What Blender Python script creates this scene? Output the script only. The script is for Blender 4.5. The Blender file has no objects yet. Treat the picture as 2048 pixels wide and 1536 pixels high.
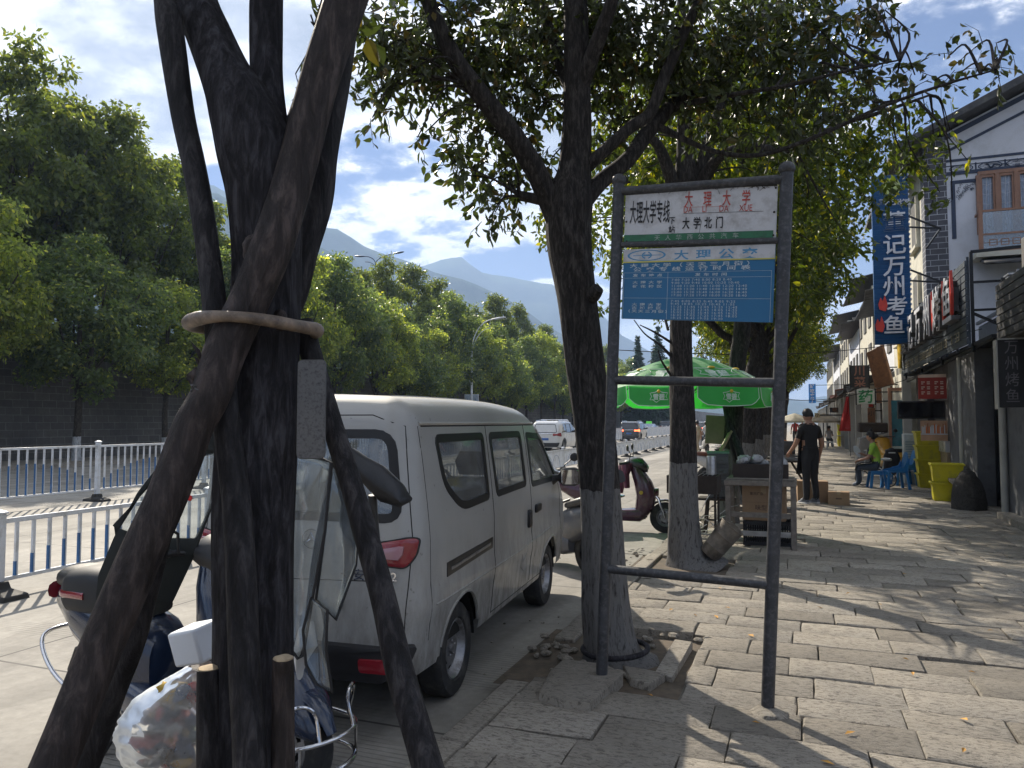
import bpy, bmesh, math, random
import numpy as np
from mathutils import Vector, Matrix, noise
from mathutils.bvhtree import BVHTree
from mathutils.geometry import tessellate_polygon
R = math.radians
random.seed(7)
rng = np.random.default_rng(7)
scene = bpy.context.scene
COL = scene.collection
# camera
FPX, YAW, PITCH, EYE = 1500.0, R(21), math.atan(77 / 1500), 1.5
cd = bpy.data.cameras.new('camera')
cam = bpy.data.objects.new('camera', cd)
COL.objects.link(cam)
cd.sensor_width = 36
cd.lens = FPX / 2048 * 36
cd.clip_start = 0.05
cd.clip_end = 12000
cam.location = (0, 0, EYE)
cam.rotation_euler = (R(90) + PITCH, 0, YAW)
scene.camera = cam
# sun, sky, exposure
SUN_AZ, SUN_EL = R(46), R(36)
sun_dir = Vector((-math.sin(SUN_AZ) * math.cos(SUN_EL), math.cos(SUN_AZ) * math.cos(SUN_EL), math.sin(SUN_EL)))
sl = bpy.data.lights.new('sun', 'SUN')
sl.energy = 5.0
sl.angle = R(0.53)
sl.color = (1.0, 0.90, 0.75)
so = bpy.data.objects.new('sun', sl)
COL.objects.link(so)
so.rotation_euler = sun_dir.to_track_quat('Z', 'Y').to_euler()
world = bpy.data.worlds.new('World')
scene.world = world
world.use_nodes = True
wn, wl = world.node_tree.nodes, world.node_tree.links
wn.clear()
def wnode(t, **kw):
 n = wn.new(t)
 for k, v in kw.items():
  setattr(n, k, v)
 return n
def wmath(op, a, b=None, clamp=False):
 n = wn.new('ShaderNodeMath')
 n.operation = op
 n.use_clamp = clamp
 for i, s in enumerate((a, b)):
  if s is None:
   continue
  if isinstance(s, (int, float)):
   n.inputs[i].default_value = s
  else:
   wl.new(s, n.inputs[i])
 return n.outputs[0]
sky = wnode('ShaderNodeTexSky', sky_type='NISHITA', sun_disc=False)
sky.sun_elevation = SUN_EL
sky.sun_rotation = -SUN_AZ
sky.air_density = 1.1
sky.dust_density = 0.25
sky.ozone_density = 2.5
wtc = wnode('ShaderNodeTexCoord')
sepd = wnode('ShaderNodeSeparateXYZ')
wl.new(wtc.outputs['Generated'], sepd.inputs[0])
zz = wmath('ADD', wmath('MAXIMUM', sepd.outputs[2], 0.0), 0.22)
cmb = wnode('ShaderNodeCombineXYZ')
wl.new(wmath('DIVIDE', sepd.outputs[0], zz), cmb.inputs[0])
wl.new(wmath('DIVIDE', sepd.outputs[1], zz), cmb.inputs[1])
wl.new(wmath('MULTIPLY', sepd.outputs[2], 1.2), cmb.inputs[2])
mp = wnode('ShaderNodeMapping')
mp.inputs['Location'].default_value = (8.8, 7.7, 5.5)
wl.new(cmb.outputs[0], mp.inputs[0])
def wnoise(scale, detail, rough, dist=0.0):
 n = wnode('ShaderNodeTexNoise')
 n.inputs['Scale'].default_value = scale
 n.inputs['Detail'].default_value = detail
 n.inputs['Roughness'].default_value = rough
 n.inputs['Distortion'].default_value = dist
 wl.new(mp.outputs[0], n.inputs['Vector'])
 return n.outputs['Fac']
def wramp(fac, stops):
 n = wnode('ShaderNodeValToRGB')
 e = n.color_ramp.elements
 while len(e) < len(stops):
  e.new(0.5)
 for i, (p, c) in enumerate(stops):
  e[i].position = p
  e[i].color = tuple(c) + (1,) if len(c) == 3 else c
 wl.new(fac, n.inputs[0])
 return n.outputs[0]
big = wnoise(1.3, 12, 0.6, 0.15)
fine = wnoise(3.6, 10, 0.62, 0.15)
dens = wmath('ADD', wmath('MULTIPLY', big, 0.75), wmath('MULTIPLY', fine, 0.25))
elev = wramp(sepd.outputs[2], [(0.0, (0.5,) * 3), (0.45, (0.5,) * 3), (0.8, (0.56,) * 3)])
dens = wmath('ADD', dens, wmath('SUBTRACT', elev, 0.5))
cover = wramp(dens, [(0.455, (0, 0, 0)), (0.475, (0.35,) * 3), (0.49, (0.9,) * 3), (0.51, (1, 1, 1))])
shade = wramp(dens, [(0.45, (15, 16, 18.5)), (0.50, (27, 26.4, 25.6)), (0.535, (20, 20.2, 20.8)), (0.57, (11.6, 12.2, 13.6)), (0.62, (6.5, 7.2, 8.6))])
tone = wnode('ShaderNodeMixRGB', blend_type='MULTIPLY')
tone.inputs[0].default_value = 1.0
wl.new(sky.outputs[0], tone.inputs[1])
tone.inputs[2].default_value = (0.31, 0.42, 0.68, 1)
dots = wmath('ADD', wmath('ADD', wmath('MULTIPLY', sepd.outputs[0], sun_dir.x), wmath('MULTIPLY', sepd.outputs[1], sun_dir.y)), wmath('MULTIPLY', sepd.outputs[2], sun_dir.z))
front = wramp(wmath('ADD', wmath('MULTIPLY', dots, 0.5), 0.5), [(0.0, (0.54,) * 3), (0.5, (0.48,) * 3), (0.74, (0.56,) * 3), (0.93, (0.62,) * 3)])
lit = wnode('ShaderNodeMixRGB', blend_type='MULTIPLY')
lit.inputs[0].default_value = 1.0
wl.new(shade, lit.inputs[1])
wl.new(front, lit.inputs[2])
mixc = wnode('ShaderNodeMixRGB')
wl.new(cover, mixc.inputs[0])
wl.new(tone.outputs[0], mixc.inputs[1])
wl.new(lit.outputs[0], mixc.inputs[2])
bg = wnode('ShaderNodeBackground')
bg.inputs[1].default_value = 0.050
wl.new(mixc.outputs[0], bg.inputs[0])
wo = wnode('ShaderNodeOutputWorld')
wl.new(bg.outputs[0], wo.inputs[0])
scene.view_settings.view_transform = 'Standard'
scene.view_settings.look = 'None'
scene.view_settings.exposure = 1.02
scene.view_settings.gamma = 1.0
scene.view_settings.use_curve_mapping = False
scene.render.engine = 'CYCLES'
cy = scene.cycles
cy.use_denoising = True
cy.denoiser = 'OPENIMAGEDENOISE'
cy.max_bounces = 8
cy.diffuse_bounces = 3
cy.glossy_bounces = 3
cy.transmission_bounces = 5
cy.transparent_max_bounces = 12
cy.volume_bounces = 0
cy.sample_clamp_indirect = 6
cy.caustics_reflective = False
cy.caustics_refractive = False
cy.use_adaptive_sampling = True
cy.adaptive_threshold = 0.015
# calibrated photo geometry -> world
def ray(px, py):
 x = (px - 1024) / FPX
 y = -(py - 768) / FPX
 fy = math.cos(PITCH) - y * math.sin(PITCH)
 uz = math.sin(PITCH) + y * math.cos(PITCH)
 return Vector((x * math.cos(YAW) - fy * math.sin(YAW), x * math.sin(YAW) + fy * math.cos(YAW), uz))
def gnd(px, py, z=0.0):
 r = ray(px, py)
 t = (z - EYE) / r.z
 return Vector((r.x * t, r.y * t, z))
def at(px, py, depth):
 r = ray(px, py)
 f = Vector((-math.sin(YAW), math.cos(YAW), 0))
 t = depth / r.dot(f)
 return Vector((r.x * t, r.y * t, EYE + r.z * t))
def onx(px, py, X):
 r = ray(px, py)
 t = X / r.x
 return Vector((X, r.y * t, EYE + r.z * t))
def ony(px, py, Y):
 r = ray(px, py)
 t = Y / r.y
 return Vector((r.x * t, Y, EYE + r.z * t))
# object helpers
def thing(name, label, cat, loc=(0, 0, 0), rz=0.0, group=None):
 o = bpy.data.objects.new(name, None)
 COL.objects.link(o)
 o.location = loc
 o.rotation_euler = (0, 0, rz)
 o.empty_display_size = 0.2
 o['label'] = label
 o['category'] = cat
 if group:
  o['group'] = group
 return o
def tag(o, label, cat, group=None):
 o['label'] = label
 o['category'] = cat
 if group:
  o['group'] = group
 return o
def struct(o):
 o['kind'] = 'structure'
 return o
def dup(root, loc, rz=0.0, label=None, scale=None):
 r = root.copy()
 COL.objects.link(r)
 r.location = loc
 r.rotation_euler = (0, 0, rz)
 if scale:
  r.scale = scale
 if label:
  r['label'] = label
 for ch in root.children:
  c = ch.copy()
  COL.objects.link(c)
  c.parent = r
  for g in ch.children:
   d = g.copy()
   COL.objects.link(d)
   d.parent = c
 return r
class MB:
 """collects shapes, links them as ONE mesh object"""
 def __init__(s, T=None):
  s.v, s.f, s.mi, s.sm = [], [], [], []
  s.T = T or Matrix.Identity(4)
  s.m = 0
  s.smooth = True
 def add(s, vs, fs, m=None, smooth=None):
  b = len(s.v)
  s.v += [tuple(s.T @ Vector(v)) for v in vs]
  s.f += [tuple(b + i for i in f) for f in fs]
  k = s.m if m is None else m
  if isinstance(k, int):
   s.mi += [k] * len(fs)
  else:
   s.mi += list(k)
  s.sm += [s.smooth if smooth is None else smooth] * len(fs)
  return s
 def box(s, x0, x1, y0, y1, z0, z1, m=None, M=None):
  vs = [(x, y, z) for z in (z0, z1) for y in (y0, y1) for x in (x0, x1)]
  if M is not None:
   vs = [M @ Vector(v) for v in vs]
  fs = [(0, 2, 3, 1), (4, 5, 7, 6), (0, 1, 5, 4), (2, 6, 7, 3), (0, 4, 6, 2), (1, 3, 7, 5)]
  return s.add(vs, fs, m, False)
 def cbox(s, c, d, rot=(0, 0, 0), m=None):
  from mathutils import Euler
  M = Matrix.Translation(c) @ Euler(rot).to_matrix().to_4x4()
  return s.box(-d[0] / 2, d[0] / 2, -d[1] / 2, d[1] / 2, -d[2] / 2, d[2] / 2, m, M)
 def bar(s, p0, p1, w, h=None, m=None, up=(0, 0, 1)):
  p0, p1 = Vector(p0), Vector(p1)
  h = h or w
  d = (p1 - p0)
  L = d.length
  d.normalize()
  u = Vector(up)
  if abs(d.dot(u)) > 0.98:
   u = Vector((0, 1, 0))
  a = d.cross(u).normalized()
  b = a.cross(d).normalized()
  vs = []
  for p in (p0, p1):
   for i, j in ((-1, -1), (1, -1), (1, 1), (-1, 1)):
    vs.append(p + a * i * w / 2 + b * j * h / 2)
  fs = [(3, 2, 1, 0), (4, 5, 6, 7), (0, 1, 5, 4), (1, 2, 6, 5), (2, 3, 7, 6), (3, 0, 4, 7)]
  return s.add(vs, fs, m, False)
 def tube(s, pts, rad, n=10, caps=True, m=None, squash=None, closed=False):
  pts = [Vector(p) for p in pts]
  k = len(pts)
  if not hasattr(rad, '__len__'):
   rad = [rad] * k
  vs, fs = [], []
  prev = None
  for i, p in enumerate(pts):
   if closed:
    t = pts[(i + 1) % k] - pts[i - 1]
   else:
    t = pts[min(i + 1, k - 1)] - pts[max(i - 1, 0)]
   if t.length < 1e-9:
    t = Vector((0, 0, 1))
   t.normalize()
   if prev is None:
    u = Vector((0, 0, 1)) if abs(t.z) < 0.9 else Vector((1, 0, 0))
    a = t.cross(u).normalized()
   else:
    a = (prev - t * prev.dot(t))
    a = a.normalized() if a.length > 1e-6 else t.cross(Vector((0, 0, 1))).normalized()
   prev = a
   b = t.cross(a)
   for j in range(n):
    q = 2 * math.pi * j / n
    ca, sa = math.cos(q), math.sin(q)
    if squash:
     ca *= squash
    vs.append(p + (a * ca + b * sa) * rad[i])
  rr = k if closed else k - 1
  for i in range(rr):
   i2 = (i + 1) % k
   for j in range(n):
    fs.append((i * n + j, i * n + (j + 1) % n, i2 * n + (j + 1) % n, i2 * n + j))
  if caps and not closed:
   fs.append(tuple(range(n - 1, -1, -1)))
   fs.append(tuple((k - 1) * n + j for j in range(n)))
  return s.add(vs, fs, m)
 def lathe(s, prof, c=(0, 0, 0), axis='Z', n=20, m=None, arc=None):
  vs, fs = [], []
  k = len(prof)
  for (r, h) in prof:
   for j in range(n):
    q = 2 * math.pi * j / n
    x, y = r * math.cos(q), r * math.sin(q)
    p = {'Z': (x, y, h), 'X': (h, x, y), 'Y': (x, h, y)}[axis]
    vs.append(Vector(c) + Vector(p))
  for i in range(k - 1):
   for j in range(n):
    fs.append((i * n + j, i * n + (j + 1) % n, (i + 1) * n + (j + 1) % n, (i + 1) * n + j))
  return s.add(vs, fs, m)
 def ell(s, c, r, n=14, k=9, m=None, fn=None):
  c = Vector(c)
  vs, fs = [], []
  for i in range(k + 1):
   ph = math.pi * i / k
   for j in range(n):
    q = 2 * math.pi * j / n
    d = Vector((math.sin(ph) * math.cos(q), math.sin(ph) * math.sin(q), math.cos(ph)))
    g = fn(d) if fn else 1
    vs.append(c + Vector((d.x * r[0], d.y * r[1], d.z * r[2])) * g)
  for i in range(k):
   for j in range(n):
    fs.append((i * n + j, (i + 1) * n + j, (i + 1) * n + (j + 1) % n, i * n + (j + 1) % n))
  return s.add(vs, fs, m)
 def loft(s, secs, n=16, m=None, caps=True, e=2.0):
  """secs: (centre, half width vector, half height vector)"""
  vs, fs = [], []
  for (c, a, b) in secs:
   c, a, b = Vector(c), Vector(a), Vector(b)
   for j in range(n):
    q = 2 * math.pi * j / n
    ca, sa = math.cos(q), math.sin(q)
    ca = math.copysign(abs(ca) ** (2 / e), ca)
    sa = math.copysign(abs(sa) ** (2 / e), sa)
    vs.append(c + a * ca + b * sa)
  for i in range(len(secs) - 1):
   for j in range(n):
    fs.append((i * n + j, i * n + (j + 1) % n, (i + 1) * n + (j + 1) % n, (i + 1) * n + j))
  if caps:
   fs.append(tuple(range(n - 1, -1, -1)))
   fs.append(tuple((len(secs) - 1) * n + j for j in range(n)))
  return s.add(vs, fs, m)
 def quad(s, a, b, c, d, m=None, smooth=False):
  return s.add([a, b, c, d], [(0, 1, 2, 3)], m, smooth)
 def prism(s, poly, o, u, w, th, m=None):
  """2D polygon in plane (o,u,w) extruded by vector th"""
  o, u, w, th = Vector(o), Vector(u), Vector(w), Vector(th)
  n = len(poly)
  base = [o + u * a + w * b for a, b in poly]
  vs = base + [p + th for p in base]
  tri = tessellate_polygon([[Vector((a, b, 0)) for a, b in poly]])
  fs = [tuple(t) for t in tri] + [tuple(n + i for i in reversed(t)) for t in tri]
  fs += [(i, (i + 1) % n, n + (i + 1) % n, n + i) for i in range(n)]
  return s.add(vs, fs, m, False)
 def text(s, body, o, u, w, size, m=None, align='LEFT', wx=1.0, depth=0.0, thick=0.0, lift=None, spacing=1.0):
  """lettering: baseline start o, right vector u, up vector w; wx widens"""
  cv = bpy.data.curves.new('lettering', 'FONT')
  cv.body = body
  cv.size = 1.0
  cv.align_x = align
  cv.resolution_u = 3
  cv.extrude = depth
  cv.offset = thick
  cv.space_character = spacing
  ob = bpy.data.objects.new('lettering', cv)
  COL.objects.link(ob)
  dg = bpy.context.evaluated_depsgraph_get()
  me = ob.evaluated_get(dg).to_mesh()
  o, u, w = Vector(o), Vector(u).normalized(), Vector(w).normalized()
  nn = u.cross(w)
  vs = [o + u * v.co.x * size * wx + w * v.co.y * size + nn * (v.co.z * size) for v in me.vertices]
  fs = [tuple(p.vertices) for p in me.polygons]
  s.add(vs, fs, m, False)
  ob.evaluated_get(dg).to_mesh_clear()
  bpy.data.objects.remove(ob)
  bpy.data.curves.remove(cv)
  return s
 def build(s, name, mats, parent=None, bevel=0.0, sharp=38, loc=None, segs=2, solid=0.0):
  me = bpy.data.meshes.new(name)
  me.from_pydata([tuple(v) for v in s.v], [], s.f)
  if not isinstance(mats, (list, tuple)):
   mats = [mats]
  for mm in mats:
   me.materials.append(mm)
  me.polygons.foreach_set('material_index', s.mi)
  me.polygons.foreach_set('use_smooth', s.sm)
  me.update()
  try:
   me.set_sharp_from_angle(angle=R(sharp))
  except Exception:
   pass
  o = bpy.data.objects.new(name, me)
  COL.objects.link(o)
  if parent is not None:
   o.parent = parent
  if loc is not None:
   o.location = loc
  if solid:
   md = o.modifiers.new('solid', 'SOLIDIFY')
   md.thickness = solid
   md.offset = 0
  if bevel:
   md = o.modifiers.new('bevel', 'BEVEL')
   md.width = bevel
   md.segments = segs
   md.limit_method = 'ANGLE'
   md.angle_limit = R(35)
   md.harden_normals = False
  return o
def npmesh(name, V, Fq, mats, parent=None, smooth=False, mi=None, loc=None):
 """V (n,3), Fq (m,k)"""
 me = bpy.data.meshes.new(name)
 k = Fq.shape[1]
 me.vertices.add(len(V))
 me.vertices.foreach_set('co', V.astype(np.float32).ravel())
 me.loops.add(Fq.size)
 me.loops.foreach_set('vertex_index', Fq.astype(np.int32).ravel())
 me.polygons.add(len(Fq))
 me.polygons.foreach_set('loop_start', (np.arange(len(Fq)) * k).astype(np.int32))
 if not isinstance(mats, (list, tuple)):
  mats = [mats]
 for mm in mats:
  me.materials.append(mm)
 if mi is not None:
  me.polygons.foreach_set('material_index', mi)
 me.polygons.foreach_set('use_smooth', np.full(len(Fq), smooth))
 me.update(calc_edges=True)
 me.validate()
 o = bpy.data.objects.new(name, me)
 COL.objects.link(o)
 if parent is not None:
  o.parent = parent
 if loc is not None:
  o.location = loc
 return o
# materials
def N(nt, t, **kw):
 n = nt.nodes.new(t)
 for k, v in kw.items():
  setattr(n, k, v)
 return n
def newmat(name):
 m = bpy.data.materials.new(name)
 m.use_nodes = True
 nt = m.node_tree
 b = nt.nodes['Principled BSDF']
 return m, nt, b
def noise_node(nt, vec, scale, detail=6, rough=0.6, dist=0.0):
 n = N(nt, 'ShaderNodeTexNoise')
 n.inputs['Scale'].default_value = scale
 n.inputs['Detail'].default_value = detail
 n.inputs['Roughness'].default_value = rough
 n.inputs['Distortion'].default_value = dist
 if vec is not None:
  nt.links.new(vec, n.inputs['Vector'])
 return n.outputs['Fac']
def ramp(nt, fac, stops, interp='LINEAR'):
 n = N(nt, 'ShaderNodeValToRGB')
 n.color_ramp.interpolation = interp
 e = n.color_ramp.elements
 while len(e) < len(stops):
  e.new(0.5)
 for i, (p, c) in enumerate(stops):
  e[i].position = p
  c = (c,) * 3 if isinstance(c, (int, float)) else tuple(c)
  e[i].color = c + (1,)
 nt.links.new(fac, n.inputs[0])
 return n.outputs[0]
def mathn(nt, op, a, b=None, c=None, clamp=False):
 n = N(nt, 'ShaderNodeMath', operation=op, use_clamp=clamp)
 for i, s in enumerate((a, b, c)):
  if s is None:
   continue
  if isinstance(s, (int, float)):
   n.inputs[i].default_value = s
  else:
   nt.links.new(s, n.inputs[i])
 return n.outputs[0]
def mixn(nt, fac, a, b, mode='MIX'):
 n = N(nt, 'ShaderNodeMixRGB', blend_type=mode)
 for i, s in enumerate((fac, a, b)):
  if isinstance(s, (int, float)):
   n.inputs[i].default_value = s if i == 0 else (s, s, s, 1)
  elif isinstance(s, tuple):
   n.inputs[i].default_value = s + (1,)
  else:
   nt.links.new(s, n.inputs[i])
 return n.outputs[0]
def coords(nt, kind='Object', scale=None, rot=None, loc=None):
 t = N(nt, 'ShaderNodeTexCoord').outputs[kind]
 if scale or rot or loc:
  mpn = N(nt, 'ShaderNodeMapping')
  nt.links.new(t, mpn.inputs[0])
  if scale:
   mpn.inputs['Scale'].default_value = scale
  if rot:
   mpn.inputs['Rotation'].default_value = rot
  if loc:
   mpn.inputs['Location'].default_value = loc
  return mpn.outputs[0]
 return t
def bump(nt, b, h, strength=0.3, dist=0.01):
 n = N(nt, 'ShaderNodeBump')
 n.inputs['Strength'].default_value = strength
 n.inputs['Distance'].default_value = dist
 nt.links.new(h, n.inputs['Height'])
 nt.links.new(n.outputs[0], b.inputs['Normal'])
 return n
def M(name, col, rough=0.6, metal=0.0, var=0.25, vs=3.0, bs=0.0, bscale=60.0, coat=0.0, dirt=None, dscale=5.0, spec=0.5,
  trans=0.0, emit=None, es=0.0):
 m, nt, b = newmat(name)
 co = coords(nt)
 nz = noise_node(nt, co, vs, 7, 0.62)
 lo = tuple(c * (1 - var) for c in col)
 hi = tuple(min(1, c * (1 + var)) for c in col)
 c = ramp(nt, nz, [(0.3, lo), (0.7, hi)])
 if dirt:
  dn = ramp(nt, noise_node(nt, co, dscale, 9, 0.7), [(0.48, 0), (0.68, 1)])
  c = mixn(nt, mathn(nt, 'MULTIPLY', dn, 0.75), c, tuple(dirt))
 nt.links.new(c, b.inputs['Base Color'])
 rr = ramp(nt, nz, [(0.25, max(0.02, rough * 0.8)), (0.75, min(1, rough * 1.2))])
 nt.links.new(rr, b.inputs['Roughness'])
 b.inputs['Metallic'].default_value = metal
 b.inputs['Specular IOR Level'].default_value = spec
 if coat:
  b.inputs['Coat Weight'].default_value = coat
  b.inputs['Coat Roughness'].default_value = 0.08
 if bs:
  bump(nt, b, noise_node(nt, co, bscale, 5, 0.6), bs, 0.004)
 if emit:
  b.inputs['Emission Color'].default_value = tuple(emit) + (1,)
  b.inputs['Emission Strength'].default_value = es
 if trans:
  tr = N(nt, 'ShaderNodeBsdfTranslucent')
  nt.links.new(c, tr.inputs[0])
  mx = N(nt, 'ShaderNodeMixShader')
  mx.inputs[0].default_value = trans
  nt.links.new(b.outputs[0], mx.inputs[1])
  nt.links.new(tr.outputs[0], mx.inputs[2])
  nt.links.new(mx.outputs[0], nt.nodes['Material Output'].inputs[0])
 return m
def glassmat(name, tint=(0.5, 0.55, 0.6), clear=0.5, dusty=0.15, rough=0.04, dustcol=(0.5, 0.5, 0.5)):
 m, nt, b = newmat(name)
 out = nt.nodes['Material Output']
 tr = N(nt, 'ShaderNodeBsdfTransparent')
 tr.inputs[0].default_value = tuple(tint) + (1,)
 gl = N(nt, 'ShaderNodeBsdfGlossy')
 gl.inputs['Roughness'].default_value = rough
 gl.inputs[0].default_value = (0.9, 0.95, 1, 1)
 df = N(nt, 'ShaderNodeBsdfDiffuse')
 df.inputs[0].default_value = tuple(dustcol) + (1,)
 fr = N(nt, 'ShaderNodeFresnel')
 fr.inputs[0].default_value = 1.5
 m1 = N(nt, 'ShaderNodeMixShader')
 nt.links.new(mathn(nt, 'ADD', fr.outputs[0], (1 - clear) * 0.25, clamp=True), m1.inputs[0])
 nt.links.new(tr.outputs[0], m1.inputs[1])
 nt.links.new(gl.outputs[0], m1.inputs[2])
 m2 = N(nt, 'ShaderNodeMixShader')
 dn = ramp(nt, noise_node(nt, coords(nt), 7, 8, 0.7), [(0.3, dusty * 0.5), (0.7, min(1, dusty * 1.6))])
 nt.links.new(dn, m2.inputs[0])
 nt.links.new(m1.outputs[0], m2.inputs[1])
 nt.links.new(df.outputs[0], m2.inputs[2])
 nt.links.new(m2.outputs[0], out.inputs[0])
 return m
def leafmat(name, dark, light, yellow, trl=0.45, gloss=0.35, tmul=(1.6, 2.0, 0.5)):
 m, nt, b = newmat(name)
 g = N(nt, 'ShaderNodeNewGeometry')
 rnd = g.outputs['Random Per Island']
 c = ramp(nt, rnd, [(0.0, dark), (0.5, light), (0.88, light), (1.0, yellow)])
 big = noise_node(nt, coords(nt), 0.9, 3, 0.5)
 c2 = mixn(nt, ramp(nt, big, [(0.35, 0), (0.65, 0.6)]), c, mixn(nt, 1.0, c, (1.3, 1.35, 0.9), 'MULTIPLY'))
 nt.links.new(c2, b.inputs['Base Color'])
 b.inputs['Roughness'].default_value = gloss
 b.inputs['Specular IOR Level'].default_value = 0.35
 tr = N(nt, 'ShaderNodeBsdfTranslucent')
 nt.links.new(mixn(nt, 1.0, c2, tuple(tmul), 'MULTIPLY'), tr.inputs[0])
 mx = N(nt, 'ShaderNodeMixShader')
 mx.inputs[0].default_value = trl
 nt.links.new(b.outputs[0], mx.inputs[1])
 nt.links.new(tr.outputs[0], mx.inputs[2])
 nt.links.new(mx.outputs[0], nt.nodes['Material Output'].inputs[0])
 return m
def barkmat(name, col, hi, wash=0.0, washcol=(0.42, 0.44, 0.46), vscale=1.0, rough=0.9):
 m, nt, b = newmat(name)
 co = coords(nt, scale=(1, 1, 0.22))
 ridg = noise_node(nt, co, 46 * vscale, 7, 0.7, 0.45)
 mid = noise_node(nt, coords(nt), 5, 6, 0.6)
 c = ramp(nt, ridg, [(0.38, tuple(x * 0.45 for x in col)), (0.50, col), (0.63, hi)])  # relief shading put into the colour: furrows darkened, ridges lightened
 c = mixn(nt, ramp(nt, mid, [(0.4, 0), (0.75, 0.6)]), c, tuple(x * 0.6 for x in col))
 if wash:
  s = N(nt, 'ShaderNodeSeparateXYZ')
  nt.links.new(coords(nt), s.inputs[0])
  zj = mathn(nt, 'ADD', s.outputs[2], mathn(nt, 'MULTIPLY', mid, 0.12))
  below = mathn(nt, 'LESS_THAN', zj, wash + 0.06)
  patch = ramp(nt, ridg, [(0.34, 0.15), (0.5, 0.95)])
  fac = mathn(nt, 'MULTIPLY', below, patch)
  c = mixn(nt, fac, c, tuple(washcol))
 nt.links.new(c, b.inputs['Base Color'])
 b.inputs['Roughness'].default_value = rough
 b.inputs['Specular IOR Level'].default_value = 0.25
 bump(nt, b, ridg, 0.9, 0.012)
 return m
# THE GROUND
def roadmat():
 m, nt, b = newmat('road_concrete')
 co = coords(nt)
 n1 = noise_node(nt, co, 0.5, 8, 0.65)
 n2 = noise_node(nt, co, 14, 8, 0.7)
 c = ramp(nt, n1, [(0.3, (0.20, 0.188, 0.165)), (0.55, (0.32, 0.30, 0.265)), (0.75, (0.25, 0.235, 0.21))])
 c = mixn(nt, 0.35, c, ramp(nt, n2, [(0.3, (0.22, 0.21, 0.19)), (0.7, (0.48, 0.46, 0.42))]))
 w = N(nt, 'ShaderNodeTexWave', bands_direction='Y')
 w.inputs['Scale'].default_value = 7.5
 w.inputs['Distortion'].default_value = 0.35
 nt.links.new(co, w.inputs['Vector'])
 patch = ramp(nt, noise_node(nt, coords(nt, scale=(0.5, 0.9, 1)), 1.3, 2, 0.4), [(0.47, 0), (0.52, 1)])
 gr = mathn(nt, 'MULTIPLY', ramp(nt, w.outputs['Fac'], [(0.0, 1), (0.22, 0)]), patch)
 c = mixn(nt, mathn(nt, 'MULTIPLY', gr, 0.5), c, (0.12, 0.115, 0.105))
 br = N(nt, 'ShaderNodeTexBrick')
 br.offset = 0
 br.inputs['Scale'].default_value = 1
 br.inputs['Brick Width'].default_value = 5.2
 br.inputs['Row Height'].default_value = 3.6
 br.inputs['Mortar Size'].default_value = 0.012
 br.inputs['Mortar Smooth'].default_value = 0.3
 nt.links.new(co, br.inputs['Vector'])
 c = mixn(nt, br.outputs['Fac'], c, (0.09, 0.085, 0.08))
 vo = N(nt, 'ShaderNodeTexVoronoi', feature='DISTANCE_TO_EDGE')
 vo.inputs['Scale'].default_value = 0.33
 nt.links.new(coords(nt, scale=(1, 1, 1)), vo.inputs['Vector'])
 crack = mathn(nt, 'MULTIPLY', ramp(nt, vo.outputs['Distance'], [(0.0, 1), (0.005, 0)]), ramp(nt, n1, [(0.5, 0), (0.6, 0.8)]))
 c = mixn(nt, crack, c, (0.08, 0.075, 0.07))
 stain = ramp(nt, noise_node(nt, co, 1.7, 9, 0.75), [(0.52, 0), (0.70, 0.6)])
 c = mixn(nt, stain, c, (0.16, 0.15, 0.14))
 trk = noise_node(nt, coords(nt, scale=(1.6, 0.05, 1)), 1.0, 5, 0.6)
 c = mixn(nt, 1.0, c, ramp(nt, trk, [(0.35, 0.72), (0.6, 1.06)]), 'MULTIPLY')
 pch = N(nt, 'ShaderNodeTexVoronoi')
 pch.inputs['Scale'].default_value = 0.22
 nt.links.new(coords(nt, scale=(1.4, 0.8, 1)), pch.inputs['Vector'])
 c = mixn(nt, 1.0, c, ramp(nt, pch.outputs['Color'], [(0.2, 0.82), (0.8, 1.05)]), 'MULTIPLY')
 nt.links.new(c, b.inputs['Base Color'])
 b.inputs['Roughness'].default_value = 0.85
 h = mathn(nt, 'SUBTRACT', n2, mathn(nt, 'MULTIPLY', gr, 1.4))
 bump(nt, b, h, 0.5, 0.006)
 return m
def stonemat(name, dk, lt, seed=0.0, strong=0.8):
 m, nt, b = newmat(name)
 co = coords(nt, loc=(seed, seed, 0))
 g = N(nt, 'ShaderNodeNewGeometry').outputs['Random Per Island']
 n1 = noise_node(nt, co, 2.2, 8, 0.65)
 n2 = noise_node(nt, coords(nt, scale=(1, 2.4, 1)), 22, 10, 0.8, 0.8)
 n3 = noise_node(nt, co, 160, 3, 0.6)
 c = ramp(nt, n1, [(0.3, dk), (0.7, lt)])
 c = mixn(nt, 0.55, c, ramp(nt, g, [(0.0, tuple(x * 0.72 for x in dk)), (1.0, tuple(x * 1.12 for x in lt))]))
 c = mixn(nt, mathn(nt, 'MULTIPLY', ramp(nt, n2, [(0.42, 1), (0.5, 0)]), 0.75), c, tuple(x * 0.4 for x in dk))
 c = mixn(nt, 0.3, c, ramp(nt, n3, [(0.3, 0.5), (0.7, 1.0)]), 'MULTIPLY')
 c = mixn(nt, ramp(nt, noise_node(nt, co, 0.8, 7, 0.7), [(0.52, 0), (0.72, 0.5)]), c, tuple(x * 0.5 for x in dk))
 nt.links.new(c, b.inputs['Base Color'])
 b.inputs['Roughness'].default_value = 0.82
 b.inputs['Specular IOR Level'].default_value = 0.35
 h = mathn(nt, 'ADD', n2, mathn(nt, 'MULTIPLY', n3, 0.25))
 bump(nt, b, h, strong, 0.04)
 return m
m_road = roadmat()
m_slab = stonemat('paving_stone', (0.28, 0.252, 0.212), (0.50, 0.455, 0.388))
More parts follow.
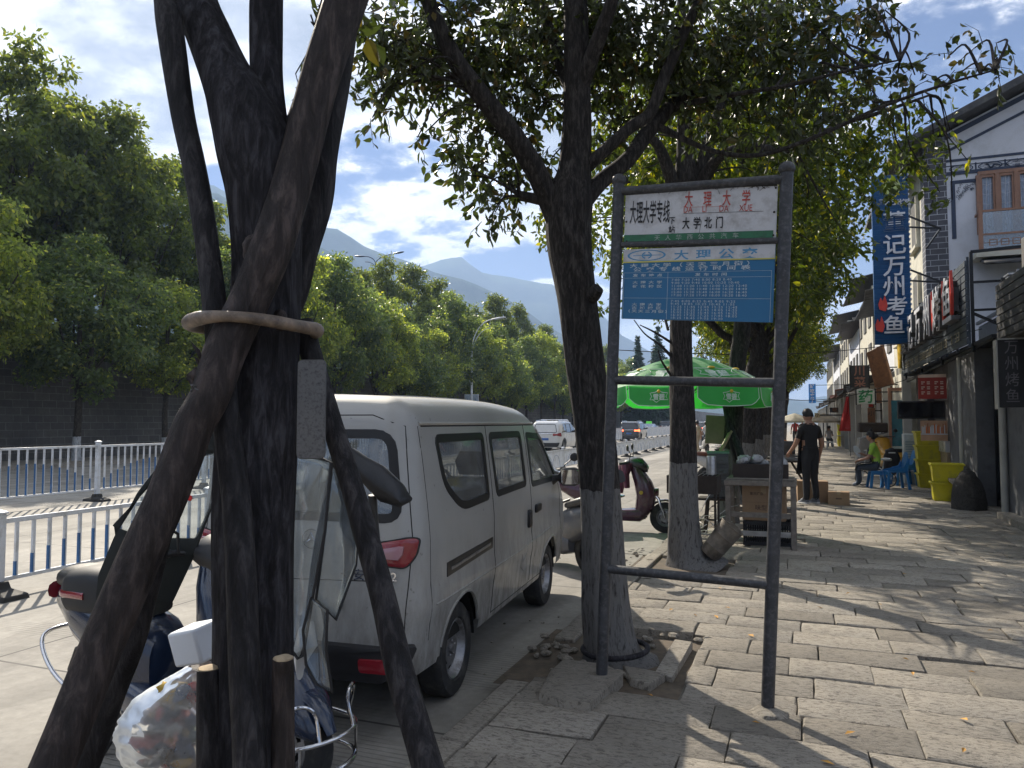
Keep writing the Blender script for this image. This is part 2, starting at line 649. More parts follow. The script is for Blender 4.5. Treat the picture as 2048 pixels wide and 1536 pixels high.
m_joint = M('joint_dirt', (0.10, 0.09, 0.075), 0.95, bs=0.6, bscale=40)
m_soil = M('soil', (0.09, 0.07, 0.05), 0.95, var=0.5, vs=12, bs=0.9, bscale=30)
m_earth = M('earth', (0.16, 0.15, 0.12), 0.95, var=0.4, vs=0.05)
mb = MB()
mb.quad((-2500, -1500, -0.2), (3000, -1500, -0.2), (3000, 6000, -0.2), (-2500, 6000, -0.2))
struct(mb.build('ground', m_earth))
mb = MB()
mb.quad((-25.0, -12, -0.12), (-1.62, -12, -0.12), (-1.62, 420, -0.12), (-25.0, 420, -0.12))
struct(mb.build('road', m_road))
TREE_Y = [1.42, 4.78, 8.10, 11.6, 14.9, 18.3, 21.7, 25.2, 28.6, 32.0, 35.5, 39, 42.6, 46, 49.5, 53]
TREE_X = -1.13
def in_pit(x, y, k=0.0):
 for i, ty in enumerate(TREE_Y[:8]):
  if i == 1:
   if -1.72 - k < x < -0.66 + k and 4.22 - k < y < 5.32 + k:
    return True
  elif abs(x + 1.17) < 0.45 + k and abs(y - ty) < 0.43 + k:
   return True
 return False
mb = MB()
mb.box(-0.66, 3.3, -8, 64, -0.3, -0.03, 1)
mb.box(-1.5, -.661, -8, 64, -0.3, -0.055, 1)
rs = random.Random(11)
y = -2.0
while y < 64:
 dy = rs.uniform(0.27, 0.36) if y < 30 else rs.uniform(0.5, 0.7)
 x = -1.50 + rs.uniform(-0.4, 0)
 while x < 3.28:
  dx = rs.uniform(0.42, 0.66) if y < 30 else rs.uniform(0.8, 1.2)
  xa, xb = max(x, -1.49), min(x + dx, 3.3)
  for i, ty in enumerate(TREE_Y[:8]):
   lo_, hi_, re_ = (ty - .56, ty + .54, -.66) if i == 1 else (ty - .43, ty + .43, -.72)
   if y + dy > lo_ + .08 and y < hi_ - .08:
    xa = max(xa, re_)
  cx, cy_ = (xa + xb) / 2, y + dy / 2
  if xb - xa > 0.06:
   g = rs.uniform(0.002, 0.006)
   ya, yb = y + g, y + dy - g
   xa2, xb2 = xa + g, xb - g
   zt = rs.uniform(-0.006, 0.006)
   if rs.random() < 0.1:
    zt += rs.uniform(-0.016, 0.010)
   tx, ty_ = rs.uniform(-0.012, 0.012), rs.uniform(-0.014, 0.014)
   b = 0.007
   nx_, ny_ = (4, 2) if y < 14 else (1, 1)
   rim = [(xa2 + (xb2 - xa2) * k / nx_, ya) for k in range(nx_)] + [(xb2, ya + (yb - ya) * k / ny_) for k in range(ny_)] + \
     [(xb2 - (xb2 - xa2) * k / nx_, yb) for k in range(nx_)] + [(xa2, yb - (yb - ya) * k / ny_) for k in range(ny_)]
   n_ = len(rim)
   mid, top, low = [], [], []
   for (px, py) in rim:
    qx, qy = px + rs.uniform(-.004, .004), py + rs.uniform(-.0045, .0045)
    z_ = zt + (px - cx) * tx + (py - cy_) * ty_
    e = b * rs.uniform(.6, 2.2)
    top.append((qx + (e if px < cx - .01 else -e) * (abs(px - cx) > (xb2 - xa2) * .49), qy + (e if py < cy_ else -e) * (abs(py - cy_) > (yb - ya) * .49), z_ + rs.uniform(-.001, .001)))
    mid.append((qx, qy, z_ - .006 * rs.uniform(.5, 1.6)))
    low.append((px, py, -.08))
   vs = top + mid + low
   fs = [tuple(range(n_))]
   for k in (0, n_):
    for i in range(n_):
     j = (i + 1) % n_
     fs.append((k + i, k + n_ + i, k + n_ + j, k + j))
   mb.add(vs, fs, 0, False)
  x += dx
 y += dy
def shard(pts, z, th=0.09, tilt=(0, 0)):
 n = len(pts)
 cx = sum(p[0] for p in pts) / n
 cy_ = sum(p[1] for p in pts) / n
 up = [(px, py, z + (px - cx) * tilt[0] + (py - cy_) * tilt[1]) for px, py in pts]
 inn = [(cx + (px - cx) * .95, cy_ + (py - cy_) * .95, q + .006) for (px, py, q) in up]
 dn = [(px, py, q - th) for px, py, q in up]
 vs = inn + up + dn
 fs = [tuple(range(n))]
 for k in (0, n):
  for i in range(n):
   j = (i + 1) % n
   fs.append((k + i, k + n + i, k + n + j, k + j))
 mb.add(vs, fs, 0, False)
def gp(*pp):
 return [tuple(gnd(a, b)[:2]) for a, b in pp]
shard(gp((1128, 1325), (1210, 1338), (1246, 1360), (1228, 1380), (1180, 1425), (1120, 1415), (1078, 1400), (1100, 1352)), 0.035, 0.10, (0.03, -0.02))
shard(gp((1245, 1335), (1300, 1345), (1330, 1352), (1300, 1372), (1262, 1362)), 0.01, 0.1)
shard(gp((1350, 1285), (1385, 1290), (1345, 1355), (1310, 1345)), 0.01, 0.12, (0, 0.03))
shard(gp((1040, 1372), (1070, 1345), (1105, 1350), (1085, 1380), (1052, 1395)), -0.04, 0.08, (0.1, 0.1))
sidewalk = struct(mb.build('sidewalk', [m_slab, m_joint]))
mb = MB()
mb.box(-1.5, 9, 64.0, 420, -0.3, -0.004)
struct(mb.build('sidewalk_far', m_slab))
mb = MB()
y = -3.0
rs = random.Random(3)
while y < 300:
 L = 0.9 if y < 40 else 6
 broken = 4.3 < y + L / 2 < 5.4
 z = -0.002 + rs.uniform(-0.006, 0.004) - (0.06 if broken else 0)
 dxx = rs.uniform(-0.01, 0.01) - (0.05 if broken else 0)
 mb.cbox((-1.575 + dxx, y + L / 2, z - 0.12), (0.15, L - 0.012, 0.24), (0, 0.09 if broken else 0, rs.uniform(-0.006, 0.006)))
 y += L
struct(mb.build('kerb', m_slab, bevel=0.012))
mb = MB()
mb.box(-28.6, -25.0, -20, 420, -0.3, 0.02)
struct(mb.build('far_pavement', m_slab))
mb = MB()
for ty in TREE_Y[:8]:
 mb.quad((-1.72, ty - 0.62, -0.05), (-0.6, ty - 0.62, -0.05), (-0.6, ty + 0.62, -0.05), (-1.72, ty + 0.62, -0.05))
o = mb.build('tree_pit_soil', m_soil, loc=(0, 0, 0.018))
o['kind'] = 'structure'
mb = MB()
rs = random.Random(5)
spots = [(1160, 1290, 60, 26), (1300, 1290, 45, 20), (1130, 1310, 45, 20), (1080, 1390, 20, 12), (1290, 1120, 30, 12), (1230, 1100, 30, 8), (1250, 1350, 20, 8)]
for (px, py, wx_, n) in spots:
 for _ in range(n):
  p = gnd(px + rs.gauss(0, wx_), py + rs.gauss(0, 14), -0.02)
  r = rs.uniform(0.008, 0.035)
  k = rs.uniform(0, 50)
  mb.ell((p.x, p.y, p.z + r * .3), (r * rs.uniform(.8, 1.6), r * rs.uniform(.8, 1.4), r * .7), 6, 4, None,
    lambda d: 1 + .35 * noise.noise(d * 2 + Vector((k, k, k))))
for _ in range(90):
 p = gnd(rs.uniform(880, 1500), rs.uniform(1080, 1400), -0.11)
 if p.x > -1.7:
  continue
 r = rs.uniform(0.004, 0.014)
 mb.ell((p.x, p.y, -0.116), (r, r * 1.3, r * .6), 5, 3)
mb.smooth = False
o = mb.build('rubble', m_slab)
o['kind'] = 'stuff'
m_dead = M('dead_leaf', (0.42, 0.22, 0.04), 0.7, var=0.5, vs=9)
mb = MB()
rs = random.Random(15)
litter = [(1502, 1271), (1512, 1445), (1342, 1219), (1390, 1230), (1655, 1525), (1812, 1318), (1826, 1347), (1285, 1280), (1345, 1280), (1300, 1390), (1455, 1215), (1640, 1215)]
for _ in range(16):
 litter.append((rs.uniform(1250, 2040), rs.uniform(1010, 1500)))
for (px, py) in litter:
 p = gnd(px, py, 0.012)
 if p.x < -1.5 or in_pit(p.x, p.y):
  continue
 a, L = rs.uniform(0, 6.28), rs.uniform(0.018, 0.035)
 u, w = Vector((math.cos(a), math.sin(a), rs.uniform(-.2, .3))), Vector((-math.sin(a), math.cos(a), rs.uniform(.2, .6)))
 mb.add([p - u * L, p + w * L * .5, p + u * L, p - w * L * .4 + Vector((0, 0, .01))], [(0, 1, 2), (0, 2, 3)], 0, False)
o = mb.build('leaf_litter', m_dead)
o['kind'] = 'stuff'
tg = thing('drain_grate', 'concrete drain cover with two rows of round holes in the road by the kerb', 'drain cover', gnd(1272, 1103, -0.12))
mb = MB()
mb.box(-.3, .3, -.22, .22, 0.001, 0.006)
mb.build('cover', m_road, tg)
mb = MB()
for i in range(4):
 for j in range(2):
  mb.lathe([(0, .008), (.028, .008), (.028, .004)], (-.19 + i * .13, -.07 + j * .14, 0), 'Z', 12)
mb.build('hole', M('hole_black', (0.01, 0.01, 0.01), 0.95), tg)
# MOUNTAINS
def mountain_mat():
 m, nt, b = newmat('mountain_forest')
 c = ramp(nt, noise_node(nt, coords(nt), 0.012, 9, 0.65), [(0.35, (0.03, 0.055, 0.04)), (0.65, (0.085, 0.11, 0.07))])
 nt.links.new(c, b.inputs['Base Color'])
 b.inputs['Roughness'].default_value = 1
 b.inputs['Specular IOR Level'].default_value = 0
 return m
m_mtn = mountain_mat()
def ridge(name, pts, depth, back, seed):
 """pts: skyline (px,py) at a given distance; the flank falls towards us and away behind"""
 xs = [p[0] for p in pts]
 ys = [p[1] for p in pts]
 n = 150
 rows = 27
 mb = MB()
 vs, fs = [], []
 for i in range(n):
  px = xs[0] + (xs[-1] - xs[0]) * i / (n - 1)
  py = float(np.interp(px, xs, ys))
  top = at(px, py, depth)
  rad = Vector((top.x, top.y, 0)).normalized()
  for j in range(rows):
   t = j / (rows - 1) * 2 - 1
   off = t * (depth * 0.34 if t < 0 else back)
   h = (top.z) * (1 - abs(t) ** 0.85)
   q = Vector((top.x, top.y, 0)) + rad * off
   nn = noise.fractal(Vector((q.x, q.y, seed * 50)) * (6.0 / depth), 1.0, 2.1, 6)
   env = min(1, abs(t) * 4)
   h += nn * depth * 0.035 * env * (1 - abs(t)) + noise.noise(Vector((q.x, q.y, 3)) * (40.0 / depth)) * depth * 0.0022
   vs.append((q.x, q.y, max(h, -2) if abs(t) < 1 else -2))
 for i in range(n - 1):
  for j in range(rows - 1):
   fs.append((i * rows + j, (i + 1) * rows + j, (i + 1) * rows + j + 1, i * rows + j + 1))
 mb.add(vs, fs)
 return struct(mb.build(name, m_mtn, sharp=180))
ridge('mountains', [(-2600, 520), (-1200, 450), (-500, 400), (0, 380), (300, 365), (430, 372), (540, 430), (640, 452), (675, 458), (740, 500), (800, 516), (880, 548), (930, 560), (1000, 590), (1100, 655), (1180, 700), (1260, 760), (1500, 830)], 1500, 900, 1)
ridge('mountains_near', [(-2600, 700), (-900, 560), (0, 440), (300, 400), (430, 385), (520, 430), (640, 492), (690, 520), (740, 555), (900, 640), (1000, 700), (1120, 790), (1200, 840)], 1050, 400, 2)
ridge('mountains_far', [(500, 600), (760, 560), (880, 520), (920, 512), (960, 545), (1000, 552), (1060, 564), (1105, 568), (1150, 600), (1210, 632), (1240, 668), (1330, 720), (1420, 770), (1600, 800), (2300, 815), (3500, 760)], 2400, 900, 3)
# RETAINING WALL AND BANK ACROSS THE ROAD
def brickmat(name, c1, c2, mortar, bw, bh, ms=0.01, rot=(R(90), 0, R(90)), rough=0.85, bstr=0.5, offs=0.5):
 m, nt, b = newmat(name)
 br = N(nt, 'ShaderNodeTexBrick')
 br.offset = offs
 br.inputs['Scale'].default_value = 1
 br.inputs['Brick Width'].default_value = bw
 br.inputs['Row Height'].default_value = bh
 br.inputs['Mortar Size'].default_value = ms
 br.inputs['Mortar Smooth'].default_value = 0.2
 br.inputs['Color1'].default_value = tuple(c1) + (1,)
 br.inputs['Color2'].default_value = tuple(c2) + (1,)
 br.inputs['Mortar'].default_value = tuple(mortar) + (1,)
 s = N(nt, 'ShaderNodeSeparateXYZ')
 nt.links.new(coords(nt), s.inputs[0])
 cb = N(nt, 'ShaderNodeCombineXYZ')
 ax = {'X': 1, 'Y': 0}
 nt.links.new(s.outputs[ax[rot] if isinstance(rot, str) else 1], cb.inputs[0])
 nt.links.new(s.outputs[2], cb.inputs[1])
 nt.links.new(cb.outputs[0], br.inputs['Vector'])
 nz = noise_node(nt, coords(nt), 6, 8, 0.7)
 big = noise_node(nt, coords(nt), 0.5, 5, 0.6)
 c = mixn(nt, 0.5, br.outputs['Color'], ramp(nt, nz, [(0.3, 0.55), (0.7, 1.25)]), 'MULTIPLY')
 c = mixn(nt, ramp(nt, big, [(0.45, 0), (0.7, 0.6)]), c, tuple(x * 0.5 for x in c1))
 nt.links.new(c, b.inputs['Base Color'])
 b.inputs['Roughness'].default_value = rough
 h = mathn(nt, 'SUBTRACT', mathn(nt, 'MULTIPLY', nz, 0.4), br.outputs['Fac'])
 bump(nt, b, h, bstr, 0.015)
 return m
m_wallstone = brickmat('retaining_stone', (0.12, 0.115, 0.11), (0.17, 0.16, 0.15), (0.27, 0.26, 0.25), 0.62, 0.3, 0.014, 'X')
mb = MB()
prof = [(-28.6, -0.2), (-29.1, 4.9), (-29.6, 4.95), (-29.6, -0.2)]
vs = [(x, yy, z) for yy in (-25, 420) for x, z in prof]
mb.add(vs, [(0, 4, 5, 1), (1, 5, 6, 2), (2, 6, 7, 3), (0, 1, 2, 3), (7, 6, 5, 4)], 0, False)
tag(mb.build('retaining_wall', m_wallstone), 'long dark stone block retaining wall across the road behind the street trees', 'wall')
m_bank = M('bank_soil', (0.06, 0.065, 0.035), 0.95, var=0.5, vs=0.8, bs=0.8, bscale=6)
mb = MB()
vs, fs = [], []
nx, ny = 14, 60
for i in range(nx):
 for j in range(ny):
  x = -29.5 - i * 3.2
  yy = -25 + j * 7.5
  vs.append((x, yy, 4.75 + i * 0.22 + noise.noise(Vector((x, yy, 0)) * .2) * .5 * (i > 0)))
for i in range(nx - 1):
 for j in range(ny - 1):
  fs.append((i * ny + j, i * ny + j + 1, (i + 1) * ny + j + 1, (i + 1) * ny + j))
mb.add(vs, fs)
struct(mb.build('bank_terrain', m_bank))
# FOLIAGE
def leaf_cloud(P, D, L, W, big=True, droop=0.25):
 """P base points, D leaf directions (unit). returns verts, quads"""
 n = len(P)
 rnd = rng.normal(size=(n, 3))
 S = np.cross(D, rnd)
 S /= np.linalg.norm(S, axis=1, keepdims=True) + 1e-9
 Nn = np.cross(S, D)
 L = L[:, None]
 W = W[:, None]
 if big:
  f = 0.18
  a = P
  r1 = P + D * L * 0.30 + S * W * 0.5 + Nn * W * f
  r2 = P + D * L * 0.68 + S * W * 0.36 + Nn * W * f * .6
  t = P + D * L - Nn * L * droop * .4
  l2 = P + D * L * 0.68 - S * W * 0.36 + Nn * W * f * .6
  l1 = P + D * L * 0.30 - S * W * 0.5 + Nn * W * f
  V = np.stack([a, r1, r2, t, l2, l1], 1).reshape(-1, 3)
  b = (np.arange(n) * 6)[:, None]
  F = np.concatenate([b + np.array([[0, 1, 2, 3]]), b + np.array([[0, 3, 4, 5]])], 1).reshape(-1, 4)
 else:
  a = P
  r1 = P + D * L * 0.45 + S * W * 0.5
  t = P + D * L
  l1 = P + D * L * 0.45 - S * W * 0.5
  V = np.stack([a, r1, t, l1], 1).reshape(-1, 3)
  F = (np.arange(n) * 4)[:, None] + np.array([[0, 1, 2, 3]])
 return V, F
def blob_leaves(blobs, L, W, per, big=True, spray=6, down=0.55, step=None):
 """blobs: list (centre, radius). leaves sit on short drooping twigs inside each blob"""
 Vs, Fs, off = [], [], 0
 twigs = []
 for (c, r) in blobs:
  nt_ = max(2, int(per * (r / 0.3) ** 2 / spray))
  c = np.array(c)
  u = rng.normal(size=(nt_, 3))
  u /= np.linalg.norm(u, axis=1, keepdims=True)
  rad = r * rng.random((nt_, 1)) ** 0.45
  s = c + u * rad * np.array([1, 1, 0.8])
  d = u * 0.8 + rng.normal(size=(nt_, 3)) * 0.6 + np.array([0, 0, -down])
  d /= np.linalg.norm(d, axis=1, keepdims=True)
  st = step or L * 0.42
  for k in range(spray):
   p = s + d * st * k
   dd = d * 0.7 + rng.normal(size=(nt_, 3)) * 0.75 + np.array([0, 0, -down * 1.1])
   dd /= np.linalg.norm(dd, axis=1, keepdims=True)
   LL = L * rng.uniform(0.65, 1.2, nt_)
   V, F = leaf_cloud(p, dd, LL, LL * (W / L) * rng.uniform(0.8, 1.2, nt_), big)
   Vs.append(V)
   Fs.append(F + off)
   off += len(V)
  if big:
   for q in range(min(nt_, 14)):
    twigs.append((s[q] - d[q] * 0.02, s[q] + d[q] * st * spray))
 return np.concatenate(Vs), np.concatenate(Fs), twigs
def smooth_path(pts, k=5):
 """Catmull-Rom through (x,y,z,r) tuples"""
 P = [np.array(p, float) for p in pts]
 P = [2 * P[0] - P[1]] + P + [2 * P[-1] - P[-2]]
 out = []
 for i in range(1, len(P) - 2):
  for j in range(k):
   t = j / k
   a, b, c, d = P[i - 1], P[i], P[i + 1], P[i + 2]
   out.append(0.5 * ((2 * b) + (-a + c) * t + (2 * a - 5 * b + 4 * c - d) * t * t + (-a + 3 * b - 3 * c + d) * t ** 3))
 out.append(P[-2])
 return out
def bark_tube(mb, pts, n=22, k=8, amp=0.06, seed=0, freq=9, m=None):
 """limb with ridged bark relief; pts (x,y,z,r)"""
 sp = smooth_path(pts, k)
 base = len(mb.v)
 cpts = [Vector(p[:3]) for p in sp]
 mb.tube(cpts, [max(0.004, p[3]) for p in sp], n, True, m)
 for i, p in enumerate(sp):
  c = mb.T @ cpts[i]
  for j in range(n):
   q = Vector(mb.v[base + i * n + j])
   d = q - c
   an = 2 * math.pi * j / n
   v = noise.noise(Vector((math.cos(an) * freq * .35, math.sin(an) * freq * .35, c.z * 1.1 + c.x + seed)))
   v2 = noise.noise(Vector((math.cos(an) * freq * 1.3, math.sin(an) * freq * 1.3, c.z * 3 + seed)))
   s = 1 + amp * (v * 1.4 + v2 * 0.7)
   q = c + d * s
   mb.v[base + i * n + j] = tuple(q)
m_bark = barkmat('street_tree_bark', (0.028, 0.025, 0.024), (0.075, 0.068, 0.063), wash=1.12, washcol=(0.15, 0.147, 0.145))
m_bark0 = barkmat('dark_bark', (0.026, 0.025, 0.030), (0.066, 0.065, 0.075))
m_barkfar = barkmat('far_bark', (0.06, 0.05, 0.04), (0.13, 0.11, 0.09), wash=1.1, washcol=(0.5, 0.52, 0.54), vscale=0.6)
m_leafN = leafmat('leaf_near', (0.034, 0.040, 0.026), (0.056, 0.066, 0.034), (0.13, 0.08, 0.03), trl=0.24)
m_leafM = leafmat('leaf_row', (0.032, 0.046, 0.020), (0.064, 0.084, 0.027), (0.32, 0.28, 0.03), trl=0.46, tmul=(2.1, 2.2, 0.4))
m_leafF = leafmat('leaf_far', (0.085, 0.11, 0.06), (0.235, 0.26, 0.10), (0.66, 0.58, 0.14), trl=0.55, tmul=(1.8, 2.0, 0.7))  # bright yellow share is painted in as sunlit highlights on the crowns
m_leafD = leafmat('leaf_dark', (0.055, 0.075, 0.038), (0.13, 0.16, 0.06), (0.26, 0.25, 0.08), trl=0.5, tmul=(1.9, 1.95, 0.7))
m_needle = leafmat('needle', (0.02, 0.045, 0.03), (0.035, 0.07, 0.045), (0.05, 0.08, 0.05), trl=0.1)
def twig_tubes(mb, limbpts, blobs, tw, rad=0.012, n=5):
 LP = np.array([p[:3] for p in limbpts])
 for (c, r) in blobs:
  c = np.array(c)
  dd = np.linalg.norm(LP - c, axis=1) + np.maximum(0, LP[:, 2] - c[2]) * .5
  i = int(np.argmin(dd))
  a = LP[i]
  mid = (a + c) / 2 + rng.normal(size=3) * 0.12 * np.linalg.norm(a - c) + np.array([0, 0, .08])
  k = np.linalg.norm(a - c)
  pts = smooth_path([(*a, rad * (0.8 + .5 * k)), (*mid, rad * .6 * (0.8 + .4 * k)), (*c, rad * .35)], 4)
  mb.tube([p[:3] for p in pts], [p[3] for p in pts], n, False)
 for a, b in tw:
  m_ = (a + b) / 2 + rng.normal(size=3) * .02
  mb.tube([a, m_, b], [.003, .0022, .001], 3, False)
def hand_tree(name, label, base, limbs, blobs, L, W, per, bark, leafm, group, dens_tw=True, spray=6, seg=26):
 """limbs: list of point lists (x,y,z,r) in world space"""
 t = thing(name, label, 'tree', base, 0, group)
 mb = MB(Matrix.Translation(-Vector(base)))
 lp = []
 for i, l in enumerate(limbs):
  bark_tube(mb, l, seg if i == 0 else 16, 9 if i == 0 else 6, 0.07 if i == 0 else 0.06, i * 7)
  sp = smooth_path(l, 4)
  lp += [p for p in sp if i > 0 or p[2] > 2.3]
 V, F, tw = blob_leaves(blobs, L, W, per, True, spray)
 twig_tubes(mb, lp, blobs, tw if dens_tw else [])
 mb.build('trunk', bark, t)
 npmesh('crown', V - np.array(base), F, leafm, t)
 return t
def pxl(lst):
 """(px,py,depth,radius_px) -> limb point"""
 out = []
 for (a, b, d, w) in lst:
  p = at(a, b, d)
  out.append((p.x, p.y, p.z, w / FPX * d / 2))
 return out
def pb(lst):
 return [(tuple(at(a, b, d)), r) for (a, b, d, r) in lst]
# second street tree (behind the bus sign)
Z2 = 4.95
limbs2 = [
 pxl([(1232, 1345, Z2, 190), (1222, 1300, Z2, 112), (1210, 1200, Z2, 92), (1204, 1050, Z2, 80), (1192, 900, Z2, 78), (1172, 740, Z2, 78),
   (1155, 600, Z2, 80), (1138, 480, Z2, 92), (1140, 400, Z2, 92), (1150, 330, Z2, 66), (1155, 200, Z2, 56), (1152, 60, Z2, 50), (1150, -120, Z2, 40), (1170, -330, Z2, 26), (1190, -520, Z2, 12)]),
 pxl([(1125, 450, Z2, 60), (1098, 400, Z2 - .03, 46), (1068, 335, Z2 - .08, 44), (1015, 255, Z2 - .15, 42), (962, 190, Z2 - .2, 40), (905, 110, Z2 - .25, 36), (860, 10, Z2 - .3, 32), (825, -110, Z2 - .35, 26), (770, -300, Z2 - .3, 14)]),
 pxl([(1150, 420, Z2, 46), (1200, 365, Z2 + .05, 34), (1255, 320, Z2 + .15, 32), (1298, 262, Z2 + .25, 32), (1345, 212, Z2 + .35, 30), (1400, 172, Z2 + .45, 24), (1450, 140, Z2 + .6, 16), (1520, 60, Z2 + .8, 8)]),
 pxl([(1160, 345, Z2, 30), (1200, 310, Z2 - .05, 26), (1260, 255, Z2 - .05, 24), (1300, 225, Z2, 24), (1330, 150, Z2, 24), (1370, 60, Z2, 22), (1430, -60, Z2, 16), (1500, -200, Z2, 9)]),
 pxl([(1158, 190, Z2, 34), (1185, 110, Z2 - .1, 32), (1215, 30, Z2 - .2, 28), (1250, -80, Z2 - .3, 20), (1300, -240, Z2 - .5, 10)]),
 pxl([(1150, 200, Z2, 30), (1115, 110, Z2 + .2, 26), (1085, 20, Z2 + .4, 22), (1050, -100, Z2 + .6, 12)]),
 pxl([(1100, 405, Z2 - .02, 22), (1062, 396, Z2 - .05, 21), (1040, 392, Z2 - .06, 20)]),
 pxl([(1165, 610, Z2, 30), (1185, 590, Z2 - .1, 32), (1196, 576, Z2 - .14, 26)]),
 pxl([(1310, 250, Z2 + .25, 16), (1420, 300, Z2 + .1, 10), (1520, 310, Z2 - .1, 9), (1640, 270, Z2 - .3, 8), (1760, 215, Z2 - .4, 7), (1880, 172, Z2 - .45, 6), (1990, 140, Z2 - .5, 3)]),
 pxl([(1345, 212, Z2 + .35, 14), (1460, 190, Z2, 10), (1580, 170, Z2 - .2, 8), (1700, 140, Z2 - .3, 6), (1800, 120, Z2 - .3, 3)]),
]
blobs2 = pb([
 (735, 20, 4.7, .20), (780, 70, 4.6, .24), (745, 110, 4.7, .14), (800, 150, 4.6, .22), (745, 190, 4.6, .10), (770, 215, 4.6, .08), (745, 235, 4.55, .05), (840, 60, 5.0, .28), (850, 130, 4.9, .22), (855, 195, 4.8, .13),
 (835, 275, 4.7, .05), (850, 265, 4.7, .07), (910, 50, 5.0, .34), (930, 140, 5.0, .26), (940, 205, 4.9, .18), (985, 60, 5.1, .34), (1000, 150, 5.1, .26), (1010, 210, 5.0, .18),
 (920, 250, 4.9, .10), (905, 320, 4.8, .09), (935, 300, 4.85, .14), (975, 290, 4.9, .15), (930, 350, 4.85, .13), (965, 380, 4.9, .13), (1000, 345, 4.9, .13), (1020, 395, 4.9, .11), (990, 425, 4.9, .10), (975, 445, 4.9, .06), (1030, 430, 4.9, .05),
 (1040, 300, 5.0, .14), (1060, 240, 5.1, .22), (1080, 150, 5.2, .3), (1085, 60, 5.2, .36), (1100, 320, 5.3, .12), (1090, 380, 5.3, .10), (1150, 100, 5.4, .34), (1160, 0, 5.4, .4), (1190, 190, 5.5, .26), (1215, 240, 5.5, .2), (1210, 90, 5.2, .32),
 (1265, 40, 5.1, .36), (1280, 150, 5.3, .28), (1235, 300, 5.6, .14), (1345, 60, 5.1, .36), (1360, 160, 5.3, .24), (1420, 70, 5.1, .34), (1430, 190, 5.1, .2), (1400, 240, 5.4, .18), (1490, 70, 5.2, .34), (1500, 160, 5.2, .26), (1500, 250, 5.2, .18),
 (1560, 60, 5.2, .32), (1570, 150, 5.1, .24), (1590, 240, 5.0, .16), (1560, 300, 5.1, .13), (1640, 60, 5.1, .26), (1650, 140, 5.0, .18), (1660, 210, 4.9, .13), (1640, 270, 4.9, .12), (1710, 30, 5.0, .2), (1770, 20, 5.0, .13), (1715, 110, 5.0, .10),
 (1720, 170, 4.8, .10), (1760, 145, 4.8, .07), (1745, 200, 4.8, .08), (1790, 175, 4.8, .08), (1800, 120, 4.8, .05), (1830, 150, 4.7, .07), (1870, 160, 4.7, .06), (1900, 110, 4.7, .06), (1915, 150, 4.7, .05), (1950, 95, 4.7, .06), (1960, 150, 4.7, .06), (1995, 85, 4.7, .06), (1990, 150, 4.6, .05), (1795, 45, 5.0, .06),
])
rr = random.Random(21)
cx2 = at(1180, 0, 5.0)
for _ in range(26):  # unseen upper crown clumps, added for the shade they cast on the pavement
 a, ra = rr.uniform(0, 6.28), 2.5 * math.sqrt(rr.random())
 h = rr.uniform(0.7, 3.4) * (1 - 0.25 * (ra / 2.5) ** 2)
 blobs2.append(((cx2.x + ra * math.cos(a), cx2.y + ra * math.sin(a), cx2.z + h), rr.uniform(.28, .42)))
G_ST = 'street trees along the pavement'
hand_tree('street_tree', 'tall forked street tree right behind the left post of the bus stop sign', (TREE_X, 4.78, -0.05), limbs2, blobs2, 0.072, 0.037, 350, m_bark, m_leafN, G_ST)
# third street tree
Z3 = 8.15
limbs3 = [
 pxl([(1382, 1142, Z3, 150), (1374, 1118, Z3, 84), (1368, 1060, Z3, 62), (1366, 940, Z3, 54), (1364, 800, Z3, 48), (1362, 650, Z3, 44), (1368, 480, Z3, 46), (1372, 380, Z3, 56), (1370, 300, Z3, 34), (1368, 200, Z3, 28), (1365, 60, Z3, 20), (1360, -60, Z3, 10)]),
 pxl([(1362, 430, Z3, 30), (1340, 350, Z3 - .1, 26), (1315, 290, Z3 - .2, 20), (1285, 265, Z3 - .3, 14), (1240, 200, Z3 - .5, 6)]),
 pxl([(1380, 410, Z3, 34), (1402, 340, Z3, 28), (1425, 260, Z3, 24), (1445, 200, Z3 + .1, 18), (1480, 100, Z3 + .2, 8)]),
 pxl([(1385, 405, Z3, 30), (1415, 345, Z3 - .1, 26), (1445, 310, Z3 - .3, 20), (1500, 293, Z3 - .5, 17), (1560, 300, Z3 - .7, 14), (1600, 288, Z3 - .8, 12), (1680, 250, Z3 - 1, 10), (1760, 225, Z3 - 1.1, 8), (1860, 190, Z3 - 1.2, 4)]),
 pxl([(1385, 520, Z3, 20), (1340, 650, Z3 + .5, 0.5), (1335, 655, Z3 + .5, 0.5)]),
 pxl([(1350, 720, Z3, 8), (1320, 690, Z3 - .1, 5), (1290, 668, Z3 - .2, 3), (1268, 640, Z3 - .3, 2)]),
 pxl([(1350, 690, Z3, 6), (1310, 665, Z3 - .1, 4), (1280, 650, Z3 - .2, 2)]),
 pxl([(1352, 765, Z3, 6), (1325, 725, Z3 - .2, 4), (1316, 700, Z3 - .3, 2)]),
]
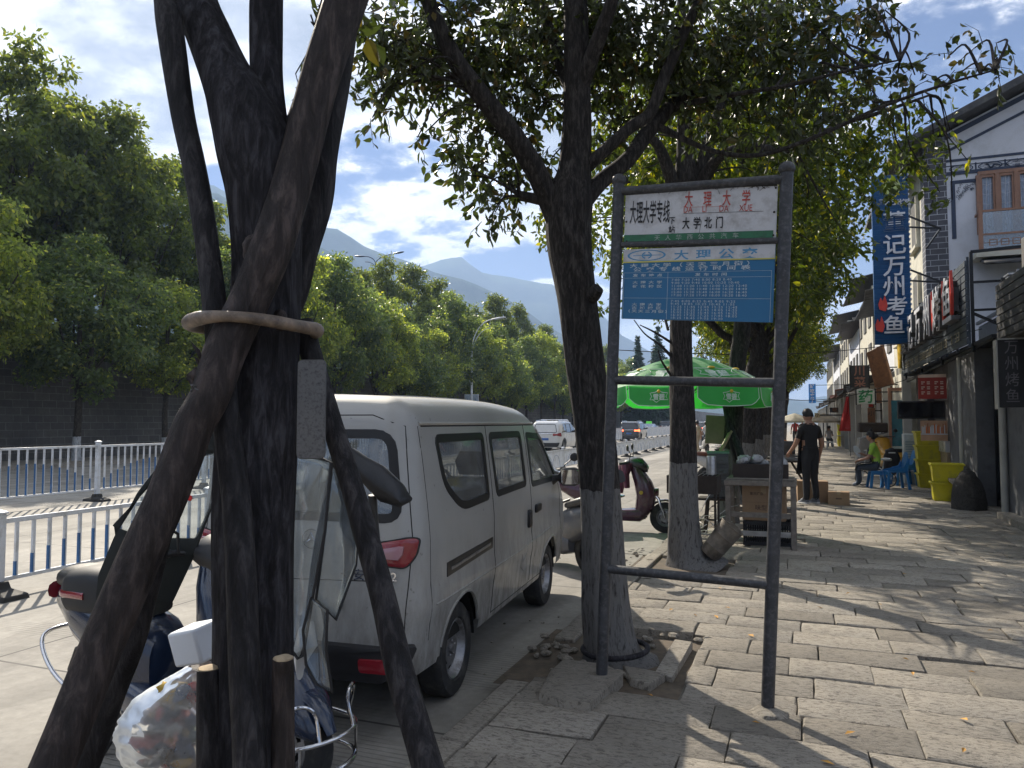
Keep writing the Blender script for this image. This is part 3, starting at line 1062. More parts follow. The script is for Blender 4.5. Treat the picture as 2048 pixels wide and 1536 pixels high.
blobs3 = pb([
 (1215, 330, 9, .28), (1235, 420, 9.2, .3), (1220, 520, 9.6, .28), (1215, 600, 9.8, .2), (1250, 340, 8.6, .35), (1290, 330, 8.4, .3), (1310, 400, 8.6, .3), (1265, 250, 8, .35), (1300, 200, 8, .35), (1345, 310, 8.7, .3),
 (1340, 230, 8.5, .4), (1400, 300, 8.8, .35), (1400, 200, 8.5, .45), (1460, 350, 8.7, .35), (1460, 270, 8.6, .4), (1470, 180, 8.5, .4), (1530, 360, 8.3, .4), (1540, 270, 8.2, .4), (1550, 190, 8.2, .4), (1600, 350, 8.0, .4),
 (1620, 260, 7.8, .35), (1640, 190, 7.8, .35), (1610, 440, 8.3, .4), (1680, 310, 7.6, .35), (1700, 240, 7.4, .3), (1690, 400, 7.8, .2), (1760, 290, 7.4, .28), (1820, 270, 7.2, .22), (1820, 330, 7.3, .2),
 (1870, 300, 7.2, .16), (1900, 260, 7.1, .12), (1900, 320, 7.2, .12), (1935, 320, 7.2, .09), (1780, 210, 7.2, .2), (1850, 215, 7.1, .13), (1880, 385, 7.2, .07), (1905, 400, 7.2, .06), (1610, 530, 8.4, .3), (1580, 600, 8.6, .3), (1650, 500, 8.2, .3), (1690, 470, 8, .2),
 (1230, 130, 8, .4), (1300, 100, 8.2, .45), (1400, 90, 8.3, .5), (1500, 90, 8.3, .5), (1600, 110, 8, .45), (1690, 150, 7.8, .35), (1270, 480, 9.2, .25), (1310, 470, 9, .25), (1590, 480, 9, .35), (1420, 380, 9.2, .35), (1500, 430, 9.4, .4),
])
cx3 = at(1400, 60, 8.2)
for _ in range(12):  # unseen top of the crown, kept sparse to shape the sun patches below
 a, ra = rr.uniform(0, 6.28), 2.3 * math.sqrt(rr.random())
 h = rr.uniform(0.2, 2.8)
 blobs3.append(((cx3.x + ra * math.cos(a), cx3.y + ra * math.sin(a), cx3.z + h), rr.uniform(.35, .5)))
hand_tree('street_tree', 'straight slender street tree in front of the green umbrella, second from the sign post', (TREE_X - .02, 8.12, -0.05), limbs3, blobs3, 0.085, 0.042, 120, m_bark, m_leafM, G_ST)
# first tree: big forked trunk right before the camera
Z1 = 1.78
limbs1 = [
 pxl([(508, 2000, Z1, 230), (508, 1800, Z1, 170), (508, 1536, Z1, 150), (508, 1300, Z1, 148), (508, 1100, Z1, 150), (511, 950, Z1, 152), (520, 800, Z1, 146), (530, 650, Z1, 136), (534, 520, Z1, 134), (530, 400, Z1, 146), (514, 300, Z1, 158), (485, 220, Z1, 136), (452, 150, Z1 + .02, 104), (418, 70, Z1 + .05, 92), (385, -10, Z1 + .08, 88), (345, -180, Z1 + .12, 80), (300, -420, Z1 + .2, 60)]),
 pxl([(545, 330, Z1 + .02, 90), (540, 240, Z1 + .03, 72), (533, 150, Z1 + .05, 66), (532, 60, Z1 + .07, 68), (534, -30, Z1 + .08, 68), (545, -200, Z1 + .1, 60), (560, -420, Z1 + .1, 44)]),
 pxl([(555, 420, Z1, 100), (575, 330, Z1 - .02, 85), (602, 250, Z1 + .04, 60), (636, 130, Z1 + .14, 50), (672, 0, Z1 + .2, 50), (720, -200, Z1 + .25, 42)]),
]
blobs1 = []
for _ in range(60):
 a, ra = rr.uniform(0, 6.28), 1.7 * math.sqrt(rr.random())
 blobs1.append(((-1.25 + ra * math.cos(a), 1.3 + ra * math.sin(a), rr.uniform(3.9, 5.6)), rr.uniform(.3, .42)))
blobs1 += pb([(630, 50, 2.2, .025), (625, 95, 2.2, .03), (648, 15, 2.2, .03), (700, 30, 2.4, .03)])
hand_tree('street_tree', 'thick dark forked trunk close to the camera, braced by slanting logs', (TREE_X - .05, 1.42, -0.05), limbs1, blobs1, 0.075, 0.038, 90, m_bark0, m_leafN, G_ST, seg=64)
# generic crowns
def crown_blobs(seed, rx, rz, zc, n, rb, flat=0.0):
 r_ = random.Random(seed)
 out = []
 for _ in range(n):
  while True:
   d = Vector((r_.uniform(-1, 1), r_.uniform(-1, 1), r_.uniform(-1, 1)))
   if 0.25 < d.length < 1:
    break
  d = d.normalized() * (d.length ** 0.4)
  lump = 0.86 + 0.5 * noise.noise(d * 2.1 + Vector((seed, 0, 0)))
  z = zc + d.z * rz * lump * (0.75 if d.z < 0 else 1)
  k = 1 - 0.62 * max(0, d.z) ** 1.3
  out.append(((d.x * rx * lump * k, d.y * rx * lump * k, z), rb * r_.uniform(.7, 1.25)))
 return out
def gen_tree(name, label, seed, rx, rz, zc, nb, rb, L, per, bark, leafm, group, rt=0.14, fork=2.6, spray=4, lean=0.0):
 t = thing(name, label, 'tree', (0, 0, 0), 0, group)
 r_ = random.Random(seed * 3 + 1)
 mb = MB()
 lp = []
 trunk = [(0, 0, -.3, rt * 1.7), (0, 0, 0.05, rt * 1.25), (lean * .3, 0, 1.0, rt), (lean * .6, 0.04, fork * .8, rt * .85), (lean, 0, fork, rt * .85), (lean * 1.2, 0, zc, rt * .5), (lean * 1.3, 0.1, zc + rz * .75, rt * .15)]
 bark_tube(mb, trunk, 14, 5, .06, seed)
 lp += smooth_path(trunk, 3)[12:]
 for i in range(6):
  a = i * 1.05 + r_.uniform(-.4, .4)
  z0 = fork + r_.uniform(-.3, .7)
  e = rx * r_.uniform(.5, .8)
  l = [(lean, 0, z0, rt * .5), (math.cos(a) * e * .4, math.sin(a) * e * .4, z0 + rz * .25, rt * .38), (math.cos(a) * e, math.sin(a) * e, zc + rz * r_.uniform(0, .4), rt * .15)]
  bark_tube(mb, l, 8, 4, .05, i)
  lp += smooth_path(l, 4)
 blobs = crown_blobs(seed, rx, rz, zc, nb, rb)
 V, F, tw = blob_leaves(blobs, L, L * .5, per, False, spray)
 twig_tubes(mb, lp, blobs[::3], [], 0.012, 4)
 mb.build('trunk', bark, t)
 npmesh('crown', V, F, leafm, t)
 return t
row = []
rowlab = ['street tree behind the tripod of props, trunk against the stall', 'street tree with whitewashed foot, right of the leaning props', 'street tree at the back of the roast stall, left of the man in black']
for v in range(3):
 row.append(gen_tree('street_tree', rowlab[v], 40 + v, 2.5, 2.0, 5.2, 75, .5, 0.12, 110, m_bark, m_leafM, G_ST, rt=.14, fork=3.0, lean=.3))
for v, t in enumerate(row):
 t.location = (TREE_X + .1, TREE_Y[3 + v], 0)
 t.rotation_euler.z = (v - 1) * .5
for i, ty in enumerate(TREE_Y[6:]):
 dup(row[i % 3], (TREE_X + random.uniform(-.12, .12), ty, 0), random.uniform(-.7, .7), 'street tree farther down the pavement row, merged into one dark canopy', (1.0, 1.0, random.uniform(.95, 1.1)))
# trees across the road
G_FR = 'trees in front of the stone wall across the road'
fr = []
m_leafB = leafmat('leaf_blue_green', (0.06, 0.085, 0.058), (0.14, 0.175, 0.09), (0.48, 0.44, 0.12), trl=0.5, tmul=(1.7, 1.9, 0.8))
for v in range(4):
 fr.append(gen_tree('wall_tree', '', 60 + v, 2.75 + .15 * v, 4.1, 6.5 + .2 * v, 88, .60, 0.21, 84, m_barkfar, (m_leafF, m_leafB)[v % 2], G_FR, rt=.15, fork=3.3))
y0, k = 21.4, 0
ys = [21.4 + 4.35 * i for i in range(-5, 34)]
for i, yy in enumerate(ys):
 lab = 'leafy round-crowned tree in the row before the stone retaining wall across the road'
 if i == 5:
  lab = 'far left tree before the stone wall, thin trunk with whitewashed foot'
 elif i == 6:
  lab = 'tree before the stone wall just left of the log props, bright crown edge'
 j = i % 4
 s = random.uniform(.86, 1.08) * (0.94 if i < 7 else 1.02)
 loc = (-26.6 + random.uniform(-.25, .25), yy + random.uniform(-.4, .4) * (i not in (5, 6)), 0.02)
 if i < 4:
  fr[i].location = loc
  fr[i]['label'] = lab
  fr[i].rotation_euler.z = i
 else:
  dup(fr[j], loc, random.uniform(0, 6.28), lab, (s, s, s * random.uniform(.82, 1.12)))
# taller ragged trees on the bank above the wall
G_BK = 'tall trees on the bank above the wall'
bk = []
for v in range(3):
 bk.append(gen_tree('bank_tree', 'tall dark ragged tree on the bank above the retaining wall', 80 + v, 3.1, 4.5, 7.0, 62, .62, 0.27, 62, m_barkfar, m_leafD, G_BK, rt=.2, fork=2.8))
spots = []
for px, py_top, X in [(-60, 180, -32), (45, 105, -32), (120, 190, -33), (205, 215, -32), (170, 260, -36), (260, 310, -33), (330, 320, -35), (395, 420, -34), (440, 470, -33), (520, 480, -35), (600, 500, -35), (640, 520, -33), (710, 540, -34), (770, 525, -33),
      (820, 530, -34), (880, 560, -34), (900, 590, -36), (990, 590, -33), (1035, 610, -35), (955, 620, -38), (1090, 650, -36), (1130, 690, -36), (1180, 690, -38), (1215, 690, -36)]:
 rayv = ray(px, 845)
 tt = X / rayv.x
 yy = rayv.y * tt
 top = onx(px, py_top, X).z
 spots.append((X, yy, top))
for i, (X, yy, top) in enumerate(spots):
 s = max(.45, (top - 4.8) / 11.2)
 sx = min(1.15, max(.62, s))
 if i < 3:
  t = bk[i]
  t.location = (X, yy, 4.7)
  t.scale = (sx, sx, s)
 else:
  t = dup(bk[i % 3], (X, yy, 4.7), random.uniform(0, 6.28), None, (sx, sx, s))
 if i == 1:
  t['label'] = 'tallest dark tree at the upper left, a narrow ragged spire of leaves'
 if i in (17, 18):
  t['label'] = 'pointed dark tree crown behind the white curved street lamp'
# conifers far down the road
def conifer(label, base, H, rad):
 t = thing('conifer', label, 'tree', base, 0, 'dark conifers at the end of the road')
 mb = MB()
 mb.tube([(0, 0, 0), (0, 0, H)], [H * .014, .02], 8)
 mb.build('trunk', m_barkfar, t)
 P, D = [], []
 r_ = np.random.default_rng(int(H * 10))
 z = H * .12
 while z < H:
  k = (1 - z / H)
  n = int(6 + 9 * k)
  for j in range(n):
   a = r_.uniform(0, 6.28)
   Lb = rad * k * r_.uniform(.6, 1.15) + .15
   m_ = max(5, int(Lb * 14))
   for q in range(m_):
    s = q / m_
    c = np.array([math.cos(a) * Lb * s, math.sin(a) * Lb * s, z + Lb * (.12 * s - .34 * s * s)])
    for _ in range(3):
     P.append(c + r_.normal(size=3) * .06)
     d = np.array([math.cos(a), math.sin(a), -.3]) * .6 + r_.normal(size=3) * .6
     D.append(d / np.linalg.norm(d))
  z += H * .028
 P, D = np.array(P), np.array(D)
 V, F = leaf_cloud(P, D, np.full(len(P), .42), np.full(len(P), .14), False)
 npmesh('crown', V, F, m_needle, t)
pc = at(1318, 845, 120)
conifer('tall layered dark conifer seen between the sign board and the umbrella', (pc.x, pc.y, 0), (845 - 652) / FPX * 120 + 1.5, 4.6)
pc = at(1277, 845, 120)
conifer('smaller pointed conifer left of the taller one, above the umbrella', (pc.x, pc.y, 0), (845 - 672) / FPX * 120 + 1.5, 3.0)
t = thing('root_hoop', 'dark hoop lying round the swollen foot of the forked tree', 'hoop', (TREE_X, 4.78, 0.06))
mb = MB()
mb.tube([(.205 * math.cos(a), .20 * math.sin(a), .012 * math.sin(a + 1)) for a in [2 * math.pi * k / 40 for k in range(40)]], .017, 10, False, None, None, True)
mb.build('hoop', m_bark0, t)
# LOG PROPS ROUND THE FIRST TREE
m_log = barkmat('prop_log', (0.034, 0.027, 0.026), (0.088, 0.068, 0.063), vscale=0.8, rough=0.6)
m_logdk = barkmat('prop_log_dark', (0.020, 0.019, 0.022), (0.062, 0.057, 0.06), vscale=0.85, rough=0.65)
m_cut = M('sawn_wood', (0.42, 0.33, 0.22), 0.9, var=0.4, vs=30, bs=.4)
G_LG = 'log props lashed round the near tree'
def log(label, pts, mat=None, seed=0, amp=0.05, knots=(), n=26):
 p0 = Vector(at(*pts[-1][:3]))
 t = thing('prop_log', label, 'log', p0, 0, G_LG)
 mb = MB(Matrix.Translation(-p0))
 L = pxl(pts)
 bark_tube(mb, L, n, 12, amp, seed, 6)
 for (a, b, d, r) in knots:
  c = at(a, b, d)
  mb.ell(tuple(c), (r, r * .8, r * 1.4), 12, 8, None, lambda q: 1 + .25 * noise.noise(q * 3))
 mb.build('log', mat or m_log, t)
 return t
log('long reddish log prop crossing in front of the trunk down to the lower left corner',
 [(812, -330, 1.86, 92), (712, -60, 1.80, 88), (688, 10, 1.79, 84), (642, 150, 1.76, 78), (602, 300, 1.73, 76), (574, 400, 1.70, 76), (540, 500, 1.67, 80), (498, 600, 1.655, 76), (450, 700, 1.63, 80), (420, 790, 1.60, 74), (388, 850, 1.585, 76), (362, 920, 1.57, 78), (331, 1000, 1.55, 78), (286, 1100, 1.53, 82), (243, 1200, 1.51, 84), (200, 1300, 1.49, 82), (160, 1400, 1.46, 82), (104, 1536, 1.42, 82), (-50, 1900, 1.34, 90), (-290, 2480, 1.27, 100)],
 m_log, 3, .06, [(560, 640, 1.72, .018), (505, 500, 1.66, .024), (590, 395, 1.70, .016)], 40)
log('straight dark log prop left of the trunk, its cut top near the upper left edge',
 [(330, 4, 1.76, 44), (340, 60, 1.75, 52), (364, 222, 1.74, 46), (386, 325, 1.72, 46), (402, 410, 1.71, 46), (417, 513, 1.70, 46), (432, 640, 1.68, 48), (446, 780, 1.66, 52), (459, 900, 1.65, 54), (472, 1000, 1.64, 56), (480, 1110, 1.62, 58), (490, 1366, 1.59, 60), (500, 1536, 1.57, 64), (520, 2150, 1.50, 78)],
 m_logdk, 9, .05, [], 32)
log('log prop behind the trunk, seen right of it above the ring and low at left',
 [(702, -60, 2.02, 56), (690, 20, 2.0, 58), (670, 170, 1.98, 58), (648, 300, 1.96, 58), (638, 400, 1.95, 56), (609, 500, 1.93, 56), (584, 600, 1.92, 54), (535, 690, 1.88, 48), (460, 770, 1.80, 46), (405, 850, 1.75, 42), (362, 940, 1.72, 42), (334, 1020, 1.71, 42), (312, 1110, 1.71, 44), (288, 1200, 1.72, 46), (262, 1290, 1.73, 50), (222, 1390, 1.74, 52), (168, 1536, 1.75, 54), (40, 1830, 1.75, 56)],
 m_logdk, 15, .05)
log('dark log prop slanting down to the right of the trunk in front of the van',
 [(604, 645, 1.86, 44), (632, 740, 1.84, 42), (665, 850, 1.81, 42), (700, 960, 1.78, 44), (735, 1080, 1.75, 48), (768, 1200, 1.72, 50), (802, 1350, 1.68, 56), (856, 1536, 1.62, 60), (990, 2020, 1.5, 80)],
 m_logdk, 22, .05)
G_SK = 'short stakes at the foot of the near tree'
for (pts, lab, mt) in (([(418, 1338, 1.72, 46), (418, 1450, 1.71, 48), (420, 1980, 1.66, 50)], 'short stake with a pale sawn top left of the trunk foot', m_logdk),
      ([(566, 1318, 1.60, 42), (566, 1430, 1.60, 44), (562, 2150, 1.55, 46)], 'short brown square-sawn stake at the right edge of the trunk foot', m_log)):
 p0 = at(*pts[-1][:3])
 t = thing('stake', lab, 'stake', p0, 0, G_SK)
 mb = MB(Matrix.Translation(-p0))
 L = pxl(pts)
 bark_tube(mb, L, 14, 6, .04, 4)
 mb.build('stake_shaft', mt, t)
 mb = MB(Matrix.Translation(-p0))
 a = Vector(L[0][:3])
 mb.ell((a.x, a.y, a.z + .002), (L[0][3] * .95, L[0][3] * .95, .006), 14, 5, None, lambda q: 1 + .2 * noise.noise(q * 4))
 mb.build('sawn_top', m_cut, t)
rc = at(510, 655, 1.76)
t = thing('binding_ring', 'pale brown bent-wood hoop tied round the trunk and its log props', 'hoop', rc, 0)
m_ring = M('hoop_wood', (0.19, 0.145, 0.11), 0.5, var=0.6, vs=24, dirt=(0.04, 0.03, 0.028), dscale=20, bs=.4)
mb = MB()
f = Vector((-math.sin(YAW), math.cos(YAW), 0))
rgt = Vector((math.cos(YAW), math.sin(YAW), 0))
pts, rad = [], []
for i in range(48):
 a = 2 * math.pi * i / 48
 p = rgt * (.139 * math.cos(a)) + f * (.165 * math.sin(a)) + Vector((0, 0, -.004 * math.cos(a) + .003 * math.sin(3 * a)))
 pts.append(p)
 rad.append(.0148 + .0022 * math.sin(2 * a + 1) + .001 * math.sin(5 * a))
mb.tube(pts, rad, 14, False, None, None, True)
mb.build('hoop', m_ring, t)
m_wire = M('wire', (0.12, 0.12, 0.12), .45, .8)
wc = at(398, 778, 1.585)
t = thing('tie_wire', 'twisted tie wire and torn bark on the left side of the crossing log', 'wire', wc, 0)
mb = MB()
rs = random.Random(9)
for i in range(5):
 pts = [Vector((rs.uniform(-.012, .012), rs.uniform(-.02, .02), rs.uniform(-.012, .012))) + rgt * rs.uniform(-.01, .02) for _ in range(6)]
 mb.tube(smooth_path([(*p, 1) for p in pts], 4) and [Vector(q[:3]) for q in smooth_path([(*p, 1) for p in pts], 4)], .0017, 6)
mb.build('strands', m_wire, t)
mb = MB()
for i in range(16):
 a = at(400 - i * 3.6, 700 + i * 17, 1.60) - wc
 mb.add([a, a + rgt * rs.uniform(-.022, -.008) + Vector((0, 0, rs.uniform(-.02, .02))), a + rgt * .01 + Vector((0, 0, -.04))], [(0, 1, 2)], 0, False)
mb.build('torn_bark', m_log, t, solid=.003)
pc = at(623, 818, 1.70)
t = thing('metal_plate', 'grey speckled metal plate with rounded corners hung on the right side of the trunk', 'plate', pc, 0)
m_plate = M('galv_plate', (0.13, 0.128, 0.13), .42, .5, var=.2, vs=4, dirt=(0.03, 0.03, 0.03), dscale=150)
mb = MB()
def rpoly(pts, r, k=4):
 out = []
 n = len(pts)
 rr_ = r if hasattr(r, '__len__') else [r] * n
 for i in range(n):
  a, b, c = Vector(pts[i - 1]), Vector(pts[i]), Vector(pts[(i + 1) % n])
  da, dc = (a - b), (c - b)
  q = min(rr_[i], da.length * .48, dc.length * .48)
  p0, p1 = b + da.normalized() * q, b + dc.normalized() * q
  for j in range(k + 1):
   s = j / k
   out.append(tuple((p0 * (1 - s) ** 2 + b * 2 * s * (1 - s) + p1 * s * s)))
 return out
w, h = 56 / FPX * 1.70, 196 / FPX * 1.70
pp = rpoly([(-w / 2, -h / 2), (w / 2, -h / 2), (w / 2, h / 2), (-w / 2, h / 2)], .012)
mb.prism(pp, (0, 0, 0), rgt, (0, 0, 1), -f * .003)
mb.build('plate', m_plate, t, bevel=.001)
mb = MB()
mb.tube([rgt * a + Vector((0, 0, 1)) * b for a, b in pp], .0016, 6, False, None, None, True)
mb.build('rim', m_wire, t)
# BUS STOP SIGN
m_pole = M('weathered_pole', (0.05, 0.052, 0.058), .5, .35, var=.3, vs=8, dirt=(0.13, 0.13, 0.14), dscale=40, bs=.3, bscale=90)
m_panelw = M('sign_white', (0.56, 0.57, 0.60), .45, var=.06, vs=3, dirt=(0.30, 0.29, 0.29), dscale=9)
m_blk = M('lettering_black', (0.012, 0.012, 0.014), .5)
m_redl = M('lettering_red', (0.42, 0.06, 0.045), .6, var=.4, vs=40)
m_green = M('sign_green', (0.03, 0.16, 0.08), .5, var=.2, vs=6, dirt=(0.03, 0.05, 0.04), dscale=7)
m_pale = M('lettering_pale', (0.33, 0.38, 0.36), .6, var=.3, vs=60)
m_blue = M('sign_blue', (0.02, 0.14, 0.30), .42, var=.08, vs=3)
m_blue2 = M('lettering_blue', (0.08, 0.26, 0.46), .5, var=.2, vs=30)
m_yel = M('sign_yellow', (0.52, 0.50, 0.10), .5)
m_lett = M('lettering_white', (0.42, 0.50, 0.56), .5, var=.2, vs=50)
m_stain = M('rust_stain', (0.035, 0.03, 0.028), .8)
pL, pR = gnd(1203, 1362), gnd(1535, 1424)
sx = (pR - pL)
sgn = thing('bus_stop_sign', 'two-post bus stop sign with a white name board above a blue timetable', 'bus stop sign', (pL + pR) / 2, 0)
mid0 = (pL + pR) / 2
Tm = Matrix.Translation(-mid0)
tL, tR = at(1238, 366, 4.37), at(1574, 343, 3.91)
def lrp(a, b, t_):
 return a + (b - a) * t_
for (a, b) in ((pL, tL), (pR, tR)):
 mb = MB(Tm)
 mb.tube([a - Vector((0, 0, .05)), a, lrp(a, b, .5), b], .0335, 24)
 mb.build('post', m_pole, sgn)
 mb = MB(Tm)
 mb.ell(tuple(b + Vector((0, 0, .015))), (.043, .043, .04), 20, 12)
 mb.build('finial', m_pole, sgn)
def onpost(which, py):
 a, b = (pL, tL) if which == 'L' else (pR, tR)
 d = 4.37 if which == 'L' else 3.91
 lo_, hi_ = 0.0, 1.0
 for _ in range(40):
  m_ = (lo_ + hi_) / 2
  q = lrp(a, b, m_)
  yy = 768 - FPX * (((q.z - EYE) * math.cos(PITCH) - q.dot(Vector((-math.sin(YAW), math.cos(YAW), 0))) * math.sin(PITCH)) /
       (q.dot(Vector((-math.sin(YAW), math.cos(YAW), 0))) * math.cos(PITCH) + (q.z - EYE) * math.sin(PITCH)))
  if yy > py:
   lo_ = m_
  else:
   hi_ = m_
 return lrp(a, b, (lo_ + hi_) / 2)
for (ya, yb, r) in ((383, 358, .026), (490, 481, .018), (760, 766, .026), (1137, 1170, .026)):
 mb = MB(Tm)
 mb.tube([onpost('L', ya), onpost('R', yb)], r, 16)
 mb.build('crossbar', m_pole, sgn)
for a in (pL, pR):
 mb = MB(Tm)
 k = 3.3 if a is pL else 9.1
 mb.ell((a.x + .01, a.y - .02, .0), (.10, .10, .035), 14, 6, None, lambda d: 1 + .35 * noise.noise(d * 1.5 + Vector((k, 0, 0))))
 mb.smooth = False
 mb.build('concrete_foot', m_slab, sgn)
def board(name, l0, l1, r0, r1, inset=.0, th=.012, mats=None, parent=None):
 """quad board between the posts; rows given on left (top,bottom) and right (top,bottom)"""
 A, B = onpost('L', l0), onpost('L', l1)
 C, D = onpost('R', r0), onpost('R', r1)
 ux = (C - A).normalized()
 gapL, gapR = .045, .045
 A2, B2 = A + ux * gapL, B + ux * gapL
 C2, D2 = C - ux * gapR, D - ux * gapR
 W = (C2 - A2).length
 H = ((A2 - B2).length + (C2 - D2).length) / 2
 uy = ((A2 - B2).normalized() + (C2 - D2).normalized()).normalized()
 nrm = ux.cross(uy).normalized()
 if nrm.y > 0:
  nrm = -nrm
 return A2, B2, C2, D2, ux, uy, nrm, W, H
A, B, C, D, ux, uy, nr, W, H = board('n', 378, 488, 370, 478)
mb = MB(Tm)
th = nr * -.012
mb.add([B, D, C, A, B + th, D + th, C + th, A + th], [(0, 1, 2, 3), (7, 6, 5, 4), (4, 5, 1, 0), (5, 6, 2, 1), (6, 7, 3, 2), (7, 4, 0, 3)], 0, False)
LF = nr * .003
def bp(u, v):
 """board coordinates 0..1 from top-left"""
 return lrp(lrp(A, C, u), lrp(B, D, u), v) + LF
def strip(mb, u0, v0, u1, v1, m, lift=0.0):
 q = nr * lift
 mb.add([bp(u0, v1) + q, bp(u1, v1) + q, bp(u1, v0) + q, bp(u0, v0) + q], [(0, 1, 2, 3)], m, False)
def btext(mb, body, u, v, size, m, wx=1.0, thick=0.0, sp=1.0, lift=0.0):
 """lettering laid on the board: u,v board fractions of the baseline start"""
 tb_ = MB()
 tb_.text(body, (0, 0, 0), (1, 0, 0), (0, 0, 1), size, 0, wx=wx, thick=thick, spacing=sp)
 mb.add([bp(u + x / W, v - z / H) + nr * lift for x, _, z in tb_.v], tb_.f, m, False)
btext(mb, '大理大学专线', .035, .60, .135, 1, .30, .012)
btext(mb, '下', .312, .655, .045, 1, .85, .02)
btext(mb, '站', .312, .82, .045, 1, .85, .02)
for i, ch in enumerate('大理大学'):
 btext(mb, ch, .415 + i * .123, .33, .092, 2, .52, .01)
for ch, u in (('DA', .408), ('LI', .532), ('DA', .642), ('XUE', .77)):
 btext(mb, ch, u, .465, .052, 2, .72)
for i, ch in enumerate('大学北门'):
 btext(mb, ch, .404 + i * .073, .745, .07, 1, .62, .02)
strip(mb, .41, .475, .92, .482, 1)
strip(mb, .42, .365, .71, .370, 2)
strip(mb, .0, .84, .985, .975, 3)
for i, ch in enumerate('天人华西公共汽车'):
 btext(mb, ch, .215 + i * .074, .95, .033, 4, 1.1, .0, 1.0, .001)
rs = random.Random(4)
for i in range(70):
 u = rs.random() ** 1.3
 L_ = rs.uniform(.004, .04)
 a = bp(u, rs.uniform(0, .03)) + nr * .001
 mb.tube([a, a + ux * rs.uniform(-L_, L_) - uy * L_ * rs.uniform(.1, 1)], .0011, 4, False, 5)
for (u, v) in ((.012, .07), (.012, .60), (.985, .5), (.985, .93), (.02, .95), (.99, .05)):
 p = bp(u, v)
 mb.ell(tuple(p), (.006, .004, .006), 8, 5, 5)
mb.add([bp(.53, .62), bp(.533, .62), bp(.52, .86), bp(.518, .86)], [(0, 1, 2, 3)], 5, False)
strip(mb, 0, 0, 1, .018, 5, .0005)
nb = mb.build('name_board', [m_panelw, m_blk, m_redl, m_green, m_pale, m_stain], sgn)
nb['label'] = 'white stop name board with black and red characters'
A, B, C, D, ux, uy, nr, W, H = board('t', 500, 637, 487, 645)
LF = nr * .003
mb = MB(Tm)
th = nr * -.012
mb.add([B, D, C, A, B + th, D + th, C + th, A + th], [(0, 1, 2, 3), (7, 6, 5, 4), (4, 5, 1, 0), (5, 6, 2, 1), (6, 7, 3, 2), (7, 4, 0, 3)], 0, False)
strip(mb, 0, 0, 1, .185, 1)
strip(mb, 0, .178, 1, .196, 2, .0006)
def oval(mb, u, v, ru, rv, wd, m):
 c = bp(u, v) + nr * .001
 n = 40
 vs, fs = [], []
 for i in range(n):
  a = 2 * math.pi * i / n
  for k in (1, 1 - wd):
   vs.append(c + ux * W * ru * math.cos(a) * (k + .3 * (1 - k)) + uy * H * rv * math.sin(a) * k)
 for i in range(n):
  j = (i + 1) % n
  fs.append((2 * i, 2 * i + 1, 2 * j + 1, 2 * j))
 mb.add(vs, fs, m, False)
oval(mb, .165, .095, .135, .078, .16, 3)
strip(mb, .07, .09, .145, .099, 3, .001)
strip(mb, .19, .09, .265, .099, 3, .001)
oval(mb, .168, .095, .036, .05, .35, 3)
strip(mb, .158, .035, .178, .155, 1, .0015)
strip(mb, .145, .083, .195, .106, 3, .002)
for i, ch in enumerate('大理公交'):
 btext(mb, ch, .355 + i * .147, .158, .058, 3, 1.5, .02, 1.0, .001)
for i, ch in enumerate('大理大学（天天三月街）'):
 btext(mb, ch, .048 + i * .078, .262, .026, 4, 1.9, .02)
for i, ch in enumerate('公交专线运行时间表'):
 btext(mb, ch, .074 + i * .090, .318, .026, 4, 2.0, .02)
for (u0, v0, u1, v1) in ((.008, .338, .984, .3415), (.008, .415, .984, .4185), (.008, .700, .984, .7035), (.008, .338, .0105, .995), (.982, .338, .984, .995), (.318, .338, .3205, .995)):
 strip(mb, u0, v0, u1, v1, 4)
for s_, u, v in (('发车地点', .072, .395), ('大理大学', .072, .495), ('荷花校区', .072, .552), ('大理大学', .072, .81), ('古城校区', .072, .857), ('（天天三月街）', .025, .905)):
 for i, ch in enumerate(s_):
  btext(mb, ch, u + i * (.057 if len(s_) < 6 else .047), v, .0185, 4, 1.8, .02)
for i, ch in enumerate('发车时间'):
 btext(mb, ch, .50 + i * .057, .395, .0185, 4, 1.8, .02)
T1 = ['7:00 7:20 7:40 8:00 8:20 8:40', '9:00 9:20 9:40 10:00 10:20 10:40', '11:00 11:20 11:40 12:00 12:20 12:40', '13:00 13:20 13:40 14:00 14:20 14:40', '15:00 15:20 15:40 16:00 16:20 16:40', '17:00 17:20 17:40 18:00 18:20 18:40']
T2 = ['7:45 8:05 8:25 8:45 9:05 9:25', '9:45 10:05 10:25 10:45 11:05', '11:25 11:45 12:05 12:25 12:45', '13:05 13:25 13:45 14:05 14:25', '15:05 15:25 15:45 16:05 16:25', '16:45 17:05 17:25 17:45 18:05', '18:25 18:45 19:05 19:30']
for k, s_ in enumerate(T1):
 btext(mb, s_, .345, .462 + k * .0425, .0178, 4, 1.28, .012, 1.22)
for k, s_ in enumerate(T2):
 btext(mb, s_, .345, .755 + k * .0385, .0175, 4, 1.3, .012, 1.3)
tb = mb.build('timetable_board', [m_blue, m_panelw, m_yel, m_blue2, m_lett], sgn)
tb['label'] = 'blue timetable board with a white header and an oval emblem'
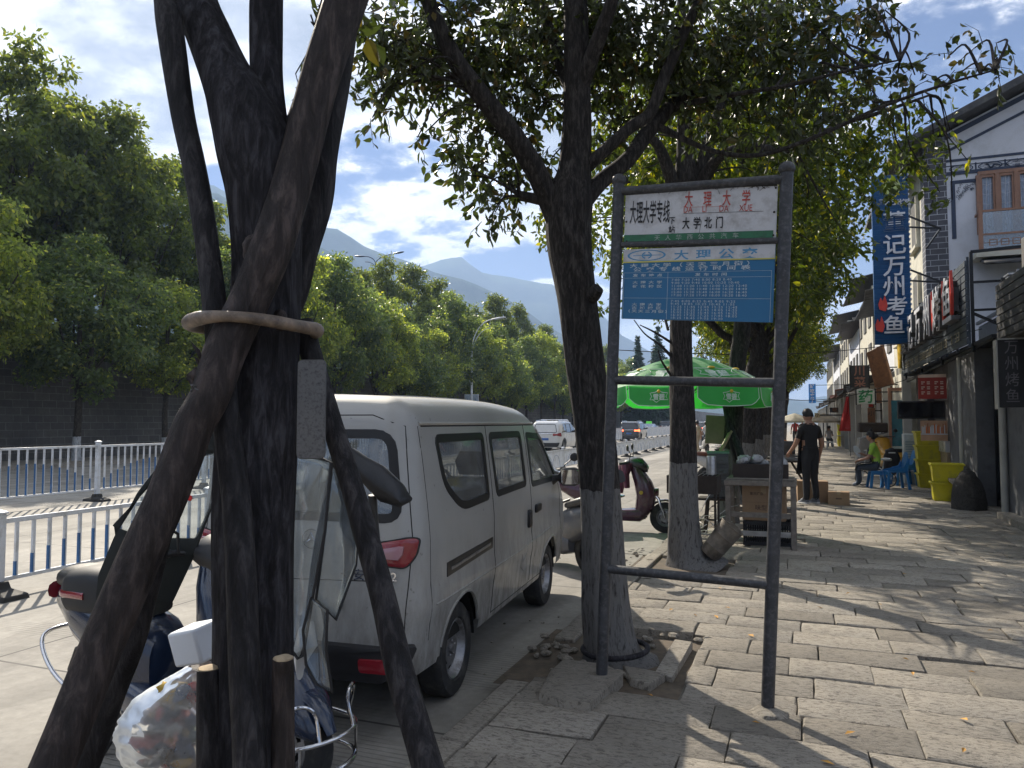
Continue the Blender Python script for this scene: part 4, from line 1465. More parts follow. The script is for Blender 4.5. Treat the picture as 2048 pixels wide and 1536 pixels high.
# RAILINGS
m_rail = M('rail_white', (0.62, 0.66, 0.72), .4, var=.08, vs=4, dirt=(0.35, 0.35, 0.34), dscale=6)
m_railblue = M('rail_blue', (0.03, 0.12, 0.30), .45)
m_rubber = M('rubber_base', (0.03, 0.03, 0.03), .8, bs=.3)
def railing(name, label, pts, h, hp, gap, z, bars, blue, mesh_from, tilt, bar_w=.03):
 """pts: polyline of post positions"""
 t = thing(name, label, 'railing', (pts[0][0], pts[0][1], z), 0, 'white railings along the road')
 o0 = Vector((pts[0][0], pts[0][1], z))
 T = Matrix.Translation(-o0)
 rails, bar_, strips, arcs = MB(T), MB(T), MB(T), MB(T)
 zt, zb = z + h, z + gap
 rs = random.Random(2)
 for i, (x, y) in enumerate(pts):
  post = MB(T)
  post.box(x - .04, x + .04, y - .04, y + .04, z + .05, z + hp - .03)
  post.add([(x + a * .052, y + b * .052, z + hp - .03) for a, b in ((-1, -1), (1, -1), (1, 1), (-1, 1))] + [(x + a * .052, y + b * .052, z + hp - .012) for a, b in ((-1, -1), (1, -1), (1, 1), (-1, 1))] + [(x, y, z + hp + .012)],
     [(3, 2, 1, 0), (0, 1, 5, 4), (1, 2, 6, 5), (2, 3, 7, 6), (3, 0, 4, 7), (4, 5, 8), (5, 6, 8), (6, 7, 8), (7, 4, 8)], None, False)
  post.build('post', m_rail, t, bevel=.006)
  ft = MB(T)
  ft.add([(x + a * .26, y + b * .13, z) for a, b in ((-1, -1), (1, -1), (1, 1), (-1, 1))] + [(x + a * .25, y + b * .12, z + .045) for a, b in ((-1, -1), (1, -1), (1, 1), (-1, 1))] +
    [(x + a * .09, y + b * .07, z + .085) for a, b in ((-1, -1), (1, -1), (1, 1), (-1, 1))] + [(x + a * .07, y + b * .06, z + .15) for a, b in ((-1, -1), (1, -1), (1, 1), (-1, 1))],
    [(0, 1, 5, 4), (1, 2, 6, 5), (2, 3, 7, 6), (3, 0, 4, 7), (4, 5, 9, 8), (5, 6, 10, 9), (6, 7, 11, 10), (7, 4, 8, 11), (8, 9, 13, 12), (9, 10, 14, 13), (10, 11, 15, 14), (11, 8, 12, 15), (12, 13, 14, 15)], None, False)
  ft.build('base', m_rubber, t, bevel=.008)
  if i == len(pts) - 1:
   break
  x2, y2 = pts[i + 1]
  a, b = Vector((x, y, 0)), Vector((x2, y2, 0))
  for zz, rr_ in ((zt, .045), (zb, .035)):
   rails.bar(a + Vector((0, 0, zz)), b + Vector((0, 0, zz)), .035, rr_)
  meshy = i >= mesh_from
  L_ = (b - a).length
  nb_ = int(L_ / (bars * (0.55 if meshy else 1)))
  ph = rs.random()
  for k in range(1, nb_):
   q = a + (b - a) * (k / nb_)
   bar_.box(q.x - .012, q.x + .012, q.y - bar_w / 2, q.y + bar_w / 2, zb, zt)
   if blue and not meshy:
    f_ = 0.18 + 0.50 * abs(math.sin(math.pi * (k / nb_)))
    strips.box(q.x - .0145, q.x + .0145, q.y - bar_w / 2 - .002, q.y - .001, zb, zb + (zt - zb) * f_)
  if meshy:
   for (c_, r_) in ((.33, .3), (.67, .34)):
    pp_ = []
    for j in range(13):
     an = math.pi * j / 12
     q = a + (b - a) * (c_ + r_ * .5 * math.cos(an))
     pp_.append(Vector((q.x + .014, q.y, zb + (zt - zb) * .75 * math.sin(an))))
    arcs.tube(pp_, .006, 5, False)
 rails.build('rails', m_rail, t, bevel=.004)
 bo = bar_.build('bar_lattice', m_rail, t)
 if strips.v:
  strips.build('reflective_strips', m_railblue, t)
 if arcs.v:
  arcs.build('arch_ornament', m_railblue, t)
 return t
near_pts = [(-6.95 - .0245 * max(0, (y_ - 5)), y_) for y_ in [-3.4 + 2.75 * i for i in range(30)]]
near_pts = [(x_ + random.uniform(-.05, .05), y_) for x_, y_ in near_pts]
railing('road_railing', 'low white railing nearest the camera, between the parking lane and the roadway', near_pts, .70, .80, .16, -.12, .17, True, 9, 0)
far_pts = [(-13.62 + random.uniform(-.04, .04) - .012 * max(0, y_ - 11.5), y_) for y_ in [11.48 + 3.05 * (i - 6) for i in range(40)]]
railing('median_railing', 'taller white median railing in the middle of the road with a blue-striped lower half', far_pts, 1.13, 1.24, .24, -.12, .165, True, 14, 0)
kerb_pts = [(-25.3, 34 + 3 * i) for i in range(30)]
# STREET LAMPS
m_lampw = M('lamp_white', (0.72, 0.75, 0.80), .4)
m_lampd = M('lamp_dark_blue', (0.03, 0.06, 0.12), .4, .3)
def lamp_post(label, base, H, mat, reach, rise, two=False, banner=False, direction=(1, 0), second_small=False):
 t = thing('street_lamp', label, 'street lamp', base, 0, 'street lamps')
 dx, dy = direction
 mb = MB()
 mb.tube([(0, 0, 0), (0, 0, .4), (0, 0, H * .75), (0, 0, H - rise)], [.14, .1, .075, .06], 14)
 mb.build('pole', mat, t)
 for sgn_, sc in ((1, 1),) + (((-1, .62),) if two else ()):
  mb = MB()
  pts, pts2 = [], []
  for i in range(13):
   s = i / 12
   an = s * math.pi / 2
   pts.append((dx * sgn_ * reach * sc * (1 - math.cos(an)) * .9, dy * sgn_ * reach * (1 - math.cos(an)), H - rise + rise * math.sin(an) - 0.0 * s))
   pts2.append((dx * sgn_ * reach * sc * (1 - math.cos(an)) * .82 + .0, 0, H - rise - .5 + rise * .93 * math.sin(an)))
  mb.tube(pts, .045, 8)
  mb.tube(pts2, .03, 8)
  mb.build('arm', mat, t)
  mb = MB()
  e = Vector(pts[-1])
  mb.loft([(e + Vector((dx * sgn_ * a, 0, z_)), Vector((0, w_, 0)), Vector((0, 0, h_))) for a, z_, w_, h_ in ((-.15, 0, .05, .04), (.1, .02, .14, .07), (.5, .06, .19, .09), (.9, .10, .16, .07), (1.1, .12, .05, .03))], 14)
  mb.build('lamp_head', mat, t)
 if second_small:
  mb = MB()
  pp_ = [(-reach * .42 * (1 - math.cos(a)), 0, H * .46 + 1.1 * math.sin(a)) for a in [math.pi / 2 * i / 10 for i in range(11)]]
  mb.tube(pp_, .04, 8)
  mb.tube([(p[0] * .8, 0, p[2] - .35) for p in pp_], .03, 8)
  mb.build('footpath_arm', mat, t)
 if banner:
  for s_ in (-1, 1):
   mb = MB()
   mb.box(.08 * s_ if s_ > 0 else -.62, .62 if s_ > 0 else -.08, -.02, .02, H * .225, H * .385, 0)
   mb.box((.12 if s_ > 0 else -.58), (.58 if s_ > 0 else -.12), -.03, -.02, H * .23, H * .378, 1)
   for k in range(4):
    x0 = (.3 if s_ > 0 else -.4)
    mb.box(x0, x0 + .1, -.034, -.03, H * (.26 + k * .025), H * (.275 + k * .025), 2)
   mb.build('banner', [mat, M('banner_pale', (0.42, 0.50, 0.60), .6), M('banner_ink', (0.2, 0.3, 0.45), .6)], t)
 return t
b_ = at(943, 845, 61)
lamp_post('white curved street lamp with banners on its pole, standing above the van roof', (b_.x, b_.y, 0), (845 - 640) / FPX * 61 + 1.5, m_lampw, 2.1, 2.6, False, True, (1, 0), True)
b_ = at(748, 845, 75)
lamp_post('dark two-armed street lamp rising out of the trees left of the mountain', (b_.x, b_.y, 4), (845 - 510) / FPX * 75 - 2.4, m_lampd, 2.4, .9, True, False)
b_ = at(1294, 845, 130)
lamp_post('distant pale street lamp pole behind the traffic', (b_.x, b_.y, 0), 10, m_lampw, 1.8, 2.2)
m_cable = M('cable_black', (0.015, 0.015, 0.015), .6)
t = thing('overhead_cables', 'two thin black cables strung across the pavement to the shops', 'cable', (0, 0, 0), 0)
mb = MB()
for (pa, pb_) in (((1235, 700, 14), (2048, 640, 16)), ((1500, 790, 20), (1860, 742, 16))):
 a, b = at(*pa), at(*pb_)
 mb.tube([a + (b - a) * (i / 12) - Vector((0, 0, .35 * math.sin(math.pi * i / 12))) for i in range(13)], .008, 5)
mb.build('cable', m_cable, t)
# VEHICLE SHELLS
def inpoly(p, poly):
 x, y = p
 c = False
 j = len(poly) - 1
 for i in range(len(poly)):
  xi, yi = poly[i]
  xj, yj = poly[j]
  if (yi > y) != (yj > y) and x < (xj - xi) * (y - yi) / (yj - yi) + xi:
   c = not c
  j = i
 return c
def shell(dim, r, cell, deform):
 """rounded box surface; returns verts, list of (face, side, centre)"""
 (x0, x1), (y0, y1), (z0, z1) = dim
 def axis(a, b):
  n = max(2, int(round((b - a) / cell)))
  return [a + (b - a) * i / n for i in range(n + 1)]
 X, Y, Z = axis(x0, x1), axis(y0, y1), axis(z0, z1)
 vid, V = {}, []
 def vert(p):
  k = (round(p[0], 5), round(p[1], 5), round(p[2], 5))
  if k in vid:
   return vid[k]
  q = Vector(p)
  inn = Vector((min(max(q.x, x0 + r), x1 - r), min(max(q.y, y0 + r), y1 - r), min(max(q.z, z0 + r * .3), z1 - r)))
  d = q - inn
  if d.length > 1e-6:
   rr_ = r if d.z > -1e-6 else r
   L = d.length
   mx = max(abs(d.x), abs(d.y), abs(d.z))
   q = inn + d * (mx / L)
  V.append(Vector(deform(q)))
  vid[k] = len(V) - 1
  return vid[k]
 faces = []
 def sheet(side, A, B, f, flip):
  for i in range(len(A) - 1):
   for j in range(len(B) - 1):
    ids = [vert(f(A[i], B[j])), vert(f(A[i + 1], B[j])), vert(f(A[i + 1], B[j + 1])), vert(f(A[i], B[j + 1]))]
    if flip:
     ids.reverse()
    if len(set(ids)) == 4:
     c = (V[ids[0]] + V[ids[1]] + V[ids[2]] + V[ids[3]]) / 4
     faces.append((tuple(ids), side, c))
 sheet('R', Y, Z, lambda a, b: (x1, a, b), False)
 sheet('L', Y, Z, lambda a, b: (x0, a, b), True)
 sheet('B', X, Z, lambda a, b: (a, y0, b), False)
 sheet('F', X, Z, lambda a, b: (a, y1, b), True)
 sheet('T', X, Y, lambda a, b: (a, b, z1), False)
 return V, faces
def side_xy(side, c):
 return (c.y, c.z) if side in 'RL' else ((c.x, c.z) if side in 'BF' else (c.x, c.y))
class Car:
 def __init__(s, name, label, cat, loc, rz, group, dim, r, cell, deform, paint, glass, rubber, cutters, windows):
  """cutters: list (sides, test(2d)) removed; windows: list (sides, poly)"""
  s.t = thing(name, label, cat, loc, rz, group)
  V, F = shell(dim, r, cell, deform)
  s.bvh = BVHTree.FromPolygons([tuple(v) for v in V], [f for f, _, _ in F])
  body, glassf = [], []
  for f, side, c in F:
   p = side_xy(side, c)
   if any(side in cs and test(p) for cs, test in cutters):
    continue
   hit = False
   for k, (ws, poly) in enumerate(windows):
    if side in ws:
     if inpoly(p, poly):
      hit = True
      break
   if not hit:
    body.append(f)
  mb = MB()
  mb.add(V, body)
  mb.smooth = True
  b = mb.build('body', paint, s.t, sharp=50)
  s.dim = dim
  for ws, poly in windows:
   for side in ws:
    s.window(side, poly, glass, rubber, cell)
 def proj(s, side, p, lift=0.0):
  if side in 'RL':
   sg = 1 if side == 'R' else -1
   o, d = Vector((sg * 4, p[0], p[1])), Vector((-sg, 0, 0))
  elif side == 'B':
   o, d = Vector((p[0], -6, p[1])), Vector((0, 1, 0))
  elif side == 'F':
   o, d = Vector((p[0], 8, p[1])), Vector((0, -1, 0))
  else:
   o, d = Vector((p[0], p[1], 5)), Vector((0, 0, -1))
  h, n, _, _ = s.bvh.ray_cast(o, d)
  if h is None:
   h, n, _, _ = s.bvh.find_nearest(o + d * 3.2)
  if n.dot(d) > 0:
   n = -n
  return h + n * lift, n
 def window(s, side, poly, glass, rubber, cell):
  w = s.frame_w
  pr = [s.proj(side, p) for p in poly]
  n = len(poly)
  cx, cy_ = sum(p[0] for p in poly) / n, sum(p[1] for p in poly) / n
  mb = MB()
  K = 4
  vs, fs = [], []
  for k in range(K):
   g = 1 - k / K
   for p in poly:
    q = (cx + (p[0] - cx) * g, cy_ + (p[1] - cy_) * g)
    vs.append(s.proj(side, q, -.006)[0])
  vs.append(s.proj(side, (cx, cy_), -.006)[0])
  for k in range(K - 1):
   for i in range(n):
    j = (i + 1) % n
    fs.append((k * n + i, k * n + j, (k + 1) * n + j, (k + 1) * n + i))
  for i in range(n):
   fs.append(((K - 1) * n + i, (K - 1) * n + (i + 1) % n, K * n))
  mb.add(vs, fs)
  g_ = mb.build('window', glass, s.t, sharp=60)
  s.ring(side, poly, w, .004, rubber, 'window_frame', g_)
 frame_w = .035
 def ring(s, side, poly, w, lift, mat, name, parent):
  n = len(poly)
  P = [Vector((p[0], p[1])) for p in poly]
  area = sum(P[i - 1].x * P[i].y - P[i].x * P[i - 1].y for i in range(n))
  sg = 1 if area > 0 else -1
  vs, fs = [], []
  for i in range(n):
   d = (P[(i + 1) % n] - P[i - 1])
   if d.length < 1e-6:
    d = Vector((1, 0))
   d.normalize()
   nn = Vector((d.y, -d.x)) * sg
   for off, lf in ((.55 * w, .0), (.5 * w, lift), (-.5 * w, lift), (-.55 * w, -.008)):
    q = P[i] + nn * off
    vs.append(s.proj(side, (q.x, q.y), lf)[0])
  for i in range(n):
   j = (i + 1) % n
   for k in range(3):
    fs.append((4 * i + k, 4 * j + k, 4 * j + k + 1, 4 * i + k + 1))
  mb = MB()
  mb.add(vs, fs)
  return mb.build(name, mat, parent, sharp=60)
 def line(s, side, pts, r=.004, mb=None, m=None, lift=-.001, dens=.05):
  mb = mb or MB()
  out = []
  for i in range(len(pts) - 1):
   a, b = Vector(pts[i]), Vector(pts[i + 1])
   k = max(1, int((b - a).length / dens))
   for j in range(k):
    out.append(a + (b - a) * j / k)
  out.append(Vector(pts[-1]))
  mb.tube([s.proj(side, (q.x, q.y), lift)[0] for q in out], r, 5, True, m)
  return mb
 def patch(s, side, poly, lift, mat, name, parent=None, th=.02, grid=4, m=None, mb=None):
  """raised plate following the surface"""
  n = len(poly)
  cx, cy_ = sum(p[0] for p in poly) / n, sum(p[1] for p in poly) / n
  own = mb is None
  mb = mb or MB()
  vs, fs = [], []
  rings = [(1.0, -.004)] + [(1 - .12 * min(1, k) - (.88 * (k - 1) / grid if k > 1 else 0), lift) for k in range(0, grid + 1)]
  rings[1] = (.985, lift * .7)
  for g, lf in rings:
   for p in poly:
    q = (cx + (p[0] - cx) * g, cy_ + (p[1] - cy_) * g)
    vs.append(s.proj(side, q, lf)[0])
  vs.append(s.proj(side, (cx, cy_), lift)[0])
  K = len(rings)
  for k in range(K - 1):
   for i in range(n):
    j = (i + 1) % n
    fs.append((k * n + i, k * n + j, (k + 1) * n + j, (k + 1) * n + i))
  for i in range(n):
   fs.append(((K - 1) * n + i, (K - 1) * n + (i + 1) % n, K * n))
  mb.add(vs, fs, m)
  if own:
   return mb.build(name, mat, parent or s.t, sharp=45)
m_tyre = M('tyre_rubber', (0.02, 0.02, 0.021), .85, var=.3, vs=10, dirt=(0.09, 0.085, 0.075), dscale=9, bs=.3)
m_rim = M('steel_rim', (0.30, 0.30, 0.31), .4, .7, var=.3, vs=10, dirt=(0.05, 0.04, 0.035), dscale=12)
m_chrome = M('chrome', (0.7, 0.7, 0.72), .12, 1.0, var=.03)
m_blackpl = M('black_plastic', (0.018, 0.018, 0.02), .45, var=.2, vs=6, bs=.1, bscale=200)
m_dark = M('dark_gap', (0.006, 0.006, 0.006), .9)
def wheel(parent, c, R_, w, side=1, spokes=6, tyre=None, rim=None, rimr=.64, rot=0.0):
 """axis along local X; side=+1 faces +X"""
 mb = MB()
 r0 = R_ * rimr
 prof = [(r0 * .98, -w / 2 * .8), (r0 * 1.04, -w / 2), (R_ * .93, -w / 2), (R_ * .985, -w / 2 * .8), (R_, -w / 4), (R_, w / 4), (R_ * .985, w / 2 * .8), (R_ * .93, w / 2), (r0 * 1.04, w / 2), (r0 * .98, w / 2 * .8)]
 mb.lathe(prof, (0, 0, 0), 'X', 40)
 t = mb.build('wheel', tyre or m_tyre, parent, loc=c)
 mb = MB()
 s_ = side
 prof = [(r0, s_ * w * .42), (r0 * .95, s_ * w * .46), (r0 * .9, s_ * w * .40), (r0 * .84, s_ * w * .18), (r0 * .8, s_ * w * .12)]
 mb.lathe(prof, (0, 0, 0), 'X', 36)
 n = 72
 vs, fs, ids = [], [], {}
 radii = [.80, .68, .55, .42, .30, .16, .0001]
 heights = [.12, .20, .27, .29, .22, .25, .26]
 for k, (rr_, hh) in enumerate(zip(radii, heights)):
  for j in range(n):
   a = 2 * math.pi * j / n + rot
   vs.append((s_ * w * hh, r0 * rr_ * math.cos(a), r0 * rr_ * math.sin(a)))
 for k in range(len(radii) - 1):
  for j in range(n):
   if k in (0, 1) and spokes and (j % (n // spokes)) in range(3, n // spokes - 3 if spokes > 5 else n // spokes - 2) and k == 1:
    continue
   fs.append((k * n + j, k * n + (j + 1) % n, (k + 1) * n + (j + 1) % n, (k + 1) * n + j))
 mb.add(vs, fs)
 mb.lathe([(r0 * .17, s_ * w * .25), (r0 * .15, s_ * w * .36), (0.0001, s_ * w * .38)], (0, 0, 0), 'X', 18)
 for j in range(5):
  a = 2 * math.pi * j / 5 + rot
  mb.ell((s_ * w * .30, r0 * .25 * math.cos(a), r0 * .25 * math.sin(a)), (.008, .009, .009), 8, 5)
 mb.build('rim', rim or m_rim, t)
 mb = MB()
 mb.lathe([(r0 * .9, s_ * w * .02), (.001, s_ * w * .02)], (0, 0, 0), 'X', 24)
 mb.build('brake_drum', m_dark, t)
 return t
# THE MINIVAN
TH = math.atan2(.2, 2.29)
vd, vr = Vector((-math.sin(TH), math.cos(TH), 0)), Vector((math.cos(TH), math.sin(TH), 0))
vloc = Vector((-1.93, 4.13, -0.12)) - vr * .70
def paintmat(name, col, dirtcol, rough=.32, low=.55, coat=.35, dusttop=(0.44, 0.41, 0.34)):
 m, nt, b = newmat(name)
 co = coords(nt)
 n1 = noise_node(nt, co, 2.5, 8, .65)
 n2 = noise_node(nt, coords(nt, scale=(1, 1, .35)), 9, 8, .75)
 c = ramp(nt, n1, [(.3, tuple(x * .93 for x in col)), (.7, tuple(min(1, x * 1.05) for x in col))])
 s = N(nt, 'ShaderNodeSeparateXYZ')
 nt.links.new(co, s.inputs[0])
 lowf = mathn(nt, 'SUBTRACT', 1.0, mathn(nt, 'DIVIDE', s.outputs[2], low * 1.9), clamp=True)
 d = mathn(nt, 'MULTIPLY', lowf, ramp(nt, n2, [(.38, .25), (.62, 1.3)]), clamp=True)
 c = mixn(nt, d, c, tuple(dirtcol))
 sp = ramp(nt, noise_node(nt, co, 26, 4, .6), [(.66, 0), (.72, .5)])
 c = mixn(nt, sp, c, tuple(x * .6 for x in dirtcol))
 nrm = N(nt, 'ShaderNodeNewGeometry')
 s2 = N(nt, 'ShaderNodeSeparateXYZ')
 nt.links.new(nrm.outputs['Normal'], s2.inputs[0])
 up = ramp(nt, s2.outputs[2], [(.5, 0), (.95, .75)])
 c = mixn(nt, mathn(nt, 'MULTIPLY', up, ramp(nt, n1, [(.3, .7), (.7, 1)])), c, tuple(dusttop))
 nt.links.new(c, b.inputs['Base Color'])
 nt.links.new(mathn(nt, 'ADD', rough, mathn(nt, 'MULTIPLY', mathn(nt, 'ADD', d, up), .45), clamp=True), b.inputs['Roughness'])
 b.inputs['Coat Weight'].default_value = coat
 b.inputs['Coat Roughness'].default_value = .12
 return m
m_van = paintmat('van_paint', (0.375, 0.372, 0.358), (0.13, 0.12, 0.105))
m_vang = glassmat('van_glass', (0.62, 0.65, 0.66), .5, .22, .05, (0.42, 0.43, 0.42))
m_vrub = M('window_rubber', (0.012, 0.012, 0.014), .4)
def van_deform(q):
 x, y, z = q
 cx = .06
 k = 1.0
 if z > .98:
  t = (z - .98) / .80
  k = 1 - .135 * t ** 1.25
 elif z < .62:
  t = (.62 - z) / .3
  k = 1 - .045 * t
 k *= 1 + .012 * math.sin(min(1, max(0, (z - .55) / .2)) * math.pi)
 x = cx + (x - cx) * k
 if z > 1.5:
  z += .035 * (1 - ((x - cx) / .62) ** 2) - .02 * ((y - .9) / 1.6) ** 2
 if y > .6 and z > .85:
  t = (z - .85) / .8
  yf = 3.06 - .14 * t - 1.0 * max(0, t) ** 1.15
  y = .6 + (y - .6) * (yf - .6) / (3.06 - .6)
 if y > 2.2:
  x = cx + (x - cx) * (1 - .05 * ((y - 2.2) / .85) ** 2)
 if y < 0:
  t = (z - .3) / 1.5
  y += .07 * t * min(1, -y / .6)
  x = cx + (x - cx) * (1 - .035 * min(1, max(0, (-y - .35) / .35)))
 return (x, y, z)
RW, FW, WR = (0.0, .27), (2.30, .27), .275
def arch(c):
 return lambda p: (p[0] - c[0]) ** 2 + (p[1] - c[1]) ** 2 < .345 ** 2
w_rear_q = rpoly([(-.33, 1.155), (.53, 1.155), (.53, 1.385), (.53, 1.545), (-.28, 1.545), (-.42, 1.42)], [.09, .03, .02, .03, .07, .07])
w_rear_q = rpoly([(-.02, 1.115), (.50, 1.13), (.50, 1.53), (-.33, 1.53), (-.27, 1.27)], [.12, .03, .03, .05, .09])
w_slide = rpoly([(.70, 1.13), (1.46, 1.14), (1.44, 1.53), (.66, 1.53)], [.04, .04, .04, .04])
w_front = rpoly([(1.66, 1.12), (2.56, 1.11), (2.10, 1.50), (1.64, 1.52)], [.03, .03, .08, .03])
w_back = rpoly([(-.49, 1.12), (.61, 1.12), (.56, 1.56), (-.44, 1.56)], [.07, .07, .09, .09])
w_shield = rpoly([(-.5, 1.02), (.62, 1.02), (.52, 1.55), (-.40, 1.55)], [.06, .06, .08, .08])
Car.frame_w = .045
van = Car('parked_minivan', 'dusty silver-grey minivan parked at the kerb, seen from behind beyond the log props', 'van', vloc, TH, None,
   ((-.67, .74), (-.72, 3.06), (.30, 1.76)), .16, .028, van_deform, m_van, m_vang, m_vrub,
   [('RL', arch(RW)), ('RL', arch(FW))],
   [('RL', w_rear_q), ('RL', w_slide), ('RL', w_front), ('B', w_back), ('F', w_shield)])
V = van
for c in (RW, FW):
 for side in 'RL':
  mb = MB()
  pts = [(c[0] + .345 * math.cos(a), c[1] + .345 * math.sin(a)) for a in [math.pi * (k / 20) for k in range(21)]]
  pts = [p for p in pts if p[1] > .33]
  mb.tube([V.proj(side, p, -.004)[0] for p in pts], .013, 6)
  mb.build('wheel_arch', m_van, V.t)
  sg = 1 if side == 'R' else -1
  mb = MB()
  xo = .68 if side == 'R' else -.56
  n = 18
  vs, fs = [], []
  for k in range(n + 1):
   a = math.pi * k / n
   for xx in (xo, xo - sg * .32):
    vs.append((xx, c[0] + .35 * math.cos(a), c[1] + .35 * math.sin(a)))
  for k in range(n):
   fs.append((2 * k, 2 * k + 2, 2 * k + 3, 2 * k + 1))
  mb.add(vs, fs)
  mb.build('wheel_well', m_dark, V.t)
for (yy, ang) in ((0, .3), (2.30, .9)):
 wheel(V.t, (.615, yy, WR), WR, .155, 1, 8, rot=ang)
 wheel(V.t, (-.50, yy, WR), WR, .155, -1, 8, rot=ang)
mb = MB()
for side in 'R':
 V.line(side, [(-.53, 1.60), (-.52, 1.2), (-.50, .46)], .003, mb)
 V.line(side, [(.585, 1.60), (.59, 1.1), (.60, .34)], .004, mb)
 V.line(side, [(1.57, 1.60), (1.59, 1.1), (1.60, .36)], .004, mb)
 V.line(side, [(.60, .345), (1.60, .345), (2.0, .345)], .0035, mb)
 V.line(side, [(2.62, 1.06), (2.70, .9), (2.70, .62)], .0035, mb)
 V.line(side, [(-.50, 1.60), (2.0, 1.60), (2.2, 1.56)], .0045, mb)
V.line('B', [(-.53, .50), (-.56, 1.0), (-.5, 1.6), (-.3, 1.66), (.45, 1.66), (.62, 1.6), (.68, 1.0), (.65, .50)], .0035, mb)
V.line('B', [(-.5, .80), (.0, .785), (.6, .80)], .0028, mb)
mb.build('panel_gaps', m_dark, V.t)
mb = MB()
V.line('R', [(-.52, 1.615), (2.0, 1.615), (2.3, 1.53)], .011, mb, None, .002)
for xx in (-.42, .05, .42):
 V.line('T', [(xx, -.35), (xx, 1.8)], .008, mb, None, -.001)
mb.build('drip_rail', m_van, V.t)
mb = MB()
V.line('R', [(-.45, .64), (1.2, .655), (2.3, .70)], .012, mb, None, -.007)
mb.build('body_crease', m_van, V.t)
tr = V.patch('R', [(-.30, .755), (.56, .785), (.56, .855), (-.30, .835)], .006, m_vrub, 'sliding_door_track')
V.patch('R', [(-.24, .785), (.50, .812), (.50, .828), (-.24, .802)], .013, m_rim, 'track_rail', tr)
V.patch('R', rpoly([(1.47, .79), (1.55, .79), (1.55, .93), (1.47, .93)], .02), .022, m_vrub, 'door_handle')
V.patch('R', rpoly([(1.70, .88), (1.88, .89), (1.88, .95), (1.70, .95)], .025), .020, m_vrub, 'door_handle')
fl = V.patch('R', rpoly([(1.72, .52), (1.92, .52), (1.92, .68), (1.72, .68)], .03), .003, m_van, 'fuel_flap')
mb = MB()
V.line('R', [(1.28, .62), (1.36, .55), (1.42, .60), (1.46, .72)], .008, mb, None, -.004)
V.line('R', [(1.30, .52), (1.40, .47), (1.55, .56)], .007, mb, None, -.004)
mb.build('dent', m_van, V.t)
m_tail = M('tail_red', (0.26, 0.02, 0.03), .12, var=.1, coat=.8)
m_tailc = M('tail_clear', (0.42, 0.22, 0.26), .12, var=.1, coat=.8)
m_amber = M('amber_lens', (0.6, 0.22, 0.03), .2, coat=.6)
for s_, po in ((1, [(.46, .885), (.49, .99), (.66, 1.02), (.70, 1.015), (.69, .93), (.655, .87)]), (-1, [(-.38, .86), (-.42, 1.0), (-.59, 1.03), (-.625, 1.025), (-.62, .93), (-.58, .86)])):
 tl = V.patch('B', rpoly(po, .025), .018, m_tail, 'tail_light')
 cx = sum(p[0] for p in po) / len(po)
 V.patch('B', [(cx + (p[0] - cx) * .55 - .015 * s_, .945 + (p[1] - .945) * .5) for p in po], .026, m_tailc, 'reversing_lens', tl)
 V.ring('B', rpoly(po, .025), .012, .012, m_vrub, 'lamp_gasket', tl)
V.patch('B', rpoly([(-.52, .30), (.64, .30), (.70, .48), (-.58, .48)], .03), .05, m_blackpl, 'rear_bumper')
V.patch('B', rpoly([(.44, .35), (.60, .35), (.61, .42), (.43, .42)], .02), .062, m_tail, 'fog_lamp')
mb = MB()
p, n_ = V.proj('B', (.30, .67), .004)
mb.lathe([(.0, -.012), (.016, -.012), (.020, -.004), (.020, 0)], tuple(p), 'Y', 18)
mb.build('lock', m_chrome, V.t)
mb = MB()
for i, (ch, xx) in enumerate(zip('长安之星2', (.30, .37, .44, .51, .585))):
 p, n_ = V.proj('B', (xx, .805), .006)
 mb.text(ch, p, (1, 0, 0), (0, 0, 1), .062, 0, wx=1.15, thick=.012, depth=.03)
mb.build('lettering', m_chrome, V.t)
mb = MB()
p, n_ = V.proj('B', (.12, 1.0), .006)
mb.lathe([(.048, -.004), (.052, -.004), (.052, .002)], tuple(p), 'Y', 24)
mb.tube([p + Vector((-.03, -.005, -.02)), p + Vector((0, -.006, .035)), p + Vector((.03, -.005, -.02)), p + Vector((0, -.005, 0)), p + Vector((-.03, -.005, -.02))], .004, 6)
mb.build('emblem', m_chrome, V.t)
mir = MB()
a, _ = V.proj('R', (2.42, 1.10), 0)
mir.loft([(a + Vector((.0, .0, 0)), Vector((0, .05, 0)), Vector((0, 0, .05))), (a + Vector((.05, .0, .02)), Vector((0, .03, 0)), Vector((0, 0, .03))), (a + Vector((.09, .0, .03)), Vector((0, .04, 0)), Vector((0, 0, .08))),
   (a + Vector((.20, .02, .03)), Vector((0, .05, 0)), Vector((0, 0, .085))), (a + Vector((.25, .03, .03)), Vector((0, .03, 0)), Vector((0, 0, .06)))], 16, e=3)
mo = mir.build('door_mirror', m_blackpl, V.t)
mb = MB()
c = a + Vector((.165, -.045, .03))
mb.prism(rpoly([(-.075, -.065), (.075, -.065), (.075, .065), (-.075, .065)], .025), c, (1, .12, 0), (0, 0, 1), (0, -.004, 0))
mb.build('mirror_glass', M('mirror', (0.75, 0.78, 0.8), .03, 1.0, var=.02), mo)
m_seat = M('seat_cloth', (0.05, 0.05, 0.052), .85, bs=.2)
mb = MB()
mb.box(-.55, .66, -.6, 2.9, .34, .42)
mb.build('floor_pan', m_dark, V.t)
